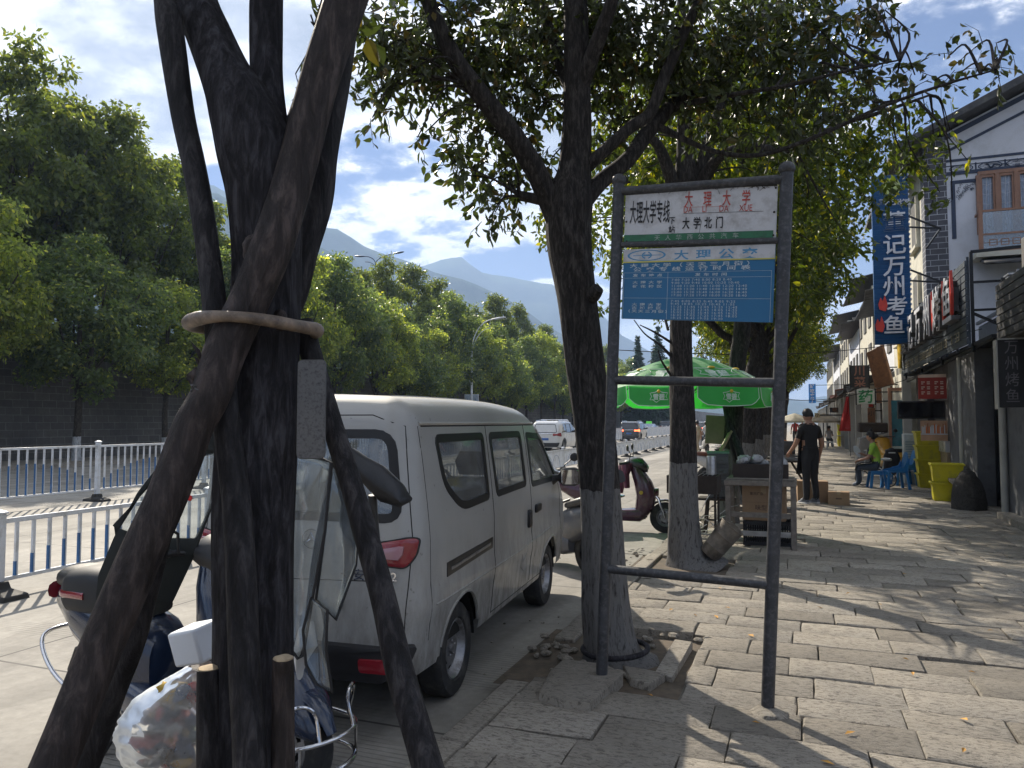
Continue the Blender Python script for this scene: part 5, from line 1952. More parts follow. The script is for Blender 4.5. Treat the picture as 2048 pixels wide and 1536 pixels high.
for (sx_, yy) in ((-.28, 1.55), (.36, 1.55), (-.28, .75), (.30, .75)):
 mb = MB()
 mb.loft([((sx_, yy + .02, .62), (.23, 0, 0), (0, .25, 0)), ((sx_, yy, .78), (.24, 0, 0), (0, .25, 0))], 18, e=4)
 mb.loft([((sx_, yy - .20, .75), (.22, 0, 0), (0, .06, 0)), ((sx_, yy - .26, 1.0), (.23, 0, 0), (0, .07, 0)), ((sx_, yy - .32, 1.20), (.20, 0, 0), (0, .05, 0))], 18, e=4)
 mb.loft([((sx_, yy - .33, 1.22), (.10, 0, 0), (0, .04, 0)), ((sx_, yy - .34, 1.32), (.13, 0, 0), (0, .05, 0)), ((sx_, yy - .35, 1.40), (.09, 0, 0), (0, .035, 0))], 16, e=3)
 mb.build('seat', m_seat, V.t, sharp=60)
mb = MB()
mb.tube([(-.28 + .19 * math.cos(a), 2.02 - .09 * math.sin(a), 1.08 + .17 * math.sin(a)) for a in [2 * math.pi * k / 28 for k in range(28)]], .014, 8, False, None, None, True)
mb.bar((-.46, 2.02, 1.08), (-.10, 2.02, 1.08), .02)
mb.build('steering_wheel', m_blackpl, V.t)
mb = MB()
mb.loft([((.06, 2.3, .9), (.58, 0, 0), (0, 0, .16)), ((.06, 2.62, .92), (.58, 0, 0), (0, 0, .14))], 18, e=5)
mb.build('dashboard', m_seat, V.t)
# OTHER CARS
def car_deform(prof_top, half, y0, y1, belt=.95, tumble=.16, nose=.12):
 """prof_top: list (y, roof height)"""
 ys_, zs_ = [p[0] for p in prof_top], [p[1] for p in prof_top]
 zmax = max(zs_)
 def f(q):
  x, y, z = q
  ztop = float(np.interp(y, ys_, zs_))
  z2 = .22 + (z - .22) * (ztop - .22) / (zmax - .22) if z > belt * .8 else z
  if z > belt * .8:
   lo_ = belt * .8
   z2 = lo_ + (z - lo_) * (ztop - lo_) / (zmax - lo_)
  k = 1 - (tumble * max(0, (z2 - belt) / (zmax - belt)) ** 1.2 if z2 > belt else 0) - .05 * max(0, (.5 - z2) / .3)
  k *= 1 - nose * max(0, abs(y - (y0 + y1) / 2) / ((y1 - y0) / 2) - .7) / .3
  return (x * k, y, z2)
 return f
m_cg = glassmat('car_glass', (0.10, 0.12, 0.14), .4, .05, .04, (0.1, 0.11, 0.12))
G_CAR = 'cars on the road beyond the railing'
def suv(name, label, loc, rz, paint, W=.92, L=4.6, H=1.72, rails=True, plate=None, lit=False, wagon=True, extra=None):
 h = L / 2
 if wagon:
  prof = [(-h, H * .60), (-h + .02, H * .62), (-h + .18, H * .93), (-h + .5, H * .99), (0, H), (h * .22, H * .97), (h * .55, H * .66), (h * .8, H * .60), (h, H * .46)]
 else:
  prof = [(-h, H * .62), (-h + .55, H * .70), (-h + 1.15, H * .97), (0, H), (h * .22, H * .96), (h * .58, H * .66), (h * .8, H * .60), (h, H * .46)]
 Car.frame_w = .03
 belt = H * .60
 zt = H * .90
 rear = rpoly([(-W * .74, belt + .03), (W * .74, belt + .03), (W * .62, H * .88), (-W * .62, H * .88)], .06)
 if wagon:
  sides = [rpoly([(-h + .45, belt + .02), (-h + 1.3, belt + .02), (-h + 1.3, zt), (-h + .75, zt * .985)], .05), rpoly([(-h + 1.38, belt + .02), (-.02, belt + .02), (-.02, zt), (-h + 1.38, zt)], .04), rpoly([(.06, belt + .02), (1.05, belt + .02), (.45, zt), (.06, zt)], .05)]
 else:
  sides = [rpoly([(-h + 1.0, belt + .04), (-.15, belt + .02), (-.15, zt), (-h + 1.4, zt)], .05), rpoly([(-.07, belt + .02), (1.1, belt + .02), (.5, zt), (-.07, zt)], .05)]
 ar = [('RL', lambda p: (p[0] + h - .85) ** 2 + (p[1] - .34) ** 2 < .40 ** 2), ('RL', lambda p: (p[0] - h + .85) ** 2 + (p[1] - .34) ** 2 < .40 ** 2)]
 wins = [('RL', s_) for s_ in sides]
 c = Car(name, label, 'car', loc, rz, G_CAR, ((-W, W), (-h, h), (.22, H)), .2, .07, car_deform(prof, W, -h, h, belt), paint, m_cg, m_vrub, ar, wins)
 if wagon:
  c.window('B', rear, m_cg, m_vrub, .07)
 else:
  pass
 for yy in (-h + .85, h - .85):
  for s_ in (1, -1):
   wheel(c.t, (s_ * (W - .13), yy, .34), .34, .2, s_, 5)
   c.ring('R' if s_ > 0 else 'L', [(yy + .40 * math.cos(a), .34 + .40 * math.sin(a)) for a in [2 * math.pi * k / 24 for k in range(24)]], .05, .006, m_blackpl, 'wheel_arch', c.t)
 mt = m_tail if not lit else M('tail_lit', (0.6, 0.05, 0.02), .3, emit=(1, .12, .04), es=3)
 for s_ in (1, -1):
  c.patch('B', rpoly([(s_ * W * .5, belt - .16), (s_ * W * .95, belt - .20), (s_ * W * .93, belt + .02), (s_ * W * .5, belt - .04)], .03), .03, mt, 'tail_light')
  mb = MB()
  p, _ = c.proj('R' if s_ > 0 else 'L', (1.0, belt + .06), 0)
  mb.ell((p.x + s_ * .10, p.y, p.z + .03), (.11, .06, .075), 12, 8)
  mb.build('door_mirror', m_blackpl, c.t)
  c.patch('R' if s_ > 0 else 'L', rpoly([(-.55, belt - .12), (-.35, belt - .12), (-.35, belt - .08), (-.55, belt - .08)], .015), .02, m_chrome, 'door_handle')
 c.patch('B', rpoly([(-W * .8, .26), (W * .8, .26), (W * .9, .5), (-W * .9, .5)], .05), .04, m_blackpl if wagon else paint, 'rear_bumper')
 pl = c.patch('B', rpoly([(-.22, .62), (.22, .62), (.22, .75), (-.22, .75)], .01), .02, plate or M('plate_blue', (0.03, 0.12, 0.4), .4), 'number_plate')
 c.patch('B', rpoly([(-W * .45, belt - .06), (W * .45, belt - .06), (W * .45, belt - .03), (-W * .45, belt - .03)], .01), .02, m_chrome, 'chrome_strip')
 if rails:
  for s_ in (1, -1):
   mb = MB()
   pts = [(s_ * W * .72, -h + .45 + k * .25, H * .985 + (.05 if 0 < k < 9 else 0)) for k in range(10)]
   mb.tube(pts, .02, 6)
   mb.build('roof_rail', m_chrome, c.t)
 if rails == 2:
  mb = MB()
  for yy in (-.9, .2):
   mb.tube([(-W * .72, yy, H + .06), (W * .72, yy, H + .06)], .022, 6)
  mb.build('roof_bars', m_chrome, c.t)
 mb = MB()
 for yy in ([-.06, .02] if not wagon else [-h + 1.34, .02]):
  c.line('R', [(yy, zt), (yy, .42)], .006, mb)
  c.line('L', [(yy, zt), (yy, .42)], .006, mb)
 mb.build('panel_gaps', m_dark, c.t)
 if extra:
  extra(c)
 return c
m_pw = M('paint_white', (0.62, 0.63, 0.64), .25, var=.04, coat=.6)
m_pb = M('paint_dark_blue', (0.02, 0.028, 0.045), .2, var=.1, coat=.8)
m_pg = M('paint_grey', (0.12, 0.125, 0.13), .25, var=.1, coat=.6)
m_ps = M('paint_silver_blue', (0.30, 0.36, 0.44), .25, .3, var=.05, coat=.6)
suvs = [
 ('white_suv', 'white SUV with roof bars driving away beyond the low railing', (1087, 903), 2.0, m_pw, dict(rails=2)),
 ('dark_suv', 'dark blue SUV with a lit orange tail lamp between the two trees', (1256, 883), 2.0, m_pb, dict(rails=1, lit=True)),
 ('dark_suv', 'white-roofed SUV with red tail lamps half hidden by the slender tree', (1396, 871), 1.0, m_pg, dict(rails=1, lit=True)),
]
for nm, lab, (px, py), rzd, pt, kw in suvs:
 p = gnd(px, py, -.12)
 suv(nm, lab, (p.x, p.y + 2.3, -.12), R(rzd), pt, **kw)
def taxi_sign(c):
 mb = MB()
 mb.box(-.35, .35, -.2, .1, 1.5, 1.78)
 mb.build('roof_sign', M('taxi_green', (0.10, 0.42, 0.06), .4, emit=(.1, .6, .05), es=.3), c.t, bevel=.03)
for nm, lab, X_, py, px, pt, kw in (
  ('oncoming_taxi', 'pale taxi with a green roof sign behind the median railing', -18.5, 0, 1298, m_ps, dict(H=1.5, wagon=False, rails=False, extra=taxi_sign)),
  ('oncoming_car', 'dark car left of the taxi behind the median railing', -20.8, 0, 1281, m_pg, dict(H=1.5, wagon=False, rails=False)),
  ('oncoming_car', 'blue and white car behind the median railing, left of the slender tree', -18.0, 0, 1336, m_pb, dict(H=1.9, rails=False)),
  ('oncoming_car', 'pale blue-white car right of the slender tree, far down the road', -11.0, 0, 1428, m_ps, dict(H=1.55, wagon=False, rails=False)),
  ('oncoming_car', 'tiny white car far down the road between the pavement trees', -5.0, 0, 1478, m_pw, dict(H=1.6, rails=False))):
 r_ = ray(px, 845)
 t_ = X_ / r_.x
 suv(nm, lab, (X_, r_.y * t_, -.12), R(0), pt, **kw)
# SCOOTERS
def smo(pts, k=5):
 return [Vector(p[:3]) for p in smooth_path([(*p, 1) for p in pts], k)]
def scooter(name, label, loc, rz, body, accent, seatm, lean=0, mirror_h=1.12, opts=()):
 t = thing(name, label, 'scooter', loc, rz, 'electric scooters by the kerb')
 if lean:
  t.rotation_euler = (0, R(lean), rz)
 wb = 1.26
 wheel(t, (0, 0, .225), .225, .10, 1, 5, rimr=.58)
 wheel(t, (0, wb, .225), .225, .09, 1, 5, rimr=.58)
 mb = MB()
 mb.loft([((0, -.42, .72), (.03, 0, 0), (0, .0, .03)), ((0, -.34, .70), (.10, 0, 0), (0, .02, .08)), ((0, -.12, .62), (.16, 0, 0), (0, 0, .14)), ((0, .15, .52), (.17, 0, 0), (0, 0, .20)), ((0, .36, .46), (.16, 0, 0), (0, 0, .20)), ((0, .46, .44), (.12, 0, 0), (0, 0, .16))], 22, e=2.6)
 mb.build('rear_body', body, t, sharp=60)
 mb = MB()
 mb.loft([((0, .30, .27), (.10, 0, 0), (0, 0, .06)), ((0, .40, .25), (.17, 0, 0), (0, 0, .07)), ((0, .85, .24), (.17, 0, 0), (0, 0, .07)), ((0, .98, .28), (.14, 0, 0), (0, 0, .08))], 18, e=4)
 mb.build('floorboard', accent, t, sharp=60)
 mb = MB()
 mb.loft([((0, .22, .30), (.13, 0, 0), (0, 0, .10)), ((0, .36, .28), (.185, 0, 0), (0, 0, .12)), ((0, .62, .25), (.19, 0, 0), (0, 0, .085)), ((0, .90, .26), (.185, 0, 0), (0, 0, .10)), ((0, 1.0, .32), (.13, 0, 0), (0, 0, .10))], 20, e=3.5)
 mb.build('lower_fairing', body, t, sharp=60)
 mb = MB()
 secs = []
 for (y_, z_, w_, th_) in ((.90, .22, .13, .10), (.96, .36, .19, .14), (.99, .55, .21, .15), (.94, .74, .20, .13), (.87, .88, .16, .10), (.82, .99, .11, .07)):
  secs.append(((0, y_, z_), (w_, 0, 0), (0, th_, .01)))
 mb.loft(secs, 22, e=2.6)
 mb.loft([((0, .98, .50), (.10, 0, 0), (0, 0, .10)), ((0, 1.10, .56), (.085, 0, 0), (0, .0, .09)), ((0, 1.17, .60), (.03, 0, 0), (0, 0, .05))], 16)
 mb.build('front_shield', body, t, sharp=60)
 mb = MB()
 secs = []
 for k in range(9):
  a = math.pi * (.10 + .78 * k / 8)
  w_ = .062 * math.sin(math.pi * (k + .6) / 9.2) ** .5
  secs.append(((0, wb + .255 * math.cos(a), .225 + .255 * math.sin(a)), (w_, 0, 0), (0, .012 * math.cos(a), .018 * math.sin(a))))
 mb.loft(secs, 14)
 mb.build('front_fender', body, t, sharp=60)
 mb = MB()
 for s_ in (-.062, .062):
  mb.tube([(s_, wb, .225), (s_, wb - .10, .50), (s_ * .5, wb - .22, .62)], .016, 8)
 mb.tube([(0, wb - .22, .55), (0, .84, 1.0)], .022, 8)
 mb.build('fork', m_chrome, t)
 mb = MB()
 mb.loft([((0, -.40, .80), (.06, 0, 0), (0, 0, .02)), ((0, -.30, .80), (.13, 0, 0), (0, 0, .055)), ((0, -.05, .79), (.15, 0, 0), (0, 0, .06)), ((0, .20, .73), (.14, 0, 0), (0, 0, .055)), ((0, .36, .70), (.08, 0, 0), (0, 0, .035))], 20, e=2.6)
 mb.build('seat', seatm, t, sharp=60)
 mb = MB()
 mb.loft([((0, .68, 1.01), (.09, 0, 0), (0, 0, .05)), ((0, .80, 1.02), (.15, 0, 0), (0, 0, .09)), ((0, .93, .99), (.14, 0, 0), (0, 0, .10)), ((0, 1.01, .94), (.07, 0, 0), (0, 0, .06))], 18)
 hd = mb.build('handlebar_cowl', accent, t, sharp=60)
 mb = MB()
 mb.ell((0, 1.0, .95), (.065, .03, .045), 14, 8)
 mb.build('headlight', M('lamp_lens', (0.55, 0.58, 0.6), .1, coat=.8), hd)
 mb = MB()
 mb.tube([(-.34, .66, 1.02), (-.2, .74, 1.03), (0, .78, 1.0), (.2, .74, 1.03), (.34, .66, 1.02)], .014, 8)
 mb.build('handlebar', m_blackpl, t)
 for s_ in (-1, 1):
  mb = MB()
  mb.tube([(s_ * .22, .73, 1.03), (s_ * .28, .735, 1.03), (s_ * .36, .64, 1.02)], .019, 8)
  mb.build('grip', m_blackpl, t)
  mb = MB()
  mb.tube([(s_ * .20, .76, 1.03), (s_ * .22, .78, mirror_h), (s_ * .30, .76, mirror_h + .06)], .007, 6)
  mb.ell((s_ * .34, .75, mirror_h + .09), (.065, .018, .05), 14, 8)
  mb.build('mirror', m_blackpl, t)
 mb = MB()
 mb.loft([((0, -.44, .72), (.08, 0, 0), (0, 0, .03)), ((0, -.41, .72), (.11, 0, 0), (0, 0, .05))], 14, e=3)
 mb.build('tail_light', m_tail, t)
 mb = MB()
 mb.tube([(-.12, -.15, .86), (-.13, -.42, .86), (0, -.50, .86), (.13, -.42, .86), (.12, -.15, .86)], .011, 8)
 mb.build('grab_rail', m_chrome, t)
 mb = MB()
 mb.tube([(.08, .30, .24), (.16, .18, .0)], .012, 6)
 mb.build('side_stand', m_blackpl, t)
 mb = MB()
 mb.tube([(0.09, -.05, .25), (0.09, .30, .30)], .035, 8)
 mb.tube([(0, -.16, .45), (0, -.30, .40), (0, -.36, .28)], .02, 8)
 mb.build('drive_unit', m_blackpl, t)
 return t
m_navy = M('scooter_navy', (0.012, 0.022, 0.05), .22, var=.2, coat=.7)
m_maroon = M('scooter_maroon', (0.060, 0.016, 0.036), .25, var=.15, coat=.5, dirt=(0.08, 0.06, 0.065), dscale=7)
m_greyp = M('scooter_grey', (0.085, 0.09, 0.105), .35, var=.15, coat=.3, dirt=(0.14, 0.13, 0.12), dscale=7)
m_white = M('scooter_white', (0.5, 0.5, 0.5), .3, var=.1, coat=.4)
m_leather = M('black_leather', (0.022, 0.022, 0.024), .42, var=.3, vs=12, bs=.3)
m_brownseat = M('brown_leather', (0.11, 0.035, 0.02), .5)
a0, a1 = Vector((-3.78, 3.02)), Vector((-1.92, 2.76))
rz0 = math.atan2(-(a1 - a0).x, (a1 - a0).y)
sc = scooter('parked_scooter', 'dark navy scooter with a clear rain windshield and chrome guard, right behind the near trunk', (a0.x + .42, a0.y - .06, -.12), rz0, m_navy, m_blackpl, m_leather)
T0 = Matrix.Translation((a0.x + .42, a0.y - .06, -.12)) @ Matrix.Rotation(rz0, 4, 'Z')
T0i = T0.inverted()
for ch_ in [c_ for c_ in sc.children if c_.name.startswith('grab_rail')]:
 bpy.data.objects.remove(ch_)
mb = MB()
mb.loft([((0, .26, .78), (.15, 0, 0), (0, 0, .10)), ((0, .22, .77), (.17, 0, 0), (0, 0, .11)), ((0, .0, .76), (.18, 0, 0), (0, 0, .12)), ((0, -.16, .75), (.175, 0, 0), (0, 0, .115)), ((0, -.22, .745), (.15, 0, 0), (0, 0, .09)), ((0, -.235, .745), (.10, 0, 0), (0, 0, .06))], 32, e=4)
tc = mb.build('top_case', M('case_black', (0.016, 0.017, 0.020), .6), sc, sharp=60)
mb = MB()
mb.loft([((0, .02, .75), (.186, 0, 0), (0, 0, .030)), ((0, -.165, .742), (.182, 0, 0), (0, 0, .030)), ((0, -.228, .738), (.156, 0, 0), (0, 0, .026)), ((0, -.243, .738), (.10, 0, 0), (0, 0, .018))], 32, e=4)
mb.build('case_reflector', m_tail, tc)
mb = MB()
for zz, rr_, ww in ((.30, .0095, .25), (.17, .012, .24)):
 mb.tube(smo([(-ww * .9, .9, zz + .08), (-ww, 1.15, zz), (-ww * .8, 1.45, zz), (0, 1.56, zz + .01), (ww * .8, 1.45, zz), (ww, 1.15, zz), (ww * .9, .9, zz + .08)]), rr_, 10)
for s_ in (-.17, .17):
 mb.tube([(s_, 1.49, .17), (s_, 1.49, .30)], .007, 6)
for s_ in (-1, 1):
 mb.tube(smo([(s_ * .22, 1.40, .30), (s_ * .22, 1.43, .42), (s_ * .16, 1.47, .46), (s_ * .10, 1.5, .42), (s_ * .10, 1.53, .31)]), .008, 8)
mb.build('crash_guard', m_chrome, sc)
mb = MB()
mb.loft([((0, 1.02, .62), (.14, 0, 0), (0, .05, .13)), ((0, 1.20, .50), (.16, 0, 0), (0, .04, .12)), ((0, 1.38, .36), (.13, 0, 0), (0, .02, .08)), ((0, 1.46, .30), (.07, 0, 0), (0, 0, .04))], 22)
mb.build('nose_panel', m_navy, sc, sharp=60)
m_chr2 = m_chrome
mb = MB()
mb.tube(smo([(.18, .30, .22), (.19, -.1, .30), (.17, -.32, .42), (.10, -.42, .50), (-.1, -.42, .50), (-.17, -.32, .42), (-.19, -.1, .30), (-.18, .30, .22)]), .011, 10)
mb.build('side_guard', m_chrome, sc)
m_sheet = glassmat('clear_sheet', (0.86, 0.90, 0.92), .9, .10, .08, (0.55, 0.58, 0.60))
m_piping = M('black_piping', (0.012, 0.012, 0.014), .6)
m_fabric = M('black_fabric', (0.008, 0.011, 0.011), .85, bs=.3, bscale=300)
def sheet(name, pts, depths, mat, parent, th=.002, bulge=.0, edge=True, T=None, wrinkle=.004, sub=9):
 """thin flexible sheet through points of the photo at true distances (flat goods in the place)"""
 P = [at(a, b, d) for (a, b), d in zip(pts, depths)]
 c = sum(P, Vector()) / len(P)
 n = len(P)
 nrm = Vector((0, 0, 0))
 for i in range(n):
  nrm += (P[i] - c).cross(P[(i + 1) % n] - c)
 nrm.normalize()
 vs, fs = [], []
 K = sub
 for k in range(K):
  g = 1 - k / K
  for p in P:
   q = c + (p - c) * g
   q = q + nrm * (bulge * (1 - g * g)) + nrm * wrinkle * noise.noise(q * 9) * 2 * (1 if k else .3)
   vs.append(q)
 vs.append(c + nrm * bulge)
 for k in range(K - 1):
  for i in range(n):
   j = (i + 1) % n
   fs.append((k * n + i, k * n + j, (k + 1) * n + j, (k + 1) * n + i))
 for i in range(n):
  fs.append(((K - 1) * n + i, (K - 1) * n + (i + 1) % n, K * n))
 mb = MB(T)
 mb.add(vs, fs)
 o = mb.build(name, mat, parent, sharp=80, solid=th)
 if edge:
  mb = MB(T)
  mb.tube(P, .006, 8, False, None, None, True)
  mb.build('piping', m_piping, o)
 return o
sheet('windshield', [(592, 906), (645, 918), (662, 925), (650, 1060), (628, 1180), (606, 1312), (596, 1318), (560, 1270), (545, 1150), (560, 1000)], [3.02] * 10, m_sheet, sc, .003, .05, True, T0i)
sheet('windshield_wing', [(664, 925), (690, 960), (715, 1075), (712, 1130), (672, 1240), (632, 1200), (650, 1060)], [3.05, 3.12, 3.2, 3.2, 3.1, 3.06, 3.04], m_sheet, sc, .002, -.03, True, T0i)
sheet('leg_apron', [(622, 1195), (655, 1220), (652, 1300), (664, 1385), (632, 1368), (612, 1330), (606, 1260)], [3.0] * 7, m_sheet, sc, .002, .03, True, T0i)
mb = MB()
mb.loft([(T0i @ at(600, 1345, 3.1), (.02, 0, 0), (0, 0, .03)), (T0i @ at(610, 1300, 3.1), (.05, 0, 0), (0, .05, .02)), (T0i @ at(612, 1250, 3.1), (.03, 0, 0), (0, .03, .02))], 14)
mb.build('shield_bracket', m_white, sc)
outl = rpoly([(442, 862), (392, 880), (330, 915), (275, 985), (228, 1075), (197, 1150), (192, 1200), (215, 1228), (300, 1238), (345, 1205), (385, 1120), (415, 1040), (440, 975)], 6, 2)
lw = [(372, 912), (330, 935), (285, 985), (248, 1038), (224, 1050), (262, 1064), (310, 1072), (390, 1078), (405, 1050), (440, 960), (436, 915)]
rc_ = sheet('rain_cover', [p for p in outl if True], [3.46] * len(outl), m_fabric, sc, .004, .0, True, T0i, 0.0)
bpy.data.objects.remove(rc_.children[0])
bpy.data.objects.remove(rc_)
win = rpoly([(434, 905), (372, 916), (330, 938), (283, 990), (224, 1052), (265, 1066), (325, 1076), (393, 1077), (409, 1045), (436, 985)], 5, 2)
ov = [at(a, b, 3.46) for a, b in outl]
wv = [at(a, b, 3.46) for a, b in win]
flat = lambda P: [Vector(((p - ov[0]).dot(rgt), (p - ov[0]).z, 0)) for p in P]
tri = tessellate_polygon([flat(ov), flat(wv)])
allv = ov + wv
mb = MB(T0i)
mb.add(allv, [tuple(t_) for t_ in tri], None, False)
rc_ = mb.build('rain_cover', m_fabric, sc, solid=.006)
rc_['label'] = 'black cloth rain cover with a clear window'
sheet('cover_window', win, [3.46] * len(win), m_sheet, rc_, .002, .004, False, T0i, .003)
mb = MB(T0i)
c = at(379, 996, 3.45)
mb.lathe([(.0, 0), (.0135, 0), (.0135, .004)], (0, 0, 0), 'Y', 16)
mb.v = [tuple(Vector(v) + (T0i @ c) - (T0i @ Vector((0, 0, 0)))) for v in mb.v]
mb.build('red_sticker', M('sticker_red', (0.55, 0.02, 0.02), .4), rc_)
mb = MB(T0i)
hc = [at(700, 905, 3.05), at(730, 940, 3.08), at(765, 968, 3.1), at(800, 990, 3.12), at(812, 1000, 3.12)]
mb.loft([(p, rgt * .02 + Vector((0, 0, w_)) * 0 + f * .05, Vector((0, 0, w_))) for p, w_ in zip(hc, (.02, .055, .075, .05, .015))], 16)
mb.tube([at(745, 990, 3.1), at(748, 1040, 3.12), at(752, 1078, 3.12)], .018, 8)
mb.build('hand_cover', m_leather, sc)
sc2 = scooter('parked_scooter', 'maroon scooter with a draped leg cover parked sideways to the pavement beyond the sign post', (-3.13, 11.05, -.12), R(-84), m_maroon, M('scooter_black', (0.03, 0.03, 0.034), .3, coat=.5), m_leather, mirror_h=1.16)
mb = MB()
mb.loft([((-.28, .60, .98), (.06, 0, 0), (0, .05, 0)), ((-.24, .58, .85), (.09, 0, 0), (0, .06, 0)), ((-.22, .60, .70), (.11, 0, 0), (0, .05, 0)), ((-.2, .60, .55), (.04, 0, 0), (0, .02, 0))], 14)
mb.loft([((.1, .72, 1.02), (.10, 0, 0), (0, .10, 0)), ((.12, .70, .85), (.14, 0, 0), (0, .05, 0)), ((.14, .72, .66), (.10, 0, 0), (0, .04, 0))], 14)
mb.build('leg_cover', M('cover_maroon', (0.10, 0.02, 0.045), .5, var=.4, vs=14), sc2)
mb = MB()
mb.lathe([(.0, .002), (.028, .002), (.028, -.002)], (0.225, .93, .60), 'X', 16)
mb.build('yellow_badge', M('badge_yellow', (0.5, 0.35, 0.03), .4), sc2)
sc3 = scooter('parked_scooter', 'grey scooter with a black seat half hidden between the van nose and the forked tree', gnd(1180, 1148, -.12), R(52), m_greyp, m_greyp, m_leather)
mb = MB()
mb.loft([((0, -.28, 1.03), (.02, 0, 0), (0, 0, .04)), ((0, -.30, 1.05), (.19, 0, 0), (0, .03, .07)), ((0, -.36, 1.06), (.19, 0, 0), (0, .03, .07))], 18, e=4)
mb.build('back_pad', m_leather, sc3)
sc4 = scooter('parked_scooter', 'pale scooter with a brown seat behind the slender tree', gnd(1412, 968, -.12), R(-75), m_white, m_white, m_brownseat)
# GREEN UMBRELLA
UC = at(1372, 845, 10.5)
ub = thing('market_umbrella', 'big green market umbrella with white and yellow drink logos behind the slender tree', 'umbrella', (UC.x, UC.y, 0))
UR, UZ0, UZ1 = 1.17, 1.98, 2.42
def canopy_mat():
 m, nt, b = newmat('umbrella_green')
 c = ramp(nt, noise_node(nt, coords(nt), 3, 5), [(.3, (0.04, 0.27, 0.09)), (.7, (0.07, 0.36, 0.12))])
 nt.links.new(c, b.inputs['Base Color'])
 b.inputs['Roughness'].default_value = .6
 b.inputs['Sheen Weight'].default_value = .3
 tr = N(nt, 'ShaderNodeBsdfTranslucent')
 tr.inputs[0].default_value = (0.05, 0.62, 0.06, 1)
 mx = N(nt, 'ShaderNodeMixShader')
 mx.inputs[0].default_value = .42
 nt.links.new(b.outputs[0], mx.inputs[1])
 nt.links.new(tr.outputs[0], mx.inputs[2])
 nt.links.new(mx.outputs[0], nt.nodes['Material Output'].inputs[0])
 bump(nt, b, noise_node(nt, coords(nt, scale=(1, 1, 5)), 8, 5), .3, .02)
 return m
m_um = canopy_mat()
m_umw = M('logo_white', (0.60, 0.72, 0.64), .6)
m_umy = M('logo_orange', (0.62, 0.42, 0.04), .6)
def up(a, t_, lift=0.0):
 """dome point: a angle in rad, t 0 apex..1 rim"""
 seg = math.pi / 4
 a2 = (a % seg) / seg
 sag = .045 * math.sin(math.pi * a2) * t_
 r_ = UR * t_ * (1 - .045 * math.sin(math.pi * a2))
 z = UZ1 - (UZ1 - UZ0) * t_ ** 1.75 - sag * .6 + lift
 return Vector((r_ * math.cos(a), r_ * math.sin(a), z))
A0 = R(14)
mb = MB()
n, K = 64, 12
vs, fs = [], []
for k in range(K + 1):
 for j in range(n):
  vs.append(up(2 * math.pi * j / n, k / K))
for k in range(K):
 for j in range(n):
  fs.append((k * n + j, (k + 1) * n + j, (k + 1) * n + (j + 1) % n, k * n + (j + 1) % n))
T_ = Matrix.Rotation(A0, 4, 'Z')
mb.T = T_
mb.add(vs, fs)
mb.build('canopy', m_um, ub, sharp=25)
for g in range(8):
 mb = MB(T_)
 a0_, a1_ = g * math.pi / 4 + .02, (g + 1) * math.pi / 4 - .02
 cols = 14
 vs, fs = [], []
 for i in range(cols + 1):
  s = i / cols
  a = a0_ + (a1_ - a0_) * s
  e = up(a, 1.0)
  e2 = e + Vector((math.cos(a), math.sin(a), 0)) * .012
  round_ = 1 - .32 * max(0, abs(s - .5) * 2 - .78) / .22
  for q in range(5):
   t_ = q / 4
   wv_ = .018 * math.sin(s * 9 + g * 2) * t_
   vs.append(e2 + Vector((math.cos(a) * wv_, math.sin(a) * wv_, -.245 * t_ * round_)))
 for i in range(cols):
  for q in range(4):
   fs.append((i * 5 + q, (i + 1) * 5 + q, (i + 1) * 5 + q + 1, i * 5 + q + 1))
 mb.add(vs, fs)
 edge = [Vector(vs[0]) + Vector((0, 0, 0))] + [Vector(vs[i * 5 + 4]) for i in range(cols + 1)] + [Vector(vs[cols * 5])]
 mb.tube(edge, .005, 5, False, 1)
 am = (a0_ + a1_) / 2
 rad_ = Vector((math.cos(am), math.sin(am), 0))
 tan_ = Vector((-math.sin(am), math.cos(am), 0))
 ctr = rad_ * (UR * .96 + .045) + Vector((0, 0, UZ0 - .15))
 badge = [(-.15, .05), (-.07, .06), (0, .085), (.06, .06), (.15, .05), (.12, 0), (.15, -.05), (.02, -.05), (-.04, -.09), (-.10, -.05), (-.15, -.05), (-.12, 0)]
 pts_ = [ctr + tan_ * a * .78 + Vector((0, 0, b * .85)) for a, b in badge]
 mb.tube(pts_, .0045, 5, False, 1, None, True)
 mb.text('雪碧', ctr + tan_ * -.078 + Vector((0, 0, -.035)), tan_, (0, 0, 1), .082, 1, wx=.95, thick=.02)
 mb.ell(tuple(ctr + Vector((0, 0, .065)) + rad_ * .004), (.022, .022, .022), 10, 6, 2)
 mb.build('valance', [m_um, m_umw, m_umy], ub, sharp=60)
 mb = MB(T_)
 def dome(u, v, lf=.012):
  t_ = .74 - v / 1.25
  return up(am + u / (UR * max(.15, t_)), t_, lf)
 pts_ = [dome(a * 1.9, b * 1.7) for a, b in badge]
 mb.tube(pts_, .006, 5, False, 0, None, True)
 tb_ = MB()
 tb_.text('雪碧', (-.17, 0, -.085), (1, 0, 0), (0, 0, 1), .18, 0, wx=.95, thick=.02)
 mb.add([dome(v_[0], v_[2]) for v_ in tb_.v], tb_.f, 0, False)
 mb.ell(tuple(dome(.0, .15)), (.05, .05, .02), 12, 6, 1)
 mb.build('dome_logo', [m_umw, m_umy], ub)
 mb = MB(T_)
 a = g * math.pi / 4
 mb.tube([up(a, t_ / 6, -.015) for t_ in range(7)], .007, 6)
 mb.tube([up(a, .55, -.015), (.03 * math.cos(a), .03 * math.sin(a), 1.85)], .006, 6)
 mb.build('rib', m_wire, ub)
mb = MB()
mb.tube([(0, 0, .05), (0, 0, UZ1 + .03)], .02, 12)
mb.build('pole', m_pole, ub)
mb = MB()
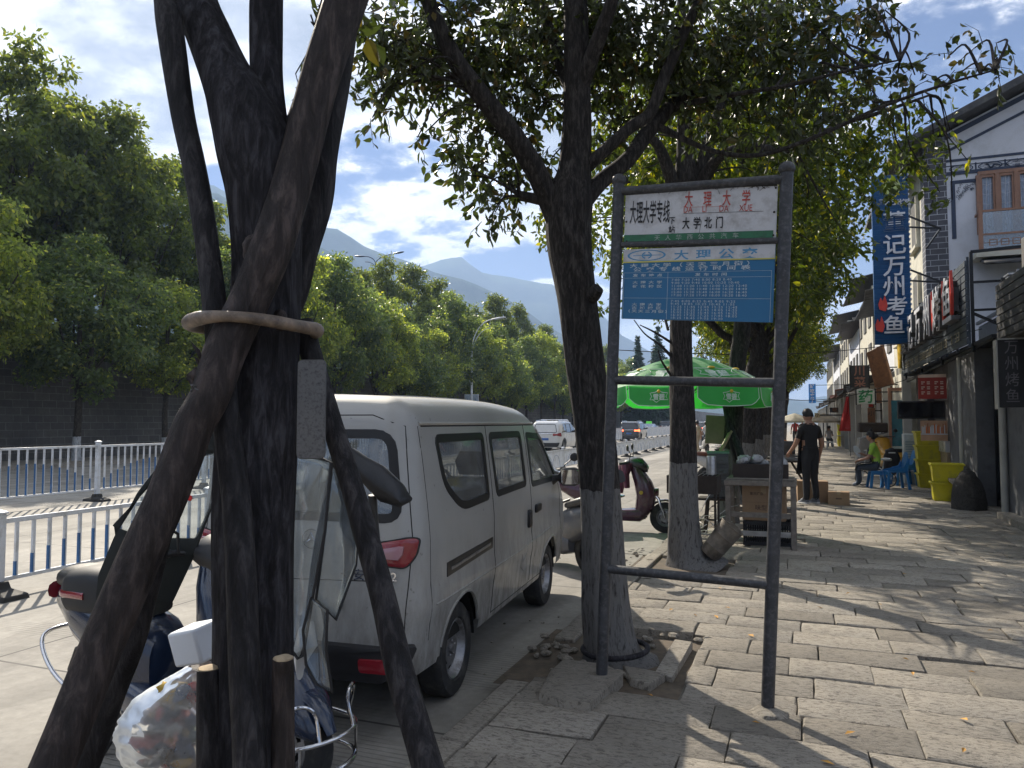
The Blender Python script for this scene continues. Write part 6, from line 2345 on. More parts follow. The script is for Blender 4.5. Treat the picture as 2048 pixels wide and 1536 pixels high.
mb.lathe([(.0, .09), (.2, .08), (.24, .04), (.25, 0)], (0, 0, 0), 'Z', 24)
mb.build('base', m_slab, ub)
# TREE PROPS (tripod of bamboo and logs at the stall)
m_bamboo = M('bamboo', (0.34, 0.26, 0.16), .55, var=.35, vs=9)
for lab, pts, w_, mt in (('pale bamboo prop leaning right against the stall tree', [(1462, 862, 10.8), (1440, 905, 10.7), (1400, 985, 10.5)], .028, m_bamboo),
       ('thick grey log prop leaning left of the table, foot by the carton', [(1456, 850, 10.9), (1478, 900, 10.7), (1492, 960, 10.5), (1504, 1062, 10.3)], .055, m_logdk),
       ('thin grey log prop crossing over the lashing of the tripod', [(1448, 800, 10.9), (1462, 880, 10.8), (1488, 990, 10.9)], .035, m_logdk)):
 p0 = at(*pts[-1])
 t = thing('tree_prop', lab, 'prop', p0, 0, 'props of the stall tree')
 mb = MB(Matrix.Translation(-p0))
 bark_tube(mb, [(*at(*p), w_) for p in pts], 12, 6, .05, 2)
 mb.build('log', mt, t)
t = thing('hanging_board', 'faded brown board hung on the stall tree', 'board', at(1455, 860, 11.2))
mb = MB()
mb.cbox((-.1, -.08, 0), (.42, .02, .42), (0, .06, 0))
mb.build('board', M('faded_board', (0.22, 0.18, 0.14), .8, var=.3), t, bevel=.006)
# STALL FURNITURE
m_wood = M('grey_timber', (0.17, 0.15, 0.13), .8, var=.4, vs=14, bs=.4)
m_carton = M('cardboard', (0.30, 0.20, 0.12), .85, var=.12, vs=5, bs=.1)
m_print = M('carton_print', (0.10, 0.06, 0.04), .8)
m_tape = M('packing_tape', (0.38, 0.28, 0.16), .35)
m_draw = M('drawer_grey', (0.075, 0.08, 0.085), .4, var=.2, vs=6, coat=.2)
m_crate = M('crate_black', (0.012, 0.013, 0.016), .5)
m_iron = M('rusty_iron', (0.05, 0.04, 0.035), .8, .4, var=.4, vs=18, bs=.4)
m_steel = M('worn_steel', (0.38, 0.38, 0.38), .35, .8, var=.25, vs=12)
tl, tr_ = gnd(1461, 1088), gnd(1588, 1092)
t0 = (tl + tr_) / 2
tab = thing('work_table', 'grey timber frame table with a low shelf in front of the roast stall', 'table', (t0.x, t0.y, 0))
w2 = (tr_ - tl).length / 2
mb = MB()
for (x_, y_) in ((-w2, -.25), (w2, -.25), (-w2, .35), (w2, .35)):
 mb = MB()
 mb.box(x_ - .03, x_ + .03, y_ - .03, y_ + .03, 0, .74)
 mb.build('leg', m_wood, tab, bevel=.004)
mb = MB()
mb.box(-w2 - .04, w2 + .04, -.29, -.24, .741, .80)
mb.box(-w2 - .04, w2 + .04, .34, .39, .741, .80)
mb.box(-w2 - .04, -w2 + .02, -.238, .338, .743, .798)
mb.box(w2 - .02, w2 + .04, -.238, .338, .743, .798)
for k in range(5):
 mb.box(-w2 - .02, w2 + .02, -.22 + k * .112, -.12 + k * .112, .801, .822)
mb.build('top', m_wood, tab, bevel=.004)
for zz in (.14, .36):
 mb = MB()
 mb.box(-w2 + .031, w2 - .031, -.27, -.23, zz, zz + .06)
 mb.box(-w2 + .031, w2 - .031, .33, .37, zz, zz + .06)
 mb.build('stretcher', m_wood if zz > .2 else m_steel, tab, bevel=.004)
bb = thing('wooden_box', 'dark wooden box with bagged goods on the grey work table', 'box', (t0.x + .05, t0.y + .05, .822))
mb = MB()
mb.box(-.35, .25, -.12, .15, 0, .02)
mb.box(-.35, .25, -.14, -.12, 0, .17)
mb.box(-.35, .25, .15, .17, 0, .17)
mb.box(-.37, -.35, -.14, .17, 0, .17)
mb.box(.25, .27, -.14, .17, 0, .17)
mb.build('box_frame', m_iron, bb)
mb = MB()
for k in range(14):
 mb.ell((random.uniform(-.3, .22), random.uniform(-.1, .12), .18 + random.uniform(-.02, .05)), (.07, .05, .05), 10, 6, None, lambda d: 1 + .4 * noise.noise(d * 3 + Vector((k, 0, 0))))
mb.smooth = False
mb.build('plastic_bags', M('bag_grey', (0.30, 0.31, 0.33), .3, var=.6, vs=14), bb)
def carton(lab, loc, rz, sx_, sy, sz, prints=(), open_=False, slot=False, group='cardboard boxes around the stall'):
 t = thing('carton', lab, 'box', loc, rz, group)
 mb = MB()
 mb.box(-sx_ / 2, sx_ / 2, -sy / 2, sy / 2, 0, sz)
 mb.box(-.03, .03, -sy / 2 - .001, sy / 2 + .001, sz - .0, sz + .0015, 2)
 mb.box(-.03, .03, -sy / 2 - .0015, -sy / 2, sz * .78, sz, 2)
 mb.box(-sx_ / 2 - .001, sx_ / 2 + .001, -sy / 2 - .001, -sy / 2, sz * .52, sz * .523, 1)
 for (s_, x, z, h) in prints:
  mb.text(s_, (x, -sy / 2 - .002, z), (1, 0, 0), (0, 0, 1), h, 1, thick=.01)
 if slot:
  mb.box(-.05, .05, -sy / 2 - .0015, -sy / 2, sz * .45, sz * .55, 1)
 mb.build('box', [m_carton, m_print, m_tape], t, bevel=.003)
 mb = MB()
 mb.add([(-sx_ / 2, -sy / 2, sz + .002), (-sx_ / 2 - .12, -sy / 2, sz + .03), (-sx_ / 2 - .12, sy / 2, sz + .035), (-sx_ / 2, sy / 2, sz + .002)], [(0, 1, 2, 3)], 0, False)
 if open_:
  mb.build('flap', m_carton, t, solid=.003)
 return t
def crate(lab, loc, rz, sx_=.52, sy=.36, sz=.26, mat=None, group=None):
 t = thing('plastic_crate', lab, 'crate', loc, rz, group)
 mb = MB()
 mb.box(-sx_ / 2, sx_ / 2, -sy / 2, sy / 2, 0, .012)
 rows_ = 5
 for s_ in (-1, 1):
  for (L_, ax) in ((sx_, 0), (sy, 1)):
   d = (sy if ax == 0 else sx_) / 2 - .006
   def bx(a, b, z0, z1):
    if ax == 0:
     mb.box(a, b, s_ * d - .006, s_ * d + .006, z0, z1)
    else:
     mb.box(s_ * d - .006, s_ * d + .006, a, b, z0, z1)
   bx(-L_ / 2 + .013 * ax, L_ / 2 - .013 * ax, sz - .05, sz)
   bx(-L_ / 2 + .013 * ax, L_ / 2 - .013 * ax, .012, .05)
   cols = int(L_ / .03)
   for c in range(cols + 1):
    x = -L_ / 2 + .013 + (L_ - .026) * c / cols
    bx(x - .006, x + .006, .05, sz - .05)
   for r_ in range(1, rows_):
    z = .05 + (sz - .1) * r_ / rows_
    bx(-L_ / 2 + .014, L_ / 2 - .014, z - .005, z + .005)
 mb.build('crate_body', mat or m_crate, t)
 return t
cl, cr = gnd(1492, 1090), gnd(1575, 1094)
cc = (cl + cr) / 2
Gc = 'black plastic crates under the cartons'
crate('black plastic crate on the ground beneath the upright carton, left one', (cc.x - .135, cc.y + .16, 0), 0, .27, .36, .30, None, Gc)
crate('black plastic crate beneath the upright carton, right one next to the table leg', (cc.x + .145, cc.y + .16, 0), 0, .27, .36, .30, None, Gc)
carton('tall brown carton standing on the black crates under the work table edge', (cc.x - .02, cc.y + .16, .305), R(-2), .50, .34, .42, [('味', -.10, .13, .07), ('型', -.03, .13, .07), ('重庆烤鱼', -.16, .31, .04)], True)
c2 = gnd(1640, 1012)
carton('brown carton on the pavement behind the feet of the man in black', (c2.x - .12, c2.y + .75, 0), R(4), .54, .4, .40, (), True)
c3 = gnd(1673, 1014)
carton('low brown carton with a hand slot, rightmost by the man in black', (c3.x + .06, c3.y + .45, 0), R(-3), .36, .3, .24, (), False, True)
def drawers(lab, loc, rz, n, w=.34, d=.3, h=.17, top=True):
 t = thing('drawer_stack', lab, 'drawer stack', loc, rz, 'grey plastic drawer stacks at the stall')
 mb = MB()
 mb.box(-w / 2, w / 2, -d / 2 + .012, d / 2, 0, n * h)
 mb.build('case', m_draw, t, bevel=.006)
 for k in range(n):
  mb = MB()
  mb.box(-w / 2 + .012, w / 2 - .012, -d / 2 - .012, -d / 2 + .011, k * h + .02, (k + 1) * h - .045)
  mb.box(-w / 2 + .03, w / 2 - .03, -d / 2 + .004, -d / 2 + .010, (k + 1) * h - .035, (k + 1) * h - .018)
  mb.tube([(-.05, -d / 2 - .014, k * h + h * .42), (-.045, -d / 2 - .03, k * h + h * .46), (.045, -d / 2 - .03, k * h + h * .46), (.05, -d / 2 - .014, k * h + h * .42)], .006, 6)
  mb.build('drawer', m_draw, t, bevel=.005)
 if top:
  mb = MB()
  mb.box(-w / 2 - .01, w / 2 + .01, -d / 2, d / 2, n * h + .001, n * h + .03)
  mb.build('tray', M('tray_green', (0.10, 0.22, 0.15), .5), t, bevel=.005)
 return t
p = gnd(1437, 995 + 75)
tp = at(1437, 995, 10.2)
d1 = thing('drawer_trestle', 'low dark trestle carrying the left grey drawer stack', 'stand', (tp.x, tp.y, 0))
mb = MB()
for sx_ in (-1, 1):
 mb.bar((sx_ * .18, -.12, 0), (sx_ * .14, -.1, tp.z - .03), .03)
 mb.bar((sx_ * .18, .12, 0), (sx_ * .14, .1, tp.z - .03), .03)
mb.box(-.26, .22, -.17, .17, tp.z - .029, tp.z)
mb.bar((-.16, -.11, .2), (.16, -.11, .2), .02)
mb.build('frame', m_iron, d1)
drawers('tall grey drawer stack with a green tray on top, left of the props', (tp.x, tp.y, tp.z + .001), R(6), 4, .27, .26, .148)
p = at(1578, 930, 15.6)
ft_ = thing('folding_table', 'dark folding table with crossed legs holding foil skewers before the man in black', 'table', (p.x - .05, p.y - .3, 0))
mb = MB()
mb.box(-.75, .55, -.28, .28, .70, .73)
mb.build('top', m_iron, ft_, bevel=.005)
for y_ in (-.2, .2):
 for (a, b) in ((.10, .50), (.50, .10)):
  mb = MB()
  mb.bar((a, y_ + (.012 if a < b else -.012), 0), (b, y_ + (.012 if a < b else -.012), .70), .028)
  mb.build('leg', m_iron, ft_)
 for (a, b) in ((-.65, -.25), (-.25, -.65)):
  mb = MB()
  mb.bar((a, y_ + (.012 if a < b else -.012), 0), (b, y_ + (.012 if a < b else -.012), .70), .028)
  mb.build('leg', m_iron, ft_)
fx = (p.x - .05, p.y - .3)
drawers('small grey drawer stack on the folding table behind the skewers', (fx[0] + .05, fx[1] + .12, .731), R(3), 3, .25, .2, .13, False)
drawers('squat grey drawer box at the right end of the folding table', (fx[0] + .42, fx[1] + .02, .731), R(8), 2, .22, .3, .12, False)
sk = thing('skewer_pile', 'fan of shiny steel skewers wrapped in foil on the folding table', 'skewers', (fx[0] + .12, fx[1] - .12, .735))
mb = MB()
for k in range(22):
 a = random.uniform(-.5, .7)
 z = random.uniform(0, .10)
 mb.tube([(-.32, random.uniform(-.06, .06), z), (-.32 + .5 * math.cos(a * .6), .0, z + .22 * max(0, math.sin(a)))], .008, 5)
mb.build('skewer', m_steel, sk)
gp_ = gnd(1352, 1108)
g1 = thing('charcoal_grill', 'blackened charcoal grill box on thin iron legs partly behind the slender tree', 'grill', (gp_.x + .20, gp_.y + .1, 0))
mb = MB()
mb.box(-.26, .26, -.19, .19, .70, .72)
for (a, b, c, d) in ((-.26, .26, -.21, -.19), (-.26, .26, .19, .21), (-.28, -.26, -.21, .21), (.26, .28, -.21, .21)):
 mb.box(a, b, c, d, .70, .90)
mb.build('fire_box', m_iron, g1)
for (x_, y_) in ((-.25, -.18), (.25, -.18), (-.25, .18), (.25, .18)):
 mb = MB()
 mb.bar((x_, y_, 0), (x_, y_, .70), .024)
 mb.build('leg', m_iron, g1)
mb = MB()
mb.bar((-.25, -.18, .2), (.25, -.18, .2), .02)
mb.bar((-.25, .18, .2), (.25, .18, .2), .02)
for k in range(10):
 mb.tube([(-.23 + k * .05, -.19, .905), (-.23 + k * .05, .19, .905)], .004, 4)
mb.build('grate', m_steel, g1)
t = thing('metal_canister', 'brushed steel canister standing on the grill behind the tree', 'canister', (gp_.x + .40, gp_.y + .05, .91))
mb = MB()
mb.lathe([(0, 0), (.055, 0), (.055, .2), (.05, .21), (0, .21)], (0, 0, 0), 'Z', 20)
mb.build('canister_body', m_steel, t)
bn = gnd(1412, 1085)
t = thing('wire_bundle', 'heap of thin bent wire racks leaning under the grill', 'wire racks', (bn.x, bn.y, 0))
mb = MB()
for k in range(26):
 a = Vector((random.uniform(-.25, .2), random.uniform(-.2, .2), random.uniform(0, .45)))
 b = a + Vector((random.uniform(.1, .35), random.uniform(-.1, .1), random.uniform(-.3, .3)))
 b.z = max(.01, b.z)
 mb.tube([a, (a + b) / 2 + Vector((0, 0, .03)), b], .004, 4)
mb.build('wire', m_steel, t)
bp_ = gnd(1402, 1128)
t = thing('old_bucket', 'battered dented grey bucket tipped on its side by the slender tree', 'bucket', (bp_.x + .08, bp_.y + .02, .10), 0)
t.rotation_euler = (R(8), R(38), R(15))
mb = MB()
mb.lathe([(0, .0), (.105, .0), (.112, .008), (.116, .10), (.120, .108), (.117, .116), (.122, .25), (.127, .258), (.123, .268), (.130, .385), (.138, .392), (.138, .40), (.126, .398), (.118, .25), (.108, .03), (0, .03)], (0, 0, 0), 'Z', 36)
mb.v = [tuple(Vector(v) * (1 + .05 * noise.noise(Vector(v) * 9))) for v in mb.v]
mb.build('bucket_body', M('old_bucket_metal', (0.16, 0.14, 0.115), .75, .2, var=.5, vs=9, dirt=(0.05, 0.04, 0.035), dscale=6, bs=.4), t)
mb = MB()
for k in range(12):
 mb.ell((random.uniform(-.09, .09), random.uniform(-.09, .09), .29 + random.uniform(-.02, .02)), (.045, .045, .03), 8, 5, None, lambda d: 1 + .4 * noise.noise(d * 3 + Vector((k, 0, 0))))
mb.build('ash', m_soil, t)
BD = 2.05
bc = at(352, 1440, BD)
bag = thing('rubbish_bag', 'clear plastic bag of colourful rubbish hanging left of the trunk foot', 'rubbish bag', bc)
m_bag = glassmat('bag_plastic', (0.92, 0.92, 0.91), .98, .30, .42, (0.6, 0.6, 0.58))
prof_px = [(1330, 408, 30), (1345, 395, 42), (1365, 378, 58), (1395, 350, 78), (1430, 338, 92), (1465, 335, 98), (1500, 340, 96), (1535, 352, 86), (1565, 368, 60), (1580, 380, 20)]
mb = MB()
secs = []
for (py, cxp, hw) in prof_px:
 c_ = at(cxp, py, BD) - bc
 ww = hw / FPX * BD
 secs.append((c_, rgt * ww, f * ww * .75))
vs, fs = [], []
n = 44
KK = 5
fine_ = []
for i in range(len(secs) - 1):
 for j in range(KK):
  t_ = j / KK
  fine_.append(tuple(secs[i][q].lerp(secs[i + 1][q], t_) for q in range(3)))
fine_.append(secs[-1])
for i, (c_, a, b) in enumerate(fine_):
 for j in range(n):
  q = 2 * math.pi * j / n
  fold = 1 + .10 * abs(noise.noise(Vector((math.cos(q) * 4, math.sin(q) * 4, i * .25)))) - .12 * abs(noise.noise(Vector((math.cos(q) * 9 + 5, math.sin(q) * 9, i * .33)))) + .05 * math.sin(q * 9 + i * .5) * max(0, 1 - i / 18) + .04 * noise.noise(Vector((math.cos(q) * 14, math.sin(q) * 14, i * .5)))
  vs.append(c_ + a * math.cos(q) * fold + b * math.sin(q) * fold)
for i in range(len(fine_) - 1):
 for j in range(n):
  fs.append((i * n + j, i * n + (j + 1) % n, (i + 1) * n + (j + 1) % n, (i + 1) * n + j))
mb.add(vs, fs)
mb.build('bag_skin', m_bag, bag, sharp=80)
mb = MB()
rs = random.Random(8)
cols_ = [(0.5, 0.5, 0.48), (0.62, 0.62, 0.6), (0.45, 0.06, 0.05), (0.5, 0.33, 0.05), (0.16, 0.10, 0.06), (0.05, 0.07, 0.13), (0.35, 0.26, 0.14), (0.55, 0.30, 0.26), (0.12, 0.16, 0.13)]
cm_ = [M('waste_%s' % n_, c, .6, var=.4, vs=30, bs=.5, bscale=60) for n_, c in zip(('paper', 'tissue', 'wrapper', 'peel', 'leaf', 'cup', 'straw', 'pink', 'green'), cols_)]
for i in range(72):
 k = rs.randint(3, 8)
 (py, cxp, hw) = prof_px[k]
 if k == 3:
  hw *= .8
 c_ = at(cxp + rs.uniform(-.62, .62) * hw, py + rs.uniform(-14, 14), BD + rs.uniform(-.05, .05)) - bc
 s_ = rs.uniform(.014, .036)
 q = rs.uniform(0, 99)
 ax_ = Vector((rs.uniform(-1, 1), rs.uniform(-1, 1), rs.uniform(-1, 1))).normalized()
 mb.T = Matrix.Translation(c_) @ ax_.to_track_quat('Z', 'Y').to_matrix().to_4x4()
 mb.ell((0, 0, 0), (s_ * rs.uniform(.6, 1.5), s_, s_ * rs.uniform(.15, .6)), 12, 8, rs.randint(0, len(cm_) - 1), lambda d: 1 + .7 * noise.noise(d * 2.6 + Vector((q, q, q))) + .25 * noise.noise(d * 8 + Vector((q, 0, q))))
mb.T = Matrix.Identity(4)
mb.smooth = False
mb.build('waste', cm_, bag)
fb = at(396, 1285, 1.98)
t = thing('foam_box', 'small white foam food box wedged above the rubbish bag', 'foam box', fb, YAW + .35)
mb = MB()
mb.box(-.052, .052, -.045, .045, -.045, .045)
mb.build('box', M('foam_white', (0.66, 0.70, 0.76), .6, var=.05, bs=.3, bscale=220), t, bevel=.008)
t.rotation_euler = (R(8), R(-14), YAW - .5)
# PEOPLE
m_skin = M('skin', (0.34, 0.19, 0.13), .5, var=.1)
m_hair = M('black_hair', (0.008, 0.007, 0.007), .5, bs=.5)
m_blackcloth = M('black_cotton', (0.012, 0.012, 0.014), .85, bs=.25)
m_trouser = M('dark_trousers', (0.014, 0.015, 0.019), .85, bs=.25)
m_shoe = M('canvas_shoe', (0.14, 0.16, 0.20), .7)
m_sole = M('white_sole', (0.55, 0.55, 0.55), .6)
m_lime = M('lime_shirt', (0.30, 0.52, 0.06), .8, var=.15, vs=12, bs=.3)
m_jeans = M('dark_jeans', (0.035, 0.05, 0.075), .8, var=.3, vs=12, bs=.3)
def limb_hand(J, E, name, wrist, d, side, curl=.5, scale=1.0, up_=None):
 """adds palm and five fingers"""
 d = Vector(d).normalized()
 u = Vector(up_ or (0, 0, 1))
 a = d.cross(u).normalized()
 b = a.cross(d).normalized()
 w_ = Vector(wrist)
 J[name + 'palm'] = (w_ + d * .055 * scale, .030 * scale)
 E.append((name, name + 'palm'))
 for i, (off, L) in enumerate(((-.027, .062), (-.010, .075), (.009, .072), (.027, .058))):
  b0 = w_ + d * .085 * scale + a * off * scale
  b1 = b0 + (d * (1 - curl * .4) - b * curl * .7).normalized() * L * .5 * scale
  b2 = b1 + (d * (1 - curl * 1.3) - b * curl * 1.2).normalized() * L * .5 * scale
  J[name + 'f%da' % i], J[name + 'f%db' % i], J[name + 'f%dc' % i] = (b0, .0095), (b1, .0085), (b2, .007)
  E += [(name + 'palm', name + 'f%da' % i), (name + 'f%da' % i, name + 'f%db' % i), (name + 'f%db' % i, name + 'f%dc' % i)]
 t0_ = w_ + d * .03 * scale + a * side * .030 * scale
 t1_ = t0_ + (d * .7 + a * side * .8 - b * .3).normalized() * .035
 t2_ = t1_ + (d + a * side * .2 - b * .4).normalized() * .028
 J[name + 'ta'], J[name + 'tb'], J[name + 'tc'] = (t0_, .012), (t1_, .010), (t2_, .008)
 E += [(name, name + 'ta'), (name + 'ta', name + 'tb'), (name + 'tb', name + 'tc')]
def figure(label, loc, rz, J, E, cloth, group=None, mats=None, hair=None, extras=None, sub=2, head=None):
 """J: joint -> (pos, radius); E edges; cloth: function (nearest edge, pos) -> material index"""
 t = thing('person', label, 'person', loc, rz, group)
 names = list(J)
 idx = {n_: i for i, n_ in enumerate(names)}
 me = bpy.data.meshes.new('skeleton')
 me.from_pydata([tuple(J[n_][0]) for n_ in names], [(idx[a], idx[b]) for a, b in E], [])
 ob = bpy.data.objects.new('skeleton', me)
 COL.objects.link(ob)
 sk_ = ob.modifiers.new('skin', 'SKIN')
 sk_.use_smooth_shade = True
 me.skin_vertices[0] if me.skin_vertices else None
 if not me.skin_vertices:
  bm = bmesh.new()
  bm.from_mesh(me)
  bm.verts.layers.skin.verify()
  bm.to_mesh(me)
  bm.free()
 for n_ in names:
  v = me.skin_vertices[0].data[idx[n_]]
  r_ = J[n_][1]
  v.radius = (r_, r_) if not hasattr(r_, '__len__') else r_
  v.use_root = (n_ == 'pelvis')
 ss = ob.modifiers.new('sub', 'SUBSURF')
 ss.levels = ss.render_levels = sub
 dg = bpy.context.evaluated_depsgraph_get()
 ev = ob.evaluated_get(dg)
 m2 = bpy.data.meshes.new_from_object(ev)
 bpy.data.objects.remove(ob)
 segs_ = [(Vector(J[a][0]), Vector(J[b][0]), a, b) for a, b in E]
 for mm in mats:
  m2.materials.append(mm)
 for pl in m2.polygons:
  c = Vector(pl.center)
  best, bd_ = None, 9
  for a, b, na, nb_ in segs_:
   ab = b - a
   t_ = max(0, min(1, (c - a).dot(ab) / max(1e-9, ab.length_squared)))
   d_ = (c - (a + ab * t_)).length
   if d_ < bd_:
    bd_, best = d_, (na, nb_, t_)
  pl.material_index = cloth(best, c)
  pl.use_smooth = True
 bo = bpy.data.objects.new('body', m2)
 COL.objects.link(bo)
 bo.parent = t
 return t, bo
def head_mesh(mb, c, r, face, m_skin_i=0):
 """face direction unit vector; head ellipsoid with brow, nose, chin and ears"""
 fd = Vector(face).normalized()
 sd = fd.cross(Vector((0, 0, 1))).normalized()
 upv = sd.cross(fd).normalized()
 c = Vector(c)
 n, k = 24, 18
 vs, fs = [], []
 for i in range(k + 1):
  ph = math.pi * i / k
  for j in range(n):
   q = 2 * math.pi * j / n
   d = Vector((math.sin(ph) * math.cos(q), math.sin(ph) * math.sin(q), math.cos(ph)))
   s = Vector((d.x * r * .78, d.y * r * .95, d.z * r * 1.18))
   fw, zz = d.y, d.z
   if fw > .3:
    if abs(d.x) < .20:
     s.y += r * .20 * max(0, 1 - abs(zz + .12) / .22) * (1 - abs(d.x) / .2)
    s.y -= r * .07 * max(0, 1 - abs(zz - .12) / .12) * (1 if .15 < abs(d.x) < .5 else 0)
    s.y += r * .05 * max(0, 1 - abs(zz + .45) / .12) * (1 - min(1, abs(d.x) / .3))
   if zz < -.4:
    s.x *= 1 - .35 * (-zz - .4)
    s.y += r * .12 * (-zz - .4)
   vs.append(c + sd * s.x + fd * s.y + upv * s.z)
 for i in range(k):
  for j in range(n):
   fs.append((i * n + j, (i + 1) * n + j, (i + 1) * n + (j + 1) % n, i * n + (j + 1) % n))
 mb.add(vs, fs, m_skin_i)
 for s_ in (-1, 1):
  mb.ell(tuple(c + sd * s_ * r * .80 - fd * r * .02 - upv * r * .02), (r * .10, r * .14, r * .20), 10, 8, m_skin_i)
 return fd, sd, upv
# the man in black at the folding table (faces left, seen from behind right)
mp_ = gnd(1622, 1008)
J, E = {}, []
J['pelvis'] = (Vector((0, 0, .93)), (.155, .115))
J['waist'] = (Vector((0, 0, 1.08)), (.150, .11))
J['chest'] = (Vector((0, .01, 1.27)), (.170, .12))
J['shoulder'] = (Vector((0, .0, 1.40)), (.135, .085))
J['neck'] = (Vector((0, .015, 1.50)), .052)
J['head'] = (Vector((0, .04, 1.60)), .060)
E += [('pelvis', 'waist'), ('waist', 'chest'), ('chest', 'shoulder'), ('shoulder', 'neck'), ('neck', 'head')]
for s_, el, wr in ((-1, (-.27, .05, 1.10), (-.23, .27, .95)), (1, (.255, -.02, 1.12), (.27, .08, .88))):
 k = 'L' if s_ < 0 else 'R'
 J['sh' + k] = (Vector((s_ * .175, 0, 1.385)), .068)
 J['el' + k] = (Vector(el), .045)
 J['wr' + k] = (Vector(wr), .029)
 E += [('shoulder', 'sh' + k), ('sh' + k, 'el' + k), ('el' + k, 'wr' + k)]
 limb_hand(J, E, 'wr' + k, J['wr' + k][0], (J['wr' + k][0] - J['el' + k][0]), -s_, .6)
 J['hip' + k] = (Vector((s_ * .085, 0, .86)), .105)
 J['kn' + k] = (Vector((s_ * .10, .03 if s_ > 0 else -.01, .50)), .072)
 J['an' + k] = (Vector((s_ * .11, -.02, .10)), .060)
 J['ft' + k] = (Vector((s_ * .12, .13, .045)), .038)
 E += [('pelvis', 'hip' + k), ('hip' + k, 'kn' + k), ('kn' + k, 'an' + k), ('an' + k, 'ft' + k)]
def cloth_man(e, c):
 a, b, t_ = e
 if 'ft' in b:
  return 3 if c.z < .10 and c.y > -.06 else 2
 if b[:2] in ('an', 'kn') or b[:3] == 'hip':
  return 2
 if b[:2] == 'el':
  return 1 if t_ < .62 else 0
 if a[:2] in ('el', 'wr') or b[:2] == 'wr':
  return 0
 if b in ('neck', 'head') and c.z > 1.455:
  return 0
 if a == 'pelvis' and b == 'waist' and c.z < .90:
  return 2
 return 1
man, mbody = figure('man in black T-shirt and apron standing with his back to us at the folding table', (mp_.x, mp_.y, 0), R(38), J, E, cloth_man, None, [m_skin, m_blackcloth, m_trouser, m_shoe])
mb = MB()
fd, sd, uv = head_mesh(mb, (0, .045, 1.625), .100, (-.12, 1, -.12), 0)
hb = mb.build('head_tmp', m_skin)
bm = bmesh.new()
bm.from_mesh(mbody.data)
bm.from_mesh(hb.data)
bm.to_mesh(mbody.data)
bm.free()
bpy.data.objects.remove(hb)
def hair_cap(mb, c, r, face, low=-.35, vol=1.0):
 fd = Vector(face).normalized()
 sd = fd.cross(Vector((0, 0, 1))).normalized()
 up_ = sd.cross(fd).normalized()
 n, k = 26, 16
 vs, fs = [], []
 for i in range(k + 1):
  ph = math.pi * .74 * i / k
  for j in range(n):
   q = 2 * math.pi * j / n
   d = Vector((math.sin(ph) * math.cos(q), math.sin(ph) * math.sin(q), math.cos(ph)))
   s = 1.13 * vol + .09 * noise.noise(d * 5) + .05 * noise.noise(d * 12)
   lowlim = .28 if d.y > .35 else (-.1 if d.y > -.05 else low)
   if d.z < lowlim:
    s = .80
   vs.append(Vector(c) + sd * d.x * r * .80 * s + fd * d.y * r * .97 * s + up_ * d.z * r * 1.18 * s)
 for i in range(k):
  for j in range(n):
   fs.append((i * n + j, (i + 1) * n + j, (i + 1) * n + (j + 1) % n, i * n + (j + 1) % n))
 mb.add(vs, fs)
mb = MB()
hair_cap(mb, (0, .045, 1.625), .104, (-.12, 1, -.12), -.25)
mb.build('hair', m_hair, man)
mb = MB()
mb.tube([(-.10, .125, 1.33), (-.085, .04, 1.46), (-.03, -.05, 1.475), (.03, -.05, 1.475), (.085, .04, 1.46), (.10, .125, 1.33)], .008, 6)
mb.tube([(-.16, .06, 1.04), (-.15, -.08, 1.04), (0, -.125, 1.03), (.15, -.08, 1.04), (.16, .06, 1.04)], .008, 6)
mb.tube([(0, -.13, 1.03), (.02, -.14, .93), (.01, -.135, .82)], .007, 6)
vs, fs = [], []
for i in range(9):
 for j in range(9):
  u_, v_ = i / 8 - .5, j / 8
  w_ = .18 + .06 * v_
  vs.append((u_ * 2 * w_, .135 + .02 * v_ - abs(u_) ** 2 * .30 + .01 * math.sin(i * 2 + j), 1.33 - v_ * .78))
for i in range(8):
 for j in range(8):
  fs.append((i * 9 + j, (i + 1) * 9 + j, (i + 1) * 9 + j + 1, i * 9 + j + 1))
mb.add(vs, fs)
mb.build('apron', m_trouser, man, solid=.004)
for s_ in (-1, 1):
 mb = MB()
 mb.loft([((s_ * .115, -.065, .02), (.035, 0, 0), (0, 0, .02)), ((s_ * .118, .06, .018), (.045, 0, 0), (0, 0, .018)), ((s_ * .122, .17, .016), (.038, 0, 0), (0, 0, .016)), ((s_ * .122, .20, .016), (.02, 0, 0), (0, 0, .012))], 16, e=3)
 mb.loft([((s_ * .115, -.06, .05), (.034, 0, 0), (0, 0, .035)), ((s_ * .118, .05, .05), (.040, 0, 0), (0, 0, .035)), ((s_ * .122, .16, .035), (.036, 0, 0), (0, 0, .02)), ((s_ * .122, .19, .03), (.02, 0, 0), (0, 0, .012))], 16, 1, e=2.4)
 mb.build('shoe', [m_sole, m_shoe], man)
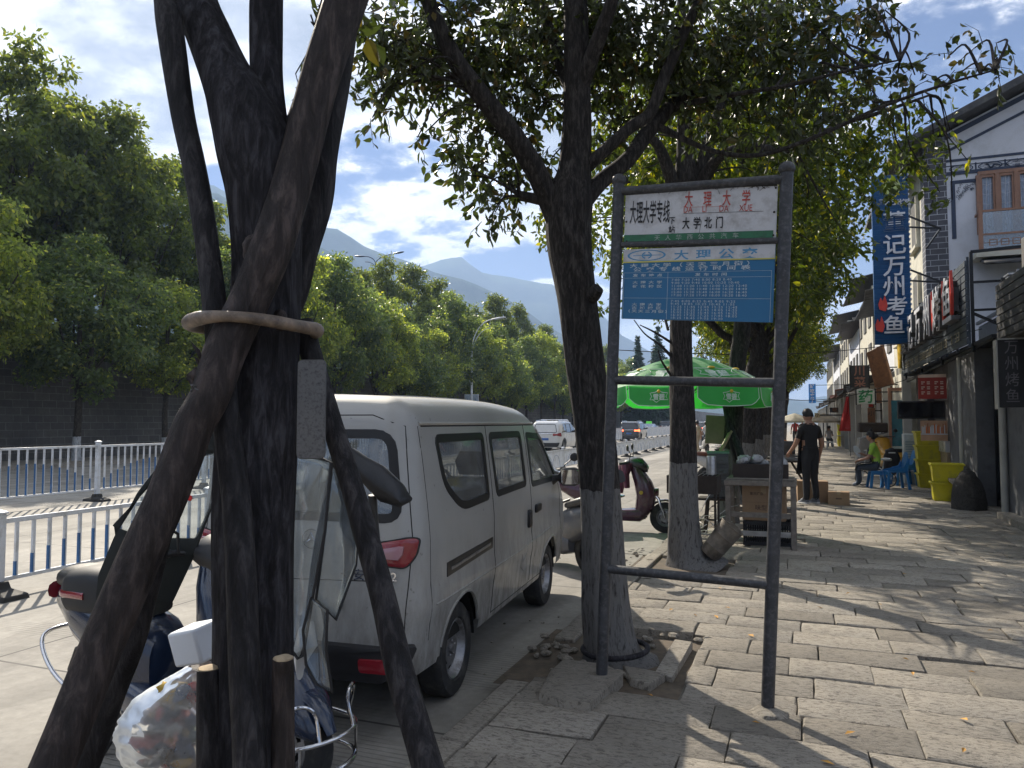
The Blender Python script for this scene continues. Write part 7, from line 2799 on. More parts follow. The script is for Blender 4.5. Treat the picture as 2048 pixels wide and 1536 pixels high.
def seated(label, loc, rz, top, bottom, skin_arms=True, sh=.0, apron=None, hairv=1.0, seat=.42, lean=.06, armsup=True):
 J, E = {}, []
 s0 = seat + .07
 J['pelvis'] = (Vector((0, 0, s0 + .03)), (.15, .13))
 J['waist'] = (Vector((0, .02, s0 + .20)), (.135, .12))
 J['chest'] = (Vector((0, .02 + lean, s0 + .38)), (.155, .12))
 J['shoulder'] = (Vector((0, .02 + lean, s0 + .49)), (.12, .085))
 J['neck'] = (Vector((0, .04 + lean, s0 + .58)), .047)
 J['head'] = (Vector((0, .06 + lean, s0 + .68)), .056)
 E += [('pelvis', 'waist'), ('waist', 'chest'), ('chest', 'shoulder'), ('shoulder', 'neck'), ('neck', 'head')]
 for s_ in (-1, 1):
  k = 'L' if s_ < 0 else 'R'
  J['sh' + k] = (Vector((s_ * .16, .02 + lean, s0 + .47)), .060)
  J['el' + k] = (Vector((s_ * .20, .12 + lean, s0 + .22)), .043)
  J['wr' + k] = (Vector((s_ * .13, .36, s0 + (.30 if armsup and s_ > 0 else .16))), .027)
  E += [('shoulder', 'sh' + k), ('sh' + k, 'el' + k), ('el' + k, 'wr' + k)]
  limb_hand(J, E, 'wr' + k, J['wr' + k][0], (J['wr' + k][0] - J['el' + k][0]), -s_, .6)
  J['hip' + k] = (Vector((s_ * .09, .05, s0)), .095)
  J['kn' + k] = (Vector((s_ * .11, .42, s0 - .01)), .07)
  J['an' + k] = (Vector((s_ * .11, .40, .10)), .062)
  J['ft' + k] = (Vector((s_ * .12, .54, .045)), .036)
  E += [('pelvis', 'hip' + k), ('hip' + k, 'kn' + k), ('kn' + k, 'an' + k), ('an' + k, 'ft' + k)]
 def cl(e, c):
  a, b, t_ = e
  if b[:2] == 'ft':
   return 3 if c.y > .45 else 2
  if b[:2] in ('an', 'kn') or b[:3] == 'hip':
   return 2
  if b[:2] == 'el':
   return 1 if t_ < .7 or not skin_arms else 0
  if a[:2] in ('el', 'wr') or b[:2] == 'wr':
   return 0
  if b in ('neck', 'head') and c.z > s0 + .545:
   return 0
  if a == 'pelvis' and c.z < s0 + .08:
   return 2
  return 1
 t, bo = figure(label, loc, rz, J, E, cl, None, [m_skin, top, bottom, m_shoe])
 mb = MB()
 hc = (0, .075 + lean, s0 + .70)
 head_mesh(mb, hc, .092, (0, 1, -.1), 0)
 hb = mb.build('head_tmp', m_skin)
 bm = bmesh.new()
 bm.from_mesh(bo.data)
 bm.from_mesh(hb.data)
 bm.to_mesh(bo.data)
 bm.free()
 bpy.data.objects.remove(hb)
 mb = MB()
 hair_cap(mb, hc, .096, (0, 1, -.1), -.55, hairv)
 if hairv > 1:
  mb.ell((0, -.04 + lean, s0 + .72), (.05, .05, .05), 12, 8)
 mb.build('hair', m_hair, t)
 if apron:
  mb = MB()
  vs, fs = [], []
  pth = [(.15 + lean, s0 + .42), (.155 + lean, s0 + .28), (.15, s0 + .14), (.20, s0 + .11), (.34, s0 + .10), (.46, s0 + .07), (.49, s0 - .08)]
  for i in range(9):
   for (y_, z_) in pth:
    u_ = i / 8 - .5
    w_ = .11 if z_ > s0 + .2 else .2
    vs.append((u_ * 2 * w_, y_ - (abs(u_) ** 2) * .18, z_))
  m_ = len(pth)
  for i in range(8):
   for j in range(m_ - 1):
    fs.append((i * m_ + j, (i + 1) * m_ + j, (i + 1) * m_ + j + 1, i * m_ + j + 1))
  mb.add(vs, fs)
  mb.tube([(-.09, .13 + lean, s0 + .42), (-.08, .02 + lean, s0 + .56), (0, -.05 + lean, s0 + .57), (.08, .02 + lean, s0 + .56), (.09, .13 + lean, s0 + .42)], .008, 6)
  mb.build('apron', apron, t, solid=.004)
 return t
wp = gnd(1752, 975)
woman = seated('woman in a lime green T-shirt and dark apron sitting on a blue stool fanning herself', (wp.x + .05, wp.y, 0), R(82), m_lime, m_jeans, True, 0, m_blackcloth, 1.04, .40)
t = thing('paper_fan', 'pale hand fan held by the seated woman in lime green', 'fan', (wp.x - .36, wp.y + .12, .80))
mb = MB()
mb.prism(rpoly([(-.02, -.12), (.03, -.12), (.09, .05), (.03, .16), (-.07, .15), (-.1, .03)], .03), (0, 0, 0), (.85, .5, 0), (-.25, 0, 1), (0, .004, 0))
mb.build('blade', M('fan_white', (0.55, 0.6, 0.68), .6), t)
def stool(lab, loc, mat, h=.40, w=.32, back=False, rz=0.0, group=None, name='plastic_stool', cat='stool'):
 t = thing(name, lab, cat, loc, rz, group)
 mb = MB()
 mb.box(-w / 2, w / 2, -w / 2, w / 2, h - .025, h)
 mb.box(-w / 2 + .01, w / 2 - .01, -w / 2 + .01, -w / 2 + .025, h - .09, h - .0255)
 mb.box(-w / 2 + .01, w / 2 - .01, w / 2 - .025, w / 2 - .01, h - .09, h - .0255)
 mb.build('seat', mat, t, bevel=.01)
 for (a, b) in ((-1, -1), (1, -1), (-1, 1), (1, 1)):
  mb = MB()
  mb.loft([((a * (w / 2 + .02), b * (w / 2 + .02), 0), (.03, 0, 0), (0, .03, 0)), ((a * (w / 2 - .03), b * (w / 2 - .03), h - .026), (.03, 0, 0), (0, .03, 0))], 12, e=5)
  mb.build('leg', mat, t)
 if back:
  mb = MB()
  mb.prism([(-w / 2, 0), (w / 2, 0), (w / 2 - .01, .18), (.06, .42), (-.06, .42), (-w / 2 + .01, .18)], (0, w / 2 - .03, h + .001), (1, 0, 0), (0, .12, 1), (0, .022, 0))
  mb.build('backrest', mat, t, bevel=.006)
  for s_ in (-1, 1):
   mb = MB()
   mb.prism([(-w / 2, 0), (w / 2 - .02, 0), (w / 2 - .02, .24), (w / 2 - .08, .1), (-w / 2, .02)], (s_ * (w / 2 - .01), 0, h + .001), (0, 1, 0), (0, 0, 1), (.014 * -s_, 0, 0))
   mb.build('armrest', mat, t)
 return t
m_bluepl = M('blue_plastic', (0.02, 0.17, 0.42), .35, var=.1, vs=5, coat=.2)
stool('low blue plastic stool under the woman in lime green', (wp.x + .02, wp.y, 0), m_bluepl, .39, .30, False, R(10), 'blue plastic seats by the shop')
bpx = gnd(1792, 978)
stool('blue plastic chair standing empty right of the seated woman', (bpx.x, bpx.y + .1, 0), m_bluepl, .40, .42, True, R(-78), 'blue plastic seats by the shop', 'plastic_chair', 'chair')
bpx = gnd(1812, 972)
stool('second blue plastic chair pushed behind the first one', (bpx.x, bpx.y + .35, 0), m_bluepl, .40, .42, True, R(-78), 'blue plastic seats by the shop', 'plastic_chair', 'chair')
bk_ = gnd(1757, 976)
t = thing('small_bicycle', 'small folding bicycle with pale seat behind the seated woman', 'bicycle', (bk_.x + .25, bk_.y + .35, 0), R(60))
for y_ in (0, .62):
 mb = MB()
 mb.tube([(0, y_ + .17 * math.cos(a), .18 + .17 * math.sin(a)) for a in [2 * math.pi * k / 28 for k in range(28)]], .014, 6, False, None, None, True)
 w_ = mb.build('wheel', m_tyre, t)
 mb = MB()
 for k in range(12):
  a = 2 * math.pi * k / 12
  mb.tube([(0, y_, .18), (0, y_ + .16 * math.cos(a), .18 + .16 * math.sin(a))], .002, 3)
 mb.build('spokes', m_steel, w_)
mb = MB()
mb.tube([(0, .62, .18), (0, .56, .5), (0, .5, .82)], .014, 8)
mb.tube([(0, .0, .18), (0, .18, .42), (0, .56, .45)], .016, 8)
mb.tube([(0, .16, .25), (0, .10, .62)], .013, 8)
mb.tube([(-.2, .46, .84), (0, .5, .84), (.2, .46, .84)], .012, 8)
mb.build('frame', m_white, t)
mb = MB()
mb.loft([((0, -.06, .64), (.06, 0, 0), (0, 0, .03)), ((0, .06, .64), (.08, 0, 0), (0, 0, .04)), ((0, .2, .64), (.02, 0, 0), (0, 0, .02))], 12)
mb.build('saddle', m_white, t)
bq = at(1786, 905, 19.2)
t = thing('backpack', 'round black backpack hung behind the blue chair', 'backpack', (bq.x, bq.y + .35, bq.z - .25))
mb = MB()
mb.loft([((0, 0, -.28), (.16, 0, 0), (0, .10, 0)), ((0, 0, -.1), (.21, 0, 0), (0, .14, 0)), ((0, 0, .15), (.19, 0, 0), (0, .13, 0)), ((0, 0, .3), (.12, 0, 0), (0, .10, 0)), ((0, 0, .36), (.04, 0, 0), (0, .03, 0))], 20, e=2.5)
mb.build('bag', m_blackcloth, t)
mb = MB()
mb.box(-.08, .08, -.135, -.125, .22, .25)
mb.build('stripe', m_white, t)
t = thing('bag_stand', 'low dark stool holding the black backpack', 'stool', (bq.x, bq.y + .35, 0))
zz = bq.z - .25 - .285
mb = MB()
mb.box(-.16, .16, -.14, .14, zz - .03, zz)
for a in (-1, 1):
 for b in (-1, 1):
  mb.bar((a * .14, b * .12, 0), (a * .13, b * .11, zz - .03), .025)
mb.build('frame', m_iron, t)
# YELLOW CRATES
m_yellow = M('yellow_plastic', (0.66, 0.60, 0.025), .4, var=.12, vs=4, dirt=(0.28, 0.26, 0.08), dscale=4, trans=.15)
def bin_(lab, loc, rz, w, d, h, group, tilt=0.0):
 t = thing('yellow_bin', lab, 'plastic bin', loc, rz, group)
 t.rotation_euler = (0, tilt, rz)
 mb = MB()
 k = .88
 outer = [(-w / 2 * k, -d / 2 * k, 0), (w / 2 * k, -d / 2 * k, 0), (w / 2 * k, d / 2 * k, 0), (-w / 2 * k, d / 2 * k, 0), (-w / 2, -d / 2, h), (w / 2, -d / 2, h), (w / 2, d / 2, h), (-w / 2, d / 2, h)]
 q = .008
 inner = [(x * (1 - 2 * q / w) * .985, y * (1 - 2 * q / d) * .985, max(z, .01)) for x, y, z in outer]
 mb.add(outer + inner, [(0, 1, 5, 4), (1, 2, 6, 5), (2, 3, 7, 6), (3, 0, 4, 7), (3, 2, 1, 0), (12, 13, 9, 8), (13, 14, 10, 9), (14, 15, 11, 10), (15, 12, 8, 11), (8, 9, 10, 11), (4, 5, 13, 12), (5, 6, 14, 13), (6, 7, 15, 14), (7, 4, 12, 15)], None, False)
 mb.build('tub', m_yellow, t, bevel=.008)
 mb = MB()
 r_ = .022
 mb.box(-w / 2 - r_, w / 2 + r_, -d / 2 - r_, -d / 2 - .001, h - .035, h + .004)
 mb.box(-w / 2 - r_, w / 2 + r_, d / 2 + .001, d / 2 + r_, h - .035, h + .004)
 mb.box(-w / 2 - r_, -w / 2 - .001, -d / 2 - .0005, d / 2 + .0005, h - .035, h + .004)
 mb.box(w / 2 + .001, w / 2 + r_, -d / 2 - .0005, d / 2 + .0005, h - .035, h + .004)
 mb.build('rim', m_yellow, t, bevel=.005)
 return t
yb = gnd(1857, 976)
GY = 'stacked yellow plastic bins by the shop'
ords = ['bottom', 'second', 'third', 'topmost']
for k in range(4):
 bin_('%s yellow bin in the tall stack of four beside the blue chairs' % ords[k], (yb.x + .06 - .012 * k, yb.y + .2, k * .325), R(1), .52, .42, .32, GY)
yb = gnd(1890, 1003)
for k in range(2):
 bin_('%s yellow bin in the low stack of two left of the stone bench' % ('lower', 'upper')[k], (yb.x + .08, yb.y + .25, k * .36), R(-3), .54, .40, .35, GY)
yb = gnd(1679, 893)
for k in range(3):
 bin_('%s yellow bin in the far stack of three down the pavement' % ('bottom', 'middle', 'top')[k], (yb.x + .2, yb.y + .3, k * .46), 0, .60, .5, .45, GY)
# STONE BENCH
m_lava = stonemat('rough_boulder', (0.05, 0.047, 0.045), (0.15, 0.14, 0.13), 4.0, 1.2)
bA, bB = gnd(1948, 1022), gnd(1905, 998)
def boulder(mb, c, rx, ry, h, seed):
 vs, fs = [], []
 n, k = 40, 26
 for i in range(k + 1):
  ph = (math.pi * .5) * i / k * 1.0
  for j in range(n):
   q = 2 * math.pi * j / n
   d = Vector((math.sin(ph) * math.cos(q), math.sin(ph) * math.sin(q), math.cos(ph)))
   g = 1 + .10 * noise.noise(d * 1.6 + Vector((seed, 0, 0))) + .03 * noise.noise(d * 6 + Vector((seed, 0, 0))) + .012 * noise.noise(d * 22)
   w_ = math.sin(ph) ** -.3 if ph > .01 else 1
   vs.append((c[0] + d.x * rx * g * w_, c[1] + d.y * ry * g * w_, max(0, d.z * h * g) if i < k else -.03))
 for i in range(k):
  for j in range(n):
   fs.append((i * n + j, (i + 1) * n + j, (i + 1) * n + (j + 1) % n, i * n + (j + 1) % n))
 mb.add(vs, fs)
t = thing('stone_bench', 'bench of two dark boulders joined by a grey plank in front of the shop window', 'stone bench', (bA.x - .08, bA.y + .3, 0))
mb = MB()
boulder(mb, (.06, 0, 0), .27, .30, .64, 1)
mb.build('boulder', m_lava, t)
mb = MB()
dx_, dy_ = bB.x + .2 - (bA.x + .1), bB.y + .5 - (bA.y + .3)
boulder(mb, (dx_ + .15, dy_, 0), .30, .34, .60, 5)
mb.build('boulder', m_lava, t)
mb = MB()
mb.bar((-.02, .15, .42), (dx_ + .05, dy_ - .1, .42), .26, .05)
mb.build('seat_plank', m_wood, t, bevel=.006)
# SHOP ROW ON THE RIGHT
m_conc = M('grey_plaster', (0.115, 0.12, 0.13), .85, var=.3, vs=1.6, dirt=(0.05, 0.05, 0.055), dscale=3, bs=.3)
m_concd = M('stained_concrete', (0.10, 0.10, 0.10), .9, var=.45, vs=2.2, dirt=(0.03, 0.03, 0.03), dscale=2, bs=.5)
m_slat = M('fascia_slat', (0.045, 0.06, 0.08), .5, .3, var=.3, vs=3, dirt=(0.10, 0.115, 0.13), dscale=3)
m_slatd = M('dark_cladding', (0.022, 0.024, 0.028), .55, var=.3, vs=3)
m_frame = M('black_steel', (0.012, 0.014, 0.018), .5, .4)
m_lw = M('sign_letter_white', (0.58, 0.60, 0.66), .4)
m_lred = M('sign_letter_red', (0.50, 0.035, 0.02), .4)
m_lyel = M('sign_letter_yellow', (0.55, 0.36, 0.03), .4)
m_lgold = M('gold_letter', (0.28, 0.26, 0.20), .5)
m_bluesign = M('corrugated_blue', (0.012, 0.085, 0.235), .4, .1, var=.15, vs=1.5)
m_whitewall = M('white_render', (0.60, 0.62, 0.68), .8, var=.05, vs=.8, dirt=(0.45, 0.46, 0.48), dscale=1.2, bs=.1)
m_cream = M('cream_render', (0.52, 0.50, 0.42), .8, var=.08, vs=1.2, dirt=(0.33, 0.31, 0.25), dscale=2)
m_brick = brickmat('grey_brick_tile', (0.06, 0.062, 0.078), (0.08, 0.082, 0.10), (0.42, 0.43, 0.46), .42, .17, .010, 'Y', .6, .3)
m_inkblue = M('ink_blue_paint', (0.03, 0.045, 0.085), .7, var=.35, vs=20)
m_winwood = M('window_timber', (0.26, 0.135, 0.085), .5, var=.2, vs=6)
m_curtain = M('lace_curtain', (0.30, 0.36, 0.46), .7, var=.25, vs=9)
m_shopglass = glassmat('shop_glass', (0.16, 0.19, 0.21), .5, .06, .04, (0.1, 0.1, 0.1))
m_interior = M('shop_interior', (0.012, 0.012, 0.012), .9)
m_tile = M('roof_tile', (0.055, 0.055, 0.06), .8, var=.4, vs=4, dirt=(0.12, 0.12, 0.11), dscale=5, bs=.4)
m_brownb = M('brown_board', (0.16, 0.07, 0.03), .55, var=.45, vs=7, bs=.2)
m_pipe = M('pale_pipe', (0.36, 0.36, 0.34), .6, var=.15)
# near corner shop: wall, window, pillars
s1 = thing('corner_shop', 'dark grey corner shop with black glazing bars at the right edge of the pavement', 'shop', (3.05, 14, 0))
T1_ = Matrix.Translation((-3.05, -14, 0))
def part(nm, mat, parent, T, fn, **kw):
 mb = MB(T)
 fn(mb)
 return mb.build(nm, mat, parent, **kw)
part('wall', m_conc, s1, T1_, lambda b: (b.box(3.06, 9, 9.0, 13.95, 0, 2.75), b.box(3.75, 9, 13.96, 18.7, 2.9, 3.5)))
part('pillar', m_conc, s1, T1_, lambda b: b.box(2.98, 3.55, 15.75, 16.95, 0, 2.85))
part('pillar', m_conc, s1, T1_, lambda b: b.box(3.02, 3.55, 17.05, 18.6, 0, 2.85))
part('down_pipe', m_pipe, s1, T1_, lambda b: b.tube([(3.0, 13.93, .0), (3.0, 13.93, 2.2)], .055, 12))
part('down_pipe', m_pipe, s1, T1_, lambda b: b.tube([(2.96, 17.0, .0), (2.96, 17.0, 2.8)], .045, 12))
part('step', m_slab, s1, T1_, lambda b: b.box(2.86, 3.058, 9.0, 13.8, 0, .10))
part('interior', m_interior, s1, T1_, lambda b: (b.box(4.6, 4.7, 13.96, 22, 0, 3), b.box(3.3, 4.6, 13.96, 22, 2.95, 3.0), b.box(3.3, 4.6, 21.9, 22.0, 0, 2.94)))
part('window_frame', m_frame, s1, T1_, lambda b: [b.box(3.26, 3.32, y_, y_ + .06, 0, 2.8) for y_ in (14.0, 14.45, 14.9, 15.3, 15.69)] + [b.box(3.27, 3.31, 14.06, 15.69, 1.72, 1.78), b.box(3.27, 3.31, 14.06, 15.69, 0, .12)])
part('window', m_shopglass, s1, T1_, lambda b: b.box(3.285, 3.292, 14.06, 15.69, .12, 2.8))
part('canopy_beam', m_frame, s1, T1_, lambda b: (b.box(2.9, 3.6, 13.97, 24.8, 2.86, 2.92), b.bar((2.95, 14, 2.86), (2.95, 24.6, 2.7), .05)))
s2 = thing('noodle_shop', 'shop front with a red menu and a wall screen left of the grey pillars', 'shop', (3.1, 20, 0))
T2_ = Matrix.Translation((-3.1, -20, 0))
part('wall', M('dark_brick', (0.05, 0.045, 0.045), .8, var=.4, vs=6, bs=.4), s2, T2_, lambda b: (b.box(3.15, 3.4, 18.7, 24.4, 0, 2.85), b.box(3.0, 3.14, 21.4, 21.7, 0, 2.8)))
part('counter', m_white, s2, T2_, lambda b: (b.box(2.95, 3.148, 18.75, 21.3, .85, 1.08),))
part('counter_front', m_bamboo, s2, T2_, lambda b: [b.box(2.98, 3.14, 18.76 + k * .085, 18.83 + k * .085, .1, .845) for k in range(30)])
a_ = ony(1866, 752, 18.66)
b2_ = ony(1896, 790, 18.66)
def menu(b):
 x0_, x1_, z0_, z1_ = 2.45, 3.0, 2.02, 2.56
 b.box(x0_, x1_, 18.70, 18.72, z0_, z1_, 0)
 b.box(x0_, x1_, 18.693, 18.699, z1_ - .07, z1_, 1)
 for c_ in range(2):
  for k in range(3):
   for q in range(2):
    b.box(x0_ + .06 + c_ * .26, x0_ + (.13 if q else .10) + c_ * .26, 18.694, 18.699, z0_ + .10 + k * .11 + q * .04, z0_ + .125 + k * .11 + q * .04, 1)
    b.box(x0_ + .17 + c_ * .26, x0_ + .23 + c_ * .26, 18.694, 18.699, z0_ + .10 + k * .11 + q * .04, z0_ + .125 + k * .11 + q * .04, 1)
t = thing('menu_board', 'red menu board with white price lists above the black wall screen', 'menu board', (2.7, 18.7, 2.2))
mb = MB(Matrix.Translation((-2.7, -18.7, -2.2)))
menu(mb)
mb.build('board', [M('menu_red', (0.28, 0.03, 0.02), .5), M('menu_text', (0.55, 0.42, 0.34), .6)], t)
t = thing('wall_screen', 'black flat screen hung under the red menu', 'screen', (2.3, 18.9, 1.8))
mb = MB(Matrix.Translation((-2.3, -18.9, -1.8)))
mb.box(2.05, 3.0, 18.9, 18.96, 1.58, 1.98)
mb.build('casing', m_blackpl, t, bevel=.008)
mb = MB(Matrix.Translation((-2.3, -18.9, -1.8)))
mb.box(2.08, 2.97, 18.892, 18.899, 1.61, 1.95)
mb.build('screen', M('screen_glass', (0.008, 0.008, 0.01), .08, coat=.5), t)
t = thing('food_poster', 'bright poster of fried skewers below the wall screen', 'poster', (2.75, 18.72, 1.4))
mb = MB(Matrix.Translation((-2.75, -18.72, -1.4)))
mb.box(2.48, 3.0, 18.72, 18.74, 1.10, 1.54, 0)
rs = random.Random(3)
for k in range(18):
 x_ = 2.50 + k * .027
 mb.box(x_, x_ + .018, 18.712, 18.718, 1.26, 1.42 + rs.uniform(-.03, .07), 1 + rs.randint(0, 2))
mb.box(2.48, 3.0, 18.71, 18.719, 1.235, 1.255, 3)
mb.build('poster', [M('poster_pale', (0.45, 0.28, 0.18), .5), M('poster_orange', (0.55, 0.14, 0.03), .5), M('poster_brown', (0.30, 0.10, 0.04), .5), M('poster_white', (0.5, 0.55, 0.6), .5)], t)
s3 = thing('pharmacy', 'shop with teal glass door and pale pillar beside the green pharmacy sign', 'shop', (3.0, 27, 0))
T3_ = Matrix.Translation((-3.0, -27, 0))
part('wall', m_cream, s3, T3_, lambda b: (b.box(3.5, 3.8, 24.5, 33.9, 0, 3.3), b.box(2.9, 3.49, 25.2, 25.45, 0, 3.2)))
part('pillar', m_pipe, s3, T3_, lambda b: b.box(2.75, 3.0, 29.6, 29.85, 0, 3.0))
part('pillar', m_pipe, s3, T3_, lambda b: b.box(2.85, 3.08, 24.9, 25.12, 0, 3.0))
part('door_frame', m_winwood, s3, T3_, lambda b: (b.box(2.62, 2.70, 26.5, 26.6, 0, 2.5), b.box(3.42, 3.49, 26.5, 26.6, 0, 2.5), b.box(2.62, 3.49, 26.5, 26.6, 2.501, 2.6)))
part('door', M('teal_door', (0.02, 0.12, 0.17), .25, coat=.5, var=.3), s3, T3_, lambda b: b.box(2.701, 3.419, 26.53, 26.56, .75, 2.2))
part('door_band', M('door_white', (0.35, 0.42, 0.42), .5), s3, T3_, lambda b: b.box(2.701, 3.419, 26.52, 26.56, .62, .745))
part('door_panel', M('door_green', (0.02, 0.16, 0.09), .5), s3, T3_, lambda b: b.box(2.701, 3.419, 26.53, 26.56, 0, .615))
t = thing('white_cabinet', 'narrow pale cabinet standing between the blue chairs and the yellow bins', 'cabinet', (2.55, 20.9, 0))
mb = MB()
mb.box(-.18, .2, -.2, .2, 0, 1.22)
mb.build('case', M('cabinet_pale', (0.42, 0.47, 0.48), .4), t, bevel=.015)
mb = MB()
for k in range(12):
 mb.box(-.15, .17, -.206, -.2, .35 + k * .06, .38 + k * .06)
mb.build('grille', M('cabinet_grille', (0.25, 0.32, 0.33), .5), t)
t = thing('yellow_cart', 'yellow electric tricycle parked by the shop door behind the woman', 'tricycle', (2.3, 22.6, 0), R(20))
mb = MB()
mb.loft([((0, -.5, .5), (.25, 0, 0), (0, 0, .1)), ((0, -.3, .55), (.3, 0, 0), (0, 0, .18)), ((0, .1, .5), (.3, 0, 0), (0, 0, .15)), ((0, .4, .55), (.2, 0, 0), (0, 0, .28)), ((0, .55, .9), (.22, 0, 0), (0, 0, .2)), ((0, .6, 1.05), (.1, 0, 0), (0, 0, .08))], 18, e=3)
m_ycart = M('cart_yellow', (0.50, 0.26, 0.02), .35, coat=.4)
mb.build('body', m_ycart, t)
for c_ in ((-.28, -.3, .16), (.28, -.3, .16), (0, .6, .18)):
 wheel(t, c_, .17, .07, 1 if c_[0] >= 0 else -1, 0, rimr=.55)
mb = MB()
mb.tube([(-.3, .45, 1.12), (0, .55, 1.1), (.3, .45, 1.12)], .015, 8)
mb.ell((-.34, .5, 1.28), (.06, .02, .05), 12, 8)
mb.ell((.34, .5, 1.28), (.06, .02, .05), 12, 8)
mb.tube([(-.3, .46, 1.12), (-.33, .5, 1.25)], .007, 6)
mb.tube([(.3, .46, 1.12), (.33, .5, 1.25)], .007, 6)
mb.build('handlebar', m_blackpl, t)
mb = MB()
mb.loft([((0, -.35, .76), (.2, 0, 0), (0, 0, .05)), ((0, 0, .74), (.2, 0, 0), (0, 0, .05))], 14, e=3)
mb.build('seat', m_leather, t)
t = thing('snack_cart', 'grey metal snack counter with slanted lid beyond the seated woman', 'food cart', (2.35, 29.0, 0))
mb = MB()
mb.add([(-.55, -.5, .1), (.5, -.5, .1), (.5, .7, .1), (-.55, .7, .1), (-.45, -.5, .95), (.5, -.5, 1.15), (.5, .7, 1.15), (-.45, .7, .95)], [(0, 1, 5, 4), (1, 2, 6, 5), (2, 3, 7, 6), (3, 0, 4, 7), (4, 5, 6, 7), (3, 2, 1, 0)], 0, False)
mb.build('counter', M('cart_steel', (0.26, 0.25, 0.24), .4, .3, var=.3), t, bevel=.02)
mb = MB()
mb.box(-.45, .45, -.4, .6, 1.16, 1.5)
mb.build('cooker', m_iron, t, bevel=.05)
for (a, b) in ((-.45, -.4), (.4, -.4), (-.45, .6), (.4, .6)):
 mb = MB()
 mb.bar((a, b, 0), (a, b, .1), .04)
 mb.build('leg', m_iron, t)
# slatted fascia with the big characters
X0 = 2.8
t = thing('fascia_sign', 'long slatted shop fascia with white and red characters facing the street', 'shop sign', (X0, 20, 3.0))
TF = Matrix.Translation((-X0, -20, -3.0))
YN, YF = 15.35, 24.5
zt_, zb_ = 4.42, 2.90
mb = MB(TF)
nsl = 12
for k in range(nsl):
 z = zb_ + (zt_ - zb_) * k / nsl
 hgt = (zt_ - zb_) / nsl - .02
 mb.box(X0, X0 + .035, YN, YF, z, z + hgt)
for y_ in np.linspace(YN + .03, YF - .05, 9):
 mb.box(X0 + .036, X0 + .075, y_, y_ + .05, zb_ - .05, zt_ + .05)
mb.build('slats', m_slat, t)
mb = MB(TF)
chars = '董记万州烤鱼'
ys_ = [23.3, 21.9, 20.55, 19.2, 17.95, 16.75]
for ch, y_ in zip(chars, ys_):
 mb.text(ch, (X0 - .155, y_, 3.45), (0, -1, 0), (0, 0, 1), .98, 0, wx=.98, thick=.01, depth=.006)
 mb.text(ch, (X0 - .07, y_, 3.45), (0, -1, 0), (0, 0, 1), .98, 1, wx=.98, thick=.005, depth=.07)
mb.build('lettering', [m_lw, M('letter_side', (0.09, 0.09, 0.095), .5)], t)
mb = MB(TF)
for (y_, z0_) in ((18.0, 3.45), (16.72, 3.45)):
 mb.prism(rpoly([(0, 0), (.14, -.02), (.20, .35), (.12, .65), (.06, .4), (.0, .85), (-.03, .4)], .03), (X0 - .155, y_ + .02, z0_), (0, -1, 0), (0, 0, 1), (.05, 0, 0))
mb.prism(rpoly([(0, 0), (.10, .1), (.16, .5), (.08, .95), (.02, .5)], .03), (X0 - .155, 15.95, 3.4), (0, -1, 0), (0, 0, 1), (.05, 0, 0))
mb.build('flame_print', m_lred, t)
mb = MB(TF)
mb.loft([((X0 - .10, 24.0, 3.05), (.05, 0, 0), (0, .05, 0)), ((X0 - .10, 24.0, 3.4), (.05, 0, 0), (0, .32, 0)), ((X0 - .10, 24.0, 3.9), (.05, 0, 0), (0, .38, 0)), ((X0 - .10, 24.0, 4.35), (.05, 0, 0), (0, .12, 0))], 20)
mb.build('round_emblem', m_lyel, t)
mb = MB(TF)
rs = random.Random(12)
y_ = 23.6
while y_ > 15.9:
 w_ = rs.uniform(.10, .2)
 if rs.random() > .12:
  mb.box(X0 - .012, X0 - .001, y_ - w_, y_, 3.02, 3.045)
  mb.box(X0 - .012, X0 - .001, y_ - w_, y_, 3.17, 3.19)
  for q in range(rs.randint(1, 3)):
   yy = y_ - w_ * rs.random()
   mb.box(X0 - .013, X0 - .001, yy - .012, yy, 3.02, 3.19)
  mb.box(X0 - .012, X0 - .001, y_ - w_, y_, 3.09, 3.105)
 y_ -= w_ + .06
mb.build('small_print', m_lgold, t)
mb = MB(TF)
for y_ in (YN, 18.5, 21.5, YF - .05):
 mb.box(X0 + .08, X0 + .13, y_ - .025, y_ + .025, 2.75, 4.55)
mb.bar((X0 + .1, YN, 4.55), (X0 + 1.3, YN, 4.6), .05)
mb.bar((X0 + .1, YN, 4.0), (X0 + 1.3, YN, 4.0), .04)
mb.bar((X0 + .1, YN, 3.5), (X0 + 1.3, YN, 3.5), .04)
mb.bar((X0 + .1, YN, 3.45), (X0 + 1.2, YN - .2, 2.8), .05)
mb.bar((X0 + .1, YF, 4.5), (X0 + 1.3, YF, 4.5), .05)
mb.bar((X0 + 1.28, YN, 2.9), (X0 + 1.28, YN, 4.6), .05)
mb.build('steel_frame', m_frame, t)
# near dark cladding + concrete block + light box
t = thing('dark_cladding_fascia', 'black horizontal slat cladding above the vertical light box at the right edge', 'cladding', (2.85, 12, 2.7))
TC = Matrix.Translation((-2.85, -12, -2.7))
mb = MB(TC)
for k in range(7):
 mb.box(2.85, 2.89, 8.6, 13.4, 2.78 + k * .12, 2.78 + k * .12 + .10)
for y_ in (8.9, 10.4, 11.9, 13.2):
 mb.box(2.891, 2.94, y_, y_ + .05, 2.7, 3.7)
mb.build('slats', m_slatd, t)
mb = MB(TC)
mb.box(2.9, 9, 8.6, 13.3, 2.751, 2.779)
mb.build('soffit', m_concd, t)
t = thing('concrete_block', 'stained concrete upper wall block above the dark cladding', 'wall', (3.4, 13, 3.6))
mb = MB(Matrix.Translation((-3.4, -13, -3.6)))
mb.box(3.25, 8, 12.0, 13.6, 2.8, 4.35)
mb.build('block', m_concd, t, bevel=.02)
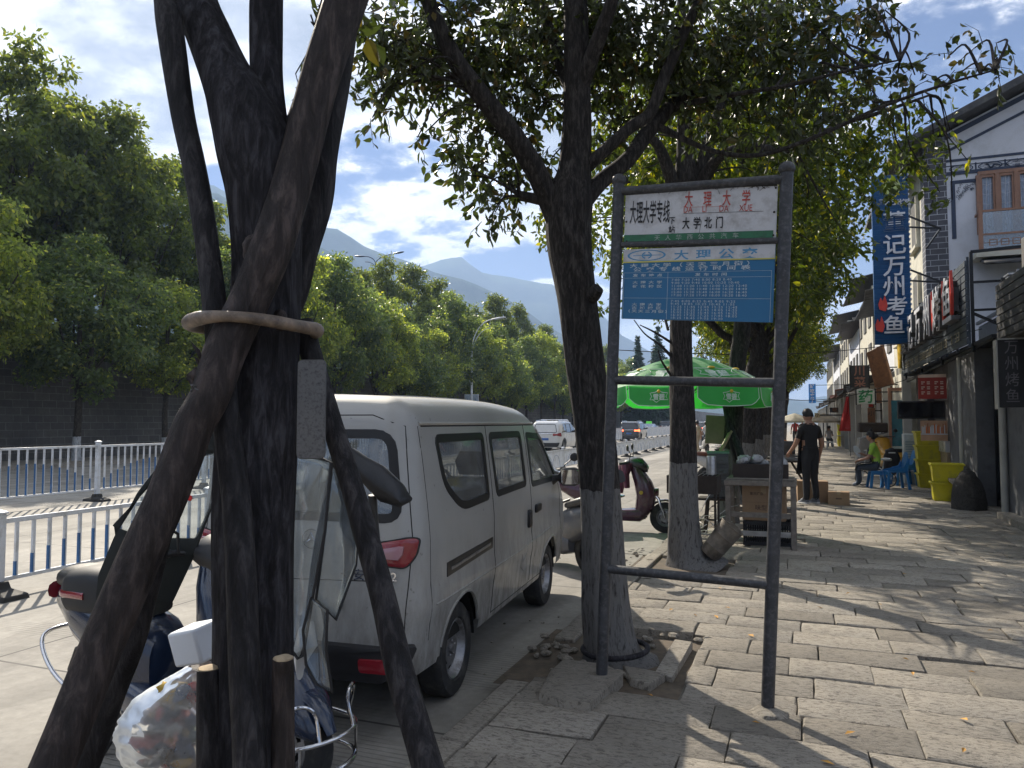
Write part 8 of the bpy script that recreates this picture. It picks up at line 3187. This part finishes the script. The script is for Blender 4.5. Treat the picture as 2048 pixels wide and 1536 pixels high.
mb = MB(Matrix.Translation((-3.4, -13, -3.6)))
for y_ in (15.5, 17.0):
 mb.box(3.9, 4.15, y_, y_ + .25, 3.0, 4.15)
 for k in range(4):
  mb.box(3.82, 4.23, y_ - .08, y_ + .33, 4.16 + k * .07, 4.19 + k * .07)
 mb.tube([(4.02, y_ + .12, 4.40), (4.02, y_ + .12, 4.5)], .02, 6)
mb.build('roof_vent', m_steel, t)
mb = MB(Matrix.Translation((-3.4, -13, -3.6)))
mb.box(3.62, 3.7, 13.62, 18.6, 2.95, 3.55)
mb.bar((3.6, 13.7, 3.62), (3.6, 18.6, 3.62), .06)
mb.build('parapet', m_steel, t)
a_ = ony(1994, 680, 12.6)
b2_ = ony(2100, 815, 12.6)
t = thing('light_box_sign', 'tall black light box with hollow characters at the right edge of the picture', 'shop sign', (a_.x, 12.6, b2_.z))
TL = Matrix.Translation((-a_.x, -12.6, -b2_.z))
zA, zB = ony(1994, 815, 12.6).z, a_.z
mb = MB(TL)
mb.box(a_.x, a_.x + .78, 12.6, 12.75, zA, zB)
mb.build('box', m_blackpl, t, bevel=.006)
mb = MB(TL)
mb.box(a_.x - .02, a_.x - .001, 12.58, 12.77, zA - .02, zB + .02)
mb.box(a_.x - .02, a_.x + .8, 12.58, 12.77, zB + .001, zB + .02)
mb.build('trim', m_pipe, t)
mb = MB(TL)
hh = (zB - zA) / 4.15
for k, (c1, c2_) in enumerate(zip('万州烤鱼', '味源重庆')):
 z = zB - (k + 1) * hh + .05
 mb.text(c1, (a_.x + .08, 12.595, z), (1, 0, 0), (0, 0, 1), hh * .92, 0, wx=.85)
 mb.text(c2_, (a_.x + .42, 12.595, z), (1, 0, 0), (0, 0, 1), hh * .98, 1, wx=.85, thick=.02)
mb.build('lettering', [M('neon_off_grey', (0.14, 0.13, 0.14), .5), M('neon_off_gold', (0.24, 0.20, 0.11), .5)], t)
# tall blue vertical sign
YS = 22.3
a_, b2_ = ony(1742, 352, YS), ony(1824, 690, YS)
t = thing('vertical_blue_sign', 'tall corrugated blue vertical sign with white characters and small red flames', 'shop sign', ((a_.x + b2_.x) / 2, YS, b2_.z))
TB = Matrix.Translation((-(a_.x + b2_.x) / 2, -YS, -b2_.z))
zt_, zb_ = ony(1783, 350, YS).z, ony(1783, 688, YS).z
mb = MB(TB)
nk = 34
for k in range(nk):
 z0_ = zb_ + (zt_ - zb_) * k / nk
 z1_ = zb_ + (zt_ - zb_) * (k + 1) / nk
 x0_, x1_ = a_.x, b2_.x
 mb.add([(x0_, YS, z0_), (x1_, YS, z0_), (x1_, YS - .035, z1_ - .012), (x0_, YS - .035, z1_ - .012), (x0_, YS, z1_), (x1_, YS, z1_)], [(0, 1, 2, 3), (3, 2, 5, 4)], 0, False)
mb.box(a_.x + .002, b2_.x - .002, YS + .001, YS + .16, zb_ + .002, zt_ - .002, 0)
mb.build('panel', m_bluesign, t)
mb = MB(TB)
for k in range(nk):
 z0_ = zb_ + (zt_ - zb_) * (k + .6) / nk
 mb.box(b2_.x + .001, b2_.x + .03, YS - .03, YS + .1, z0_, z0_ + .05)
mb.build('edge_teeth', m_lw, t)
mb = MB(TB)
W_ = b2_.x - a_.x
def vs_char(ch, px, py_base, hpx, m, wx=1.0):
 p = ony(px, py_base, YS)
 h_ = hpx / FPX * 21.5
 mb.text(ch, (p.x, YS - .075, p.z), (1, 0, 0), (0, 0, 1), h_, m, wx=wx, thick=.012, depth=.03)
for ch, py_ in zip('董记万州', (462, 507, 550, 590)):
 vs_char(ch, 1765, py_, 40, 0, 1.0)
vs_char('考', 1772, 628, 37, 0, 1.0)
vs_char('鱼', 1766, 666, 37, 0, 1.0)
for k, ch in enumerate('董记万州烤鱼'):
 vs_char(ch, 1757 + k * 10.2, 411, 12, 0)
mb.build('lettering', m_lw, t)
mb = MB(TB)
for px, py_ in ((1767, 620), (1761, 662)):
 p = ony(px, py_, YS)
 mb.prism(rpoly([(-.10, 0), (.05, -.05), (.10, .12), (.03, .40), (-.02, .22), (-.07, .34), (-.13, .15)], .03), (p.x, YS - .08, p.z), (1, 0, 0), (0, 0, 1), (0, .03, 0))
mb.build('flame_print', m_lred, t)
mb = MB(TB)
p = ony(1783, 378, YS)
mb.prism(rpoly([(-.18, -.16), (.18, -.16), (.22, .1), (.1, .28), (-.1, .28), (-.22, .1)], .12), (p.x, YS - .07, p.z), (1, 0, 0), (0, 0, 1), (0, .03, 0))
mb.build('pale_emblem', M('emblem_green', (0.42, 0.50, 0.18), .5), t)
mb = MB(TB)
for zz in (ony(1825, 452, YS).z, ony(1825, 560, YS).z):
 mb.bar((b2_.x, YS + .08, zz), (3.62, YS + .08 + .3, zz - .05), .04)
 mb.bar((b2_.x, YS + .08, zz + .3), (3.62, YS + .08 + .3, zz - .05), .04)
 mb.bar((3.60, YS + .38, zz - .05), (3.60, 25.2, zz - .05), .04)
mb.build('bracket', m_frame, t)
# the white gabled house
YG = 25.0
hs = thing('gabled_house', 'white three-storey house with painted gable, grey brick corner and timber balcony window', 'house', (6, YG, 0))
TG = Matrix.Translation((-6, -YG, 0))
def gx(px, py=400):
 return ony(px, py, YG).x
def gz(px, py):
 return ony(px, py, YG).z
xb0, xb1 = gx(1848), gx(1894)
zE = gz(1895, 266)
xR = xb0 + 9.4
xm = (xb0 + xR) / 2
slope = (gz(2048, 186) - gz(1895, 266)) / (gx(2048, 186) - gx(1895, 266))
zR = zE + slope * (xm - xb1)
mb = MB(TG)
P_ = [(xb1, 0), (xR, 0), (xR, zE), (xm, zR), (xb1, zE)]
mb.prism(P_, (0, YG, 0), (1, 0, 0), (0, 0, 1), (0, 9, 0))
mb.build('wall', m_whitewall, hs)
mb = MB(TG)
mb.box(xb0, xb1 - .001, YG - .02, YG + .6, 0, zE - .1)
mb.build('brick_pier', m_brick, hs)
mb = MB(TG)
mb.box(xb0 + .05, xb1 - .001, YG + .601, YG + 9, 0, zE - .1)
mb.build('side_wall', m_cream, hs)
mb = MB(TG)
for k in range(3):
 for zz in (2.0, 4.6, 7.2):
  y_ = YG + 1.4 + k * 2.6
  mb.box(xb0 - .01, xb0 + .049, y_, y_ + 1.3, zz, zz + 1.6)
mb.build('side_window', m_concd, hs)
mb = MB(TG)
for zz in (1.9, 4.5, 7.1):
 for k in range(3):
  y_ = YG + 1.3 + k * 2.6
  mb.box(xb0 - .10, xb0 + .049, y_, y_ + 1.5, zz - .1, zz - .001)
  mb.box(xb0 - .06, xb0 + .049, y_, y_ + .099, zz, zz + 1.7)
mb.build('window_surround', m_cream, hs)
mb = MB(TG)
for sgn_ in (-1, 1):
 ex = xb0 - .9 if sgn_ < 0 else xR + .9
 ez = zR - slope * abs(xm - ex)
 for (th_, y0_, y1_, lift) in ((.16, YG - .75, YG + 9.4, .25),):
  mb.add([(xm, y0_, zR + lift + .12), (ex, y0_, ez + lift), (ex, y1_, ez + lift), (xm, y1_, zR + lift + .12), (xm, y0_, zR + lift - th_), (ex, y0_, ez + lift - th_), (ex, y1_, ez + lift - th_), (xm, y1_, zR + lift - th_)],
    [(0, 1, 2, 3), (7, 6, 5, 4), (0, 4, 5, 1), (1, 5, 6, 2), (2, 6, 7, 3)], None, False)
mb.build('roof', m_tile, hs)
mb = MB(TG)
L_ = Vector((gx(2300) - xb1, 0, 0))
def band(z_off, hgt, proud=.02, mat=0, x_from=None):
 for sgn_ in (-1, 1):
  xa = xb1 if sgn_ < 0 else xR
  mb.add([(xa, YG - proud, zE + z_off), (xm, YG - proud, zR + z_off), (xm, YG - proud, zR + z_off + hgt), (xa, YG - proud, zE + z_off + hgt)], [(0, 1, 2, 3)] if sgn_ < 0 else [(3, 2, 1, 0)], mat, False)
band(-.62, .09)
band(-.22, .16)
zl = gz(1960, 318)
mb.box(xb1, xR, YG - .022, YG - .001, zl, zl + .07)
mb.box(xb1, xR, YG - .03, YG - .001, gz(1960, 345), gz(1960, 345) + .10)
mb.box(xb1, xR, YG - .022, YG - .001, zl - .13, zl - .11)
zf0, zf1 = gz(1960, 343), gz(1960, 324)
px_ = [1900, 1948, 1958, 2007, 2014, 2060, 2070, 2120]
def frame_(x0_, x1_, z0_, z1_, w_=.03):
 oc = [(x0_ + .12, z0_), (x1_ - .12, z0_), (x1_, z0_ + .08), (x1_, z1_ - .08), (x1_ - .12, z1_), (x0_ + .12, z1_), (x0_, z1_ - .08), (x0_, z0_ + .08)]
 cx, cz = (x0_ + x1_) / 2, (z0_ + z1_) / 2
 ic = [(cx + (a - cx) * (1 - w_ * 2 / (x1_ - x0_)), cz + (b - cz) * (1 - w_ * 2 / (z1_ - z0_))) for a, b in oc]
 vs = [(a, YG - .025, b) for a, b in oc + ic]
 n = 8
 mb.add(vs, [(i, (i + 1) % n, n + (i + 1) % n, n + i) for i in range(n)], 0, False)
for a in range(0, 8, 2):
 x0_, x1_ = gx(px_[a]), gx(px_[a + 1])
 frame_(x0_, x1_, zf0 + .03, zf1 - .03)
 frame_(x0_ + .06, x1_ - .06, zf0 + .09, zf1 - .09, .015)
 mb.box(x1_ + .05, x1_ + .09, YG - .022, YG - .001, zf0, zf1)
 if a == 2:
  rs = random.Random(2)
  pts_ = [(x0_ + .2 + k * .05, YG - .03, (zf0 + zf1) / 2 + rs.uniform(-.06, .05)) for k in range(12)]
  mb.tube(pts_, [.012 + .02 * rs.random() * (1 - k / 12) for k in range(12)], 5)
for k, ch in enumerate('水静之望'):
 x_ = gx(2036) - (k % 2) * .0 + (.16 if k < 2 else -.06)
 mb.text(ch, (x_, YG - .03, (zf0 + zf1) / 2 + (.02 if k % 2 == 0 else -.13)), (1, 0, 0), (0, 0, 1), .14, 0)
x0_ = gx(1896 + 6)
zt2, zb2 = gz(1905, 362), gz(1905, 478)
mb.box(x0_, x0_ + .11, YG - .022, YG - .001, zb2, zt2)
mb.box(x0_ + .111, gx(1952), YG - .022, YG - .001, zt2 - .10, zt2)
rs = random.Random(6)
for k in range(60):
 u, v = rs.random(), rs.random()
 if u + v < 1:
  x_, z_ = x0_ + .16 + u * .62, zt2 - .14 - v * .52
  mb.tube([(x_ + .035 * math.cos(q), YG - .024, z_ + .035 * math.sin(q)) for q in (0, 1.2, 2.4, 3.6, 4.8)], .006, 4)
mb.build('painted_trim', m_inkblue, hs)
x0_, x1_ = gx(1956), gx(2110)
z0_, z1_ = gz(1956, 425), gz(1956, 352)
mb = MB(TG)
wz1 = z1_
wz0 = gz(1956, 470)
nwin = 4
dxw = (x1_ - x0_) / nwin
mb.box(x0_, x1_, YG - .10, YG - .002, wz1, wz1 + .10)
mb.box(x0_, x1_, YG - .10, YG - .002, wz0 - .09, wz0)
for k in range(nwin + 1):
 x_ = x0_ + dxw * k
 mb.box(x_ - .05, x_ + .05, YG - .11, YG - .003, wz0, wz1 - .001)
 if k < nwin:
  mb.box(x_ + .051, x_ + .10, YG - .08, YG - .004, wz0 + .001, wz1 - .002)
  mb.box(x_ + dxw - .10, x_ + dxw - .051, YG - .08, YG - .004, wz0 + .001, wz1 - .002)
  mb.box(x_ + .101, x_ + dxw - .101, YG - .08, YG - .004, wz1 - .08, wz1 - .003)
wf = mb.build('window', m_winwood, hs)
mb = MB(TG)
for k in range(nwin):
 xa, xb_ = x0_ + dxw * k + .1, x0_ + dxw * (k + 1) - .1
 vs, fs = [], []
 for i in range(15):
  for j in range(2):
   vs.append((xa + (xb_ - xa) * i / 14, YG - .015 - .012 * math.sin(i * 1.7), wz0 if j == 0 else wz1 - .08))
 for i in range(14):
  fs.append((2 * i, 2 * i + 2, 2 * i + 3, 2 * i + 1))
 mb.add(vs, fs, 0)
 for q in range(1, 6):
  zz = wz0 + (wz1 - wz0) * q / 6
  mb.tube([(xa, YG - .035, zz + .03), ((xa + xb_) / 2, YG - .035, zz - .02), (xb_, YG - .035, zz + .03)], .006, 4, False, 1)
 for q in (1, 2):
  xx = xa + (xb_ - xa) * q / 3
  mb.tube([(xx, YG - .035, wz0), (xx + .03, YG - .035, wz1 - .08)], .006, 4, False, 1)
mb.build('curtain', [m_curtain, m_lw], wf)
mb = MB(TG)
bz0, bz1 = gz(1956, 511), gz(1956, 437)
by = YG - .75
xq0 = gx(1956) - .15
for x_ in (xq0, xq0 + 2.1, xq0 + 4.2):
 mb.box(x_, x_ + .1, by, by + .1, bz0, bz1 + .12)
mb.box(xq0 - .02, xq0 + 4.4, by + .02, by + .08, bz1, bz1 + .06)
mb.box(xq0 + .101, xq0 + 4.4, by + .03, by + .07, bz0 + .42, bz0 + .47)
mb.box(xq0 - .02, xq0 + 4.4, by + .02, by + .08, bz0 - .06, bz0 - .001)
mb.box(xq0 + .02, xq0 + .08, by + .101, YG - .12, bz1, bz1 + .06)
mb.box(xq0 + .02, xq0 + .08, by + .101, YG - .12, bz0 - .06, bz0)
for k in range(7):
 x_ = xq0 + .25 + k * .28
 for (a, b, c, d) in ((x_, x_ + .2, bz0 + .12, bz0 + .14), (x_, x_ + .2, bz0 + .28, bz0 + .30), (x_, x_ + .02, bz0 + .14, bz0 + .28), (x_ + .18, x_ + .2, bz0 + .14, bz0 + .28)):
  mb.box(a, b, by + .04, by + .06, c, d)
mb.box(xq0 + .1, xq0 + 4.4, by + .04, by + .06, bz0 + .2, bz0 + .215)
bal = mb.build('balcony_rail', m_winwood, hs)
mb = MB(TG)
mb.box(xq0 + .1, xq0 + 4.4, by + .045, by + .055, bz0, bz1)
mb.build('pane', glassmat('balcony_glass', (0.7, 0.75, 0.78), .6, .25, .05, (0.5, 0.55, 0.6)), bal)
mb = MB(TG)
mb.box(xq0 - .1, xq0 + 4.4, by - .05, YG - .001, bz0 - .2, bz0 - .061)
mb.build('balcony_slab', m_cream, hs)
mb = MB(TG)
mb.add([(gx(1940), YG - 1.8, gz(1950, 540) - .15), (gx(2100), YG - 1.8, gz(1950, 540) - .15), (gx(2100), YG - .01, gz(1950, 522)), (gx(1955), YG - .01, gz(1950, 522))], [(0, 1, 2, 3)], 0, False)
mb.build('lean_to_roof', m_tile, hs, solid=.08)
# brown hanging plaque, pharmacy and restaurant signs
t = thing('brown_plaque', 'tilted brown wooden plaque hanging under the tall blue sign', 'sign', (2.2, 25.0, 3.2))
mb = MB()
c = [at(1737, 706, 25.5), at(1768, 690, 25.0), at(1790, 770, 24.6), at(1754, 776, 25.1)]
o_ = Vector((2.2, 25.0, 3.2))
c = [p - o_ for p in c]
nrm_ = (c[1] - c[0]).cross(c[2] - c[0]).normalized() * .12
mb.add(c + [p - nrm_ for p in c], [(0, 1, 2, 3), (7, 6, 5, 4), (0, 4, 5, 1), (1, 5, 6, 2), (2, 6, 7, 3), (3, 7, 4, 0)], 0, False)
mb.build('plaque', m_brownb, t, bevel=.015)
def hang_sign(name, lab, px0, py0, px1, py1, Y, bgm, chars_, cm, frame=None, hollow=False, vertical=True, th=.15):
 A_, B_ = ony(px0, py0, Y), ony(px1, py1, Y)
 t = thing(name, lab, 'sign', ((A_.x + B_.x) / 2, Y, B_.z))
 T = Matrix.Translation((-(A_.x + B_.x) / 2, -Y, -B_.z))
 mb = MB(T)
 mb.box(A_.x, B_.x, Y, Y + th, B_.z, A_.z)
 mb.build('panel', bgm, t, bevel=.01)
 mb = MB(T)
 n = len(chars_)
 W, H = B_.x - A_.x, A_.z - B_.z
 for k, ch in enumerate(chars_):
  s_ = min(W * .85, H / n * .95)
  z = A_.z - (k + 1) * H / n + H / n * .5 - s_ * .36
  mb.text(ch, ((A_.x + B_.x) / 2, Y - .01, z), (1, 0, 0), (0, 0, 1), s_, 0, align='CENTER', thick=.02)
 mb.build('lettering', cm, t)
 mb = MB(T)
 mb.bar((B_.x, Y + th / 2, A_.z - .1), (3.4, Y + th / 2, A_.z - .1), .04)
 mb.bar((B_.x, Y + th / 2, B_.z + .1), (3.4, Y + th / 2, B_.z + .1), .04)
 if frame:
  mb.box(A_.x - .03, A_.x - .002, Y - .012, Y + th, B_.z - .03, A_.z + .03)
  mb.box(B_.x + .002, B_.x + .03, Y - .012, Y + th, B_.z - .03, A_.z + .03)
 mb.build('bracket', m_frame, t)
 return t
hang_sign('restaurant_sign', 'square black sign with two brown characters above the pharmacy sign', 1701, 731, 1738, 775, 31, m_blackpl, '川菜', M('char_brown', (0.22, 0.10, 0.07), .5), True)
hang_sign('pharmacy_sign', 'white lit-type sign with one green pharmacy character', 1713, 779, 1750, 808, 29.5, M('sign_milk', (0.48, 0.52, 0.50), .5), '药', M('char_green', (0.02, 0.22, 0.08), .5), True)
hang_sign('dark_small_sign', 'small dark horizontal sign far down the pavement', 1659, 815, 1681, 825, 52, m_blackpl, '吃', m_brownb, False)
hang_sign('lantern_sign', 'small cream square sign beside the head of the man in black', 1629, 826, 1640, 835, 45, M('cream_sign', (0.5, 0.42, 0.25), .5), '小', m_blk, False)
hang_sign('pharmacy_menu', 'brown upright menu panel below the pharmacy sign', 1735, 816, 1751, 860, 30, m_brownb, '小火', M('char_dk', (0.05, 0.03, 0.02), .6), False, th=.05)
hang_sign('blue_banner', 'bright blue vertical banner far down the street among the trees', 1617, 768, 1632, 806, 62, M('banner_blue', (0.03, 0.22, 0.62), .5), '好吃来了', m_lw, False, th=.06)
# farther shop houses
G_H = 'shop houses farther down the pavement'
def roof_eave(mb, x0, x1, y0, y1, z, rise, up=.35, n=14):
 """tiled lean-to roof falling to the street (-X) with upturned ends"""
 vs, fs = [], []
 for i in range(n + 1):
  s = i / n
  y = y0 + (y1 - y0) * s
  k = abs(s - .5) * 2
  lift = up * max(0, k - .55) ** 2 / .2
  for j in range(6):
   q = j / 5
   x = x0 + (x1 - x0) * q
   vs.append((x - .1 * lift, y, z + rise * q ** 1.3 + lift * (1 - q)))
 for i in range(n):
  for j in range(5):
   fs.append((i * 6 + j, i * 6 + j + 1, (i + 1) * 6 + j + 1, (i + 1) * 6 + j))
 mb.add(vs, fs)
 for i in range(0, int((y1 - y0) / .28)):
  y = y0 + .14 + i * .28
  k = abs((y - y0) / (y1 - y0) - .5) * 2
  lift = up * max(0, k - .55) ** 2 / .2
  mb.tube([(x0 + (x1 - x0) * q - .1 * lift, y, z + .03 + rise * q ** 1.3 + lift * (1 - q)) for q in (0, .5, 1)], .05, 6)
labs = ['white shop house right behind the pharmacy signs with dark upturned eaves', 'second white shop house beyond the pharmacy', 'shop house with reddish eave above the tan parasol', 'narrow white shop house far down the pavement', 'distant pale shop house almost hidden by foliage', 'farthest pale shop house at the end of the pavement']
y_ = 34.2
for i in range(6):
 wd = (8.5, 9, 10, 12, 14, 18)[i]
 xf = 3.15 - .06 * i
 t = thing('shop_house', labs[i], 'house', (xf, y_, 0), 0, G_H)
 T = Matrix.Translation((-xf, -y_, 0))
 H_ = (6.6, 8.6, 7.4, 9.2, 8, 9)[i]
 mb = MB(T)
 mb.box(xf + .5, xf + 8, y_, y_ + wd - .1, 0, H_)
 mb.build('wall', m_whitewall if i % 2 == 0 else m_cream, t)
 mb = MB(T)
 roof_eave(mb, xf - .9, xf + .49, y_ - .1, y_ + wd - .1, 3.0 + .1 * (i % 3), .65)
 mb.build('eave', m_tile if i != 2 else M('red_brown_eave', (0.12, 0.045, 0.035), .8), t, sharp=70)
 mb = MB(T)
 roof_eave(mb, xf - .5, xf + 4.2, y_ - .2, y_ + wd - .05, H_, 1.6)
 mb.build('roof', m_tile, t, sharp=70)
 for k in range(int(wd / 3)):
  mb = MB(T)
  ya = y_ + .5 + k * 3
  mb.box(xf + .44, xf + .498, ya, ya + 2.2, 0, 2.5)
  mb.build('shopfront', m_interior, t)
  for zz in ([4.5] if H_ < 7.5 else [4.3, 6.6]):
   mb = MB(T)
   mb.box(xf + .44, xf + .498, ya + .3, ya + 1.7, zz, zz + 1.4)
   mb.build('window', m_concd, t)
 for k in range(int(wd / 4) + 1):
  mb = MB(T)
  mb.box(xf - .75, xf - .5, y_ + .1 + k * 4, y_ + .35 + k * 4, 0, 3.0)
  mb.build('porch_post', m_pipe, t)
 mb = MB(T)
 mb.box(xf - .2, xf + .43, y_ + .02, y_ + .1, 2.3, 3.0)
 mb.build('name_board', (m_brownb, m_lred, m_slat, m_lyel, m_bluesign, m_brownb)[i], t)
 y_ += wd
t = thing('red_flag', 'long red cloth banner hanging in front of the far shops', 'banner', tuple(ony(1697, 862, 36)))
mb = MB()
vs, fs = [], []
for i in range(10):
 z = 1.5 * (1 - i / 9)
 w_ = .06 + .18 * (i / 9)
 for j in range(5):
  vs.append((-w_ + 2 * w_ * j / 4 - .15 * (i / 9), .05 * math.sin(j * 2 + i * .4), z))
for i in range(9):
 for j in range(4):
  fs.append((i * 5 + j, i * 5 + j + 1, (i + 1) * 5 + j + 1, (i + 1) * 5 + j))
mb.add(vs, fs)
mb.build('cloth', M('flag_red', (0.38, 0.02, 0.02), .7), t, solid=.006)
mb = MB()
mb.tube([(.06, 0, -1.1), (.06, 0, 1.7)], .015, 6)
mb.build('pole', m_pole, t)
def parasol(lab, loc, r, h, mat):
 t = thing('parasol', lab, 'parasol', loc, 0, 'small parasols far down the pavement')
 mb = MB()
 mb.lathe([(.02, h), (r * .5, h - .18), (r, h - .45), (r, h - .56), (r * .97, h - .55)], (0, 0, 0), 'Z', 8)
 mb.build('canopy', mat, t, sharp=20)
 mb = MB()
 mb.tube([(0, 0, 0), (0, 0, h)], .025, 8)
 mb.build('pole', m_pole, t)
p = gnd(1650, 898)
parasol('tan parasol over the far tables', (p.x, p.y + 2, 0), 1.0, 2.05, M('parasol_tan', (0.40, 0.33, 0.24), .8))
p = gnd(1590, 896)
parasol('cream parasol left of the head of the man in black', (p.x, p.y, 0), 1.1, 2.05, M('parasol_cream', (0.52, 0.50, 0.42), .8, trans=.3))
p = gnd(1652, 893)
t = thing('low_table', 'low pale table beside the far yellow bins', 'table', (p.x + .3, p.y, 0))
mb = MB()
mb.box(-.8, 1.0, -.4, .4, .66, .70)
mb.build('top', m_pipe, t)
for a in (-.7, .9):
 for b in (-.3, .3):
  mb = MB()
  mb.bar((a, b, 0), (a, b, .66), .04)
  mb.build('leg', m_iron, t)
pst = thing('x', 'x', 'x')
bpy.data.objects.remove(pst)
for k, (px, py) in enumerate(((1648, 896), (1660, 897))):
 q = gnd(px, py)
 stool(('left', 'right')[k] + ' one of two small white plastic stools at the far low table', (q.x, q.y - .5, 0), m_white, .42, .34, False, 0, 'white plastic stools')
seated('person in a pale grey shirt sitting at the far low table', (gnd(1655, 896).x + .1, gnd(1655, 896).y + .4, 0), R(-10), M('grey_shirt', (0.30, 0.31, 0.34), .8), m_jeans)
def walker(label, loc, rz, top, bottom, mats4=None, hairv=1.0, stride=.16, scale=1.0, long_hair=False):
 J, E = {}, []
 J['pelvis'] = (Vector((0, 0, .93)), (.14, .11))
 J['waist'] = (Vector((0, 0, 1.07)), (.13, .10))
 J['chest'] = (Vector((0, .01, 1.26)), (.155, .11))
 J['shoulder'] = (Vector((0, 0, 1.38)), (.12, .08))
 J['neck'] = (Vector((0, .01, 1.47)), .048)
 J['head'] = (Vector((0, .03, 1.57)), .055)
 E += [('pelvis', 'waist'), ('waist', 'chest'), ('chest', 'shoulder'), ('shoulder', 'neck'), ('neck', 'head')]
 for s_ in (-1, 1):
  k = 'L' if s_ < 0 else 'R'
  J['sh' + k] = (Vector((s_ * .165, 0, 1.36)), .06)
  J['el' + k] = (Vector((s_ * .22, -.03 * s_, 1.10)), .042)
  J['wr' + k] = (Vector((s_ * .22, .08 - .12 * s_, .88)), .028)
  E += [('shoulder', 'sh' + k), ('sh' + k, 'el' + k), ('el' + k, 'wr' + k)]
  limb_hand(J, E, 'wr' + k, J['wr' + k][0], (J['wr' + k][0] - J['el' + k][0]), -s_, .4)
  J['hip' + k] = (Vector((s_ * .085, 0, .86)), .095)
  J['kn' + k] = (Vector((s_ * .095, s_ * stride * .6 + .04, .49)), .066)
  J['an' + k] = (Vector((s_ * .10, s_ * stride - .02, .09)), .045)
  J['ft' + k] = (Vector((s_ * .11, s_ * stride + .12, .04)), .034)
  E += [('pelvis', 'hip' + k), ('hip' + k, 'kn' + k), ('kn' + k, 'an' + k), ('an' + k, 'ft' + k)]
 def cl(e, c):
  a, b, t_ = e
  if b[:2] == 'ft':
   return 3
  if b[:2] in ('an', 'kn') or b[:3] == 'hip':
   return 2
  if b[:2] == 'el':
   return 1 if t_ < .7 else 0
  if a[:2] in ('el', 'wr') or b[:2] == 'wr':
   return 0
  if b in ('neck', 'head') and c.z > 1.43:
   return 0
  return 2 if a == 'pelvis' and c.z < .95 else 1
 t, bo = figure(label, loc, rz, J, E, cl, None, [m_skin, top, bottom, m_shoe])
 mb = MB()
 head_mesh(mb, (0, .04, 1.60), .095, (0, 1, -.05), 0)
 hb = mb.build('head_tmp', m_skin)
 bm = bmesh.new()
 bm.from_mesh(bo.data)
 bm.from_mesh(hb.data)
 bm.to_mesh(bo.data)
 bm.free()
 bpy.data.objects.remove(hb)
 mb = MB()
 hair_cap(mb, (0, .04, 1.60), .099, (0, 1, -.05), -.5, hairv)
 if long_hair:
  mb.loft([((0, -.05, 1.62), (.08, 0, 0), (0, .03, 0)), ((0, -.10, 1.45), (.09, 0, 0), (0, .03, 0)), ((0, -.12, 1.25), (.06, 0, 0), (0, .02, 0))], 14)
 mb.build('hair', m_hair, t)
 return t
q = gnd(1591, 893)
walker('person in a red vest and dark shorts walking away far down the pavement', (q.x, q.y, 0), R(8), M('red_vest', (0.40, 0.04, 0.03), .8), m_blackcloth)
q = gnd(1606, 893)
walker('dark dressed person just left of the man in black, farther off', (q.x, q.y + 3, 0), R(160), m_blackcloth, m_jeans)
q = gnd(1396, 908, -.12)
walker('person in beige walking on the road beyond the slender tree', (q.x, q.y, -.12), R(60), M('beige_cloth', (0.42, 0.36, 0.27), .8), M('beige_trouser', (0.34, 0.28, 0.2), .8))
q = gnd(1414, 905, -.12)
sc5 = scooter('ridden_scooter', 'small pale scooter ridden by the long-haired woman in white', (q.x, q.y, -.12), R(25), m_white, m_greyp, m_leather)
seated('long-haired woman in a white shirt riding the pale scooter', (q.x, q.y + .05, .12), R(25), M('white_shirt', (0.6, 0.6, 0.6), .8), m_jeans, True, 0, None, 1.12, .55)
for k, (px, py) in enumerate(((1567, 902), (1575, 898), (1566, 893))):
 q = gnd(px, py)
 stool('%s orange plastic chair left of the far walkers' % ('nearest', 'middle', 'farthest')[k], (q.x - .3, q.y + k * 1.2, 0), M('orange_plastic', (0.5, 0.16, 0.03), .4), .42, .42, True, R(40 * k), 'orange plastic chairs', 'plastic_chair', 'chair')
for k in range(6):
 q = Vector((-2.1 - .1 * (k % 2), 24 + k * 2.1, -.12))
 dup(sc4 if k % 2 else sc3, q, R(-80 + 9 * (k % 3)), 'one of the scooters parked in a row along the kerb behind the stall trees')
# HAZE
def haze():
 m = bpy.data.materials.new('haze')
 m.use_nodes = True
 nt = m.node_tree
 nt.nodes.clear()
 pv = nt.nodes.new('ShaderNodeVolumePrincipled')
 pv.inputs['Color'].default_value = (0.44, 0.63, 1.0, 1)
 pv.inputs['Density'].default_value = HAZE_D
 pv.inputs['Anisotropy'].default_value = 0.2
 out = nt.nodes.new('ShaderNodeOutputMaterial')
 nt.links.new(pv.outputs[0], out.inputs['Volume'])
 mb = MB()
 mb.box(-4600, 5200, -2600, 6400, -4, 570)
 o = mb.build('haze', m)
 o['kind'] = 'stuff'
 cy.volume_max_steps = 64
 return o
HAZE_D = 0.00042
haze()
for o in list(bpy.data.objects):
 if o.type == 'EMPTY' and not o.children and o.parent is None:
  bpy.data.objects.remove(o)
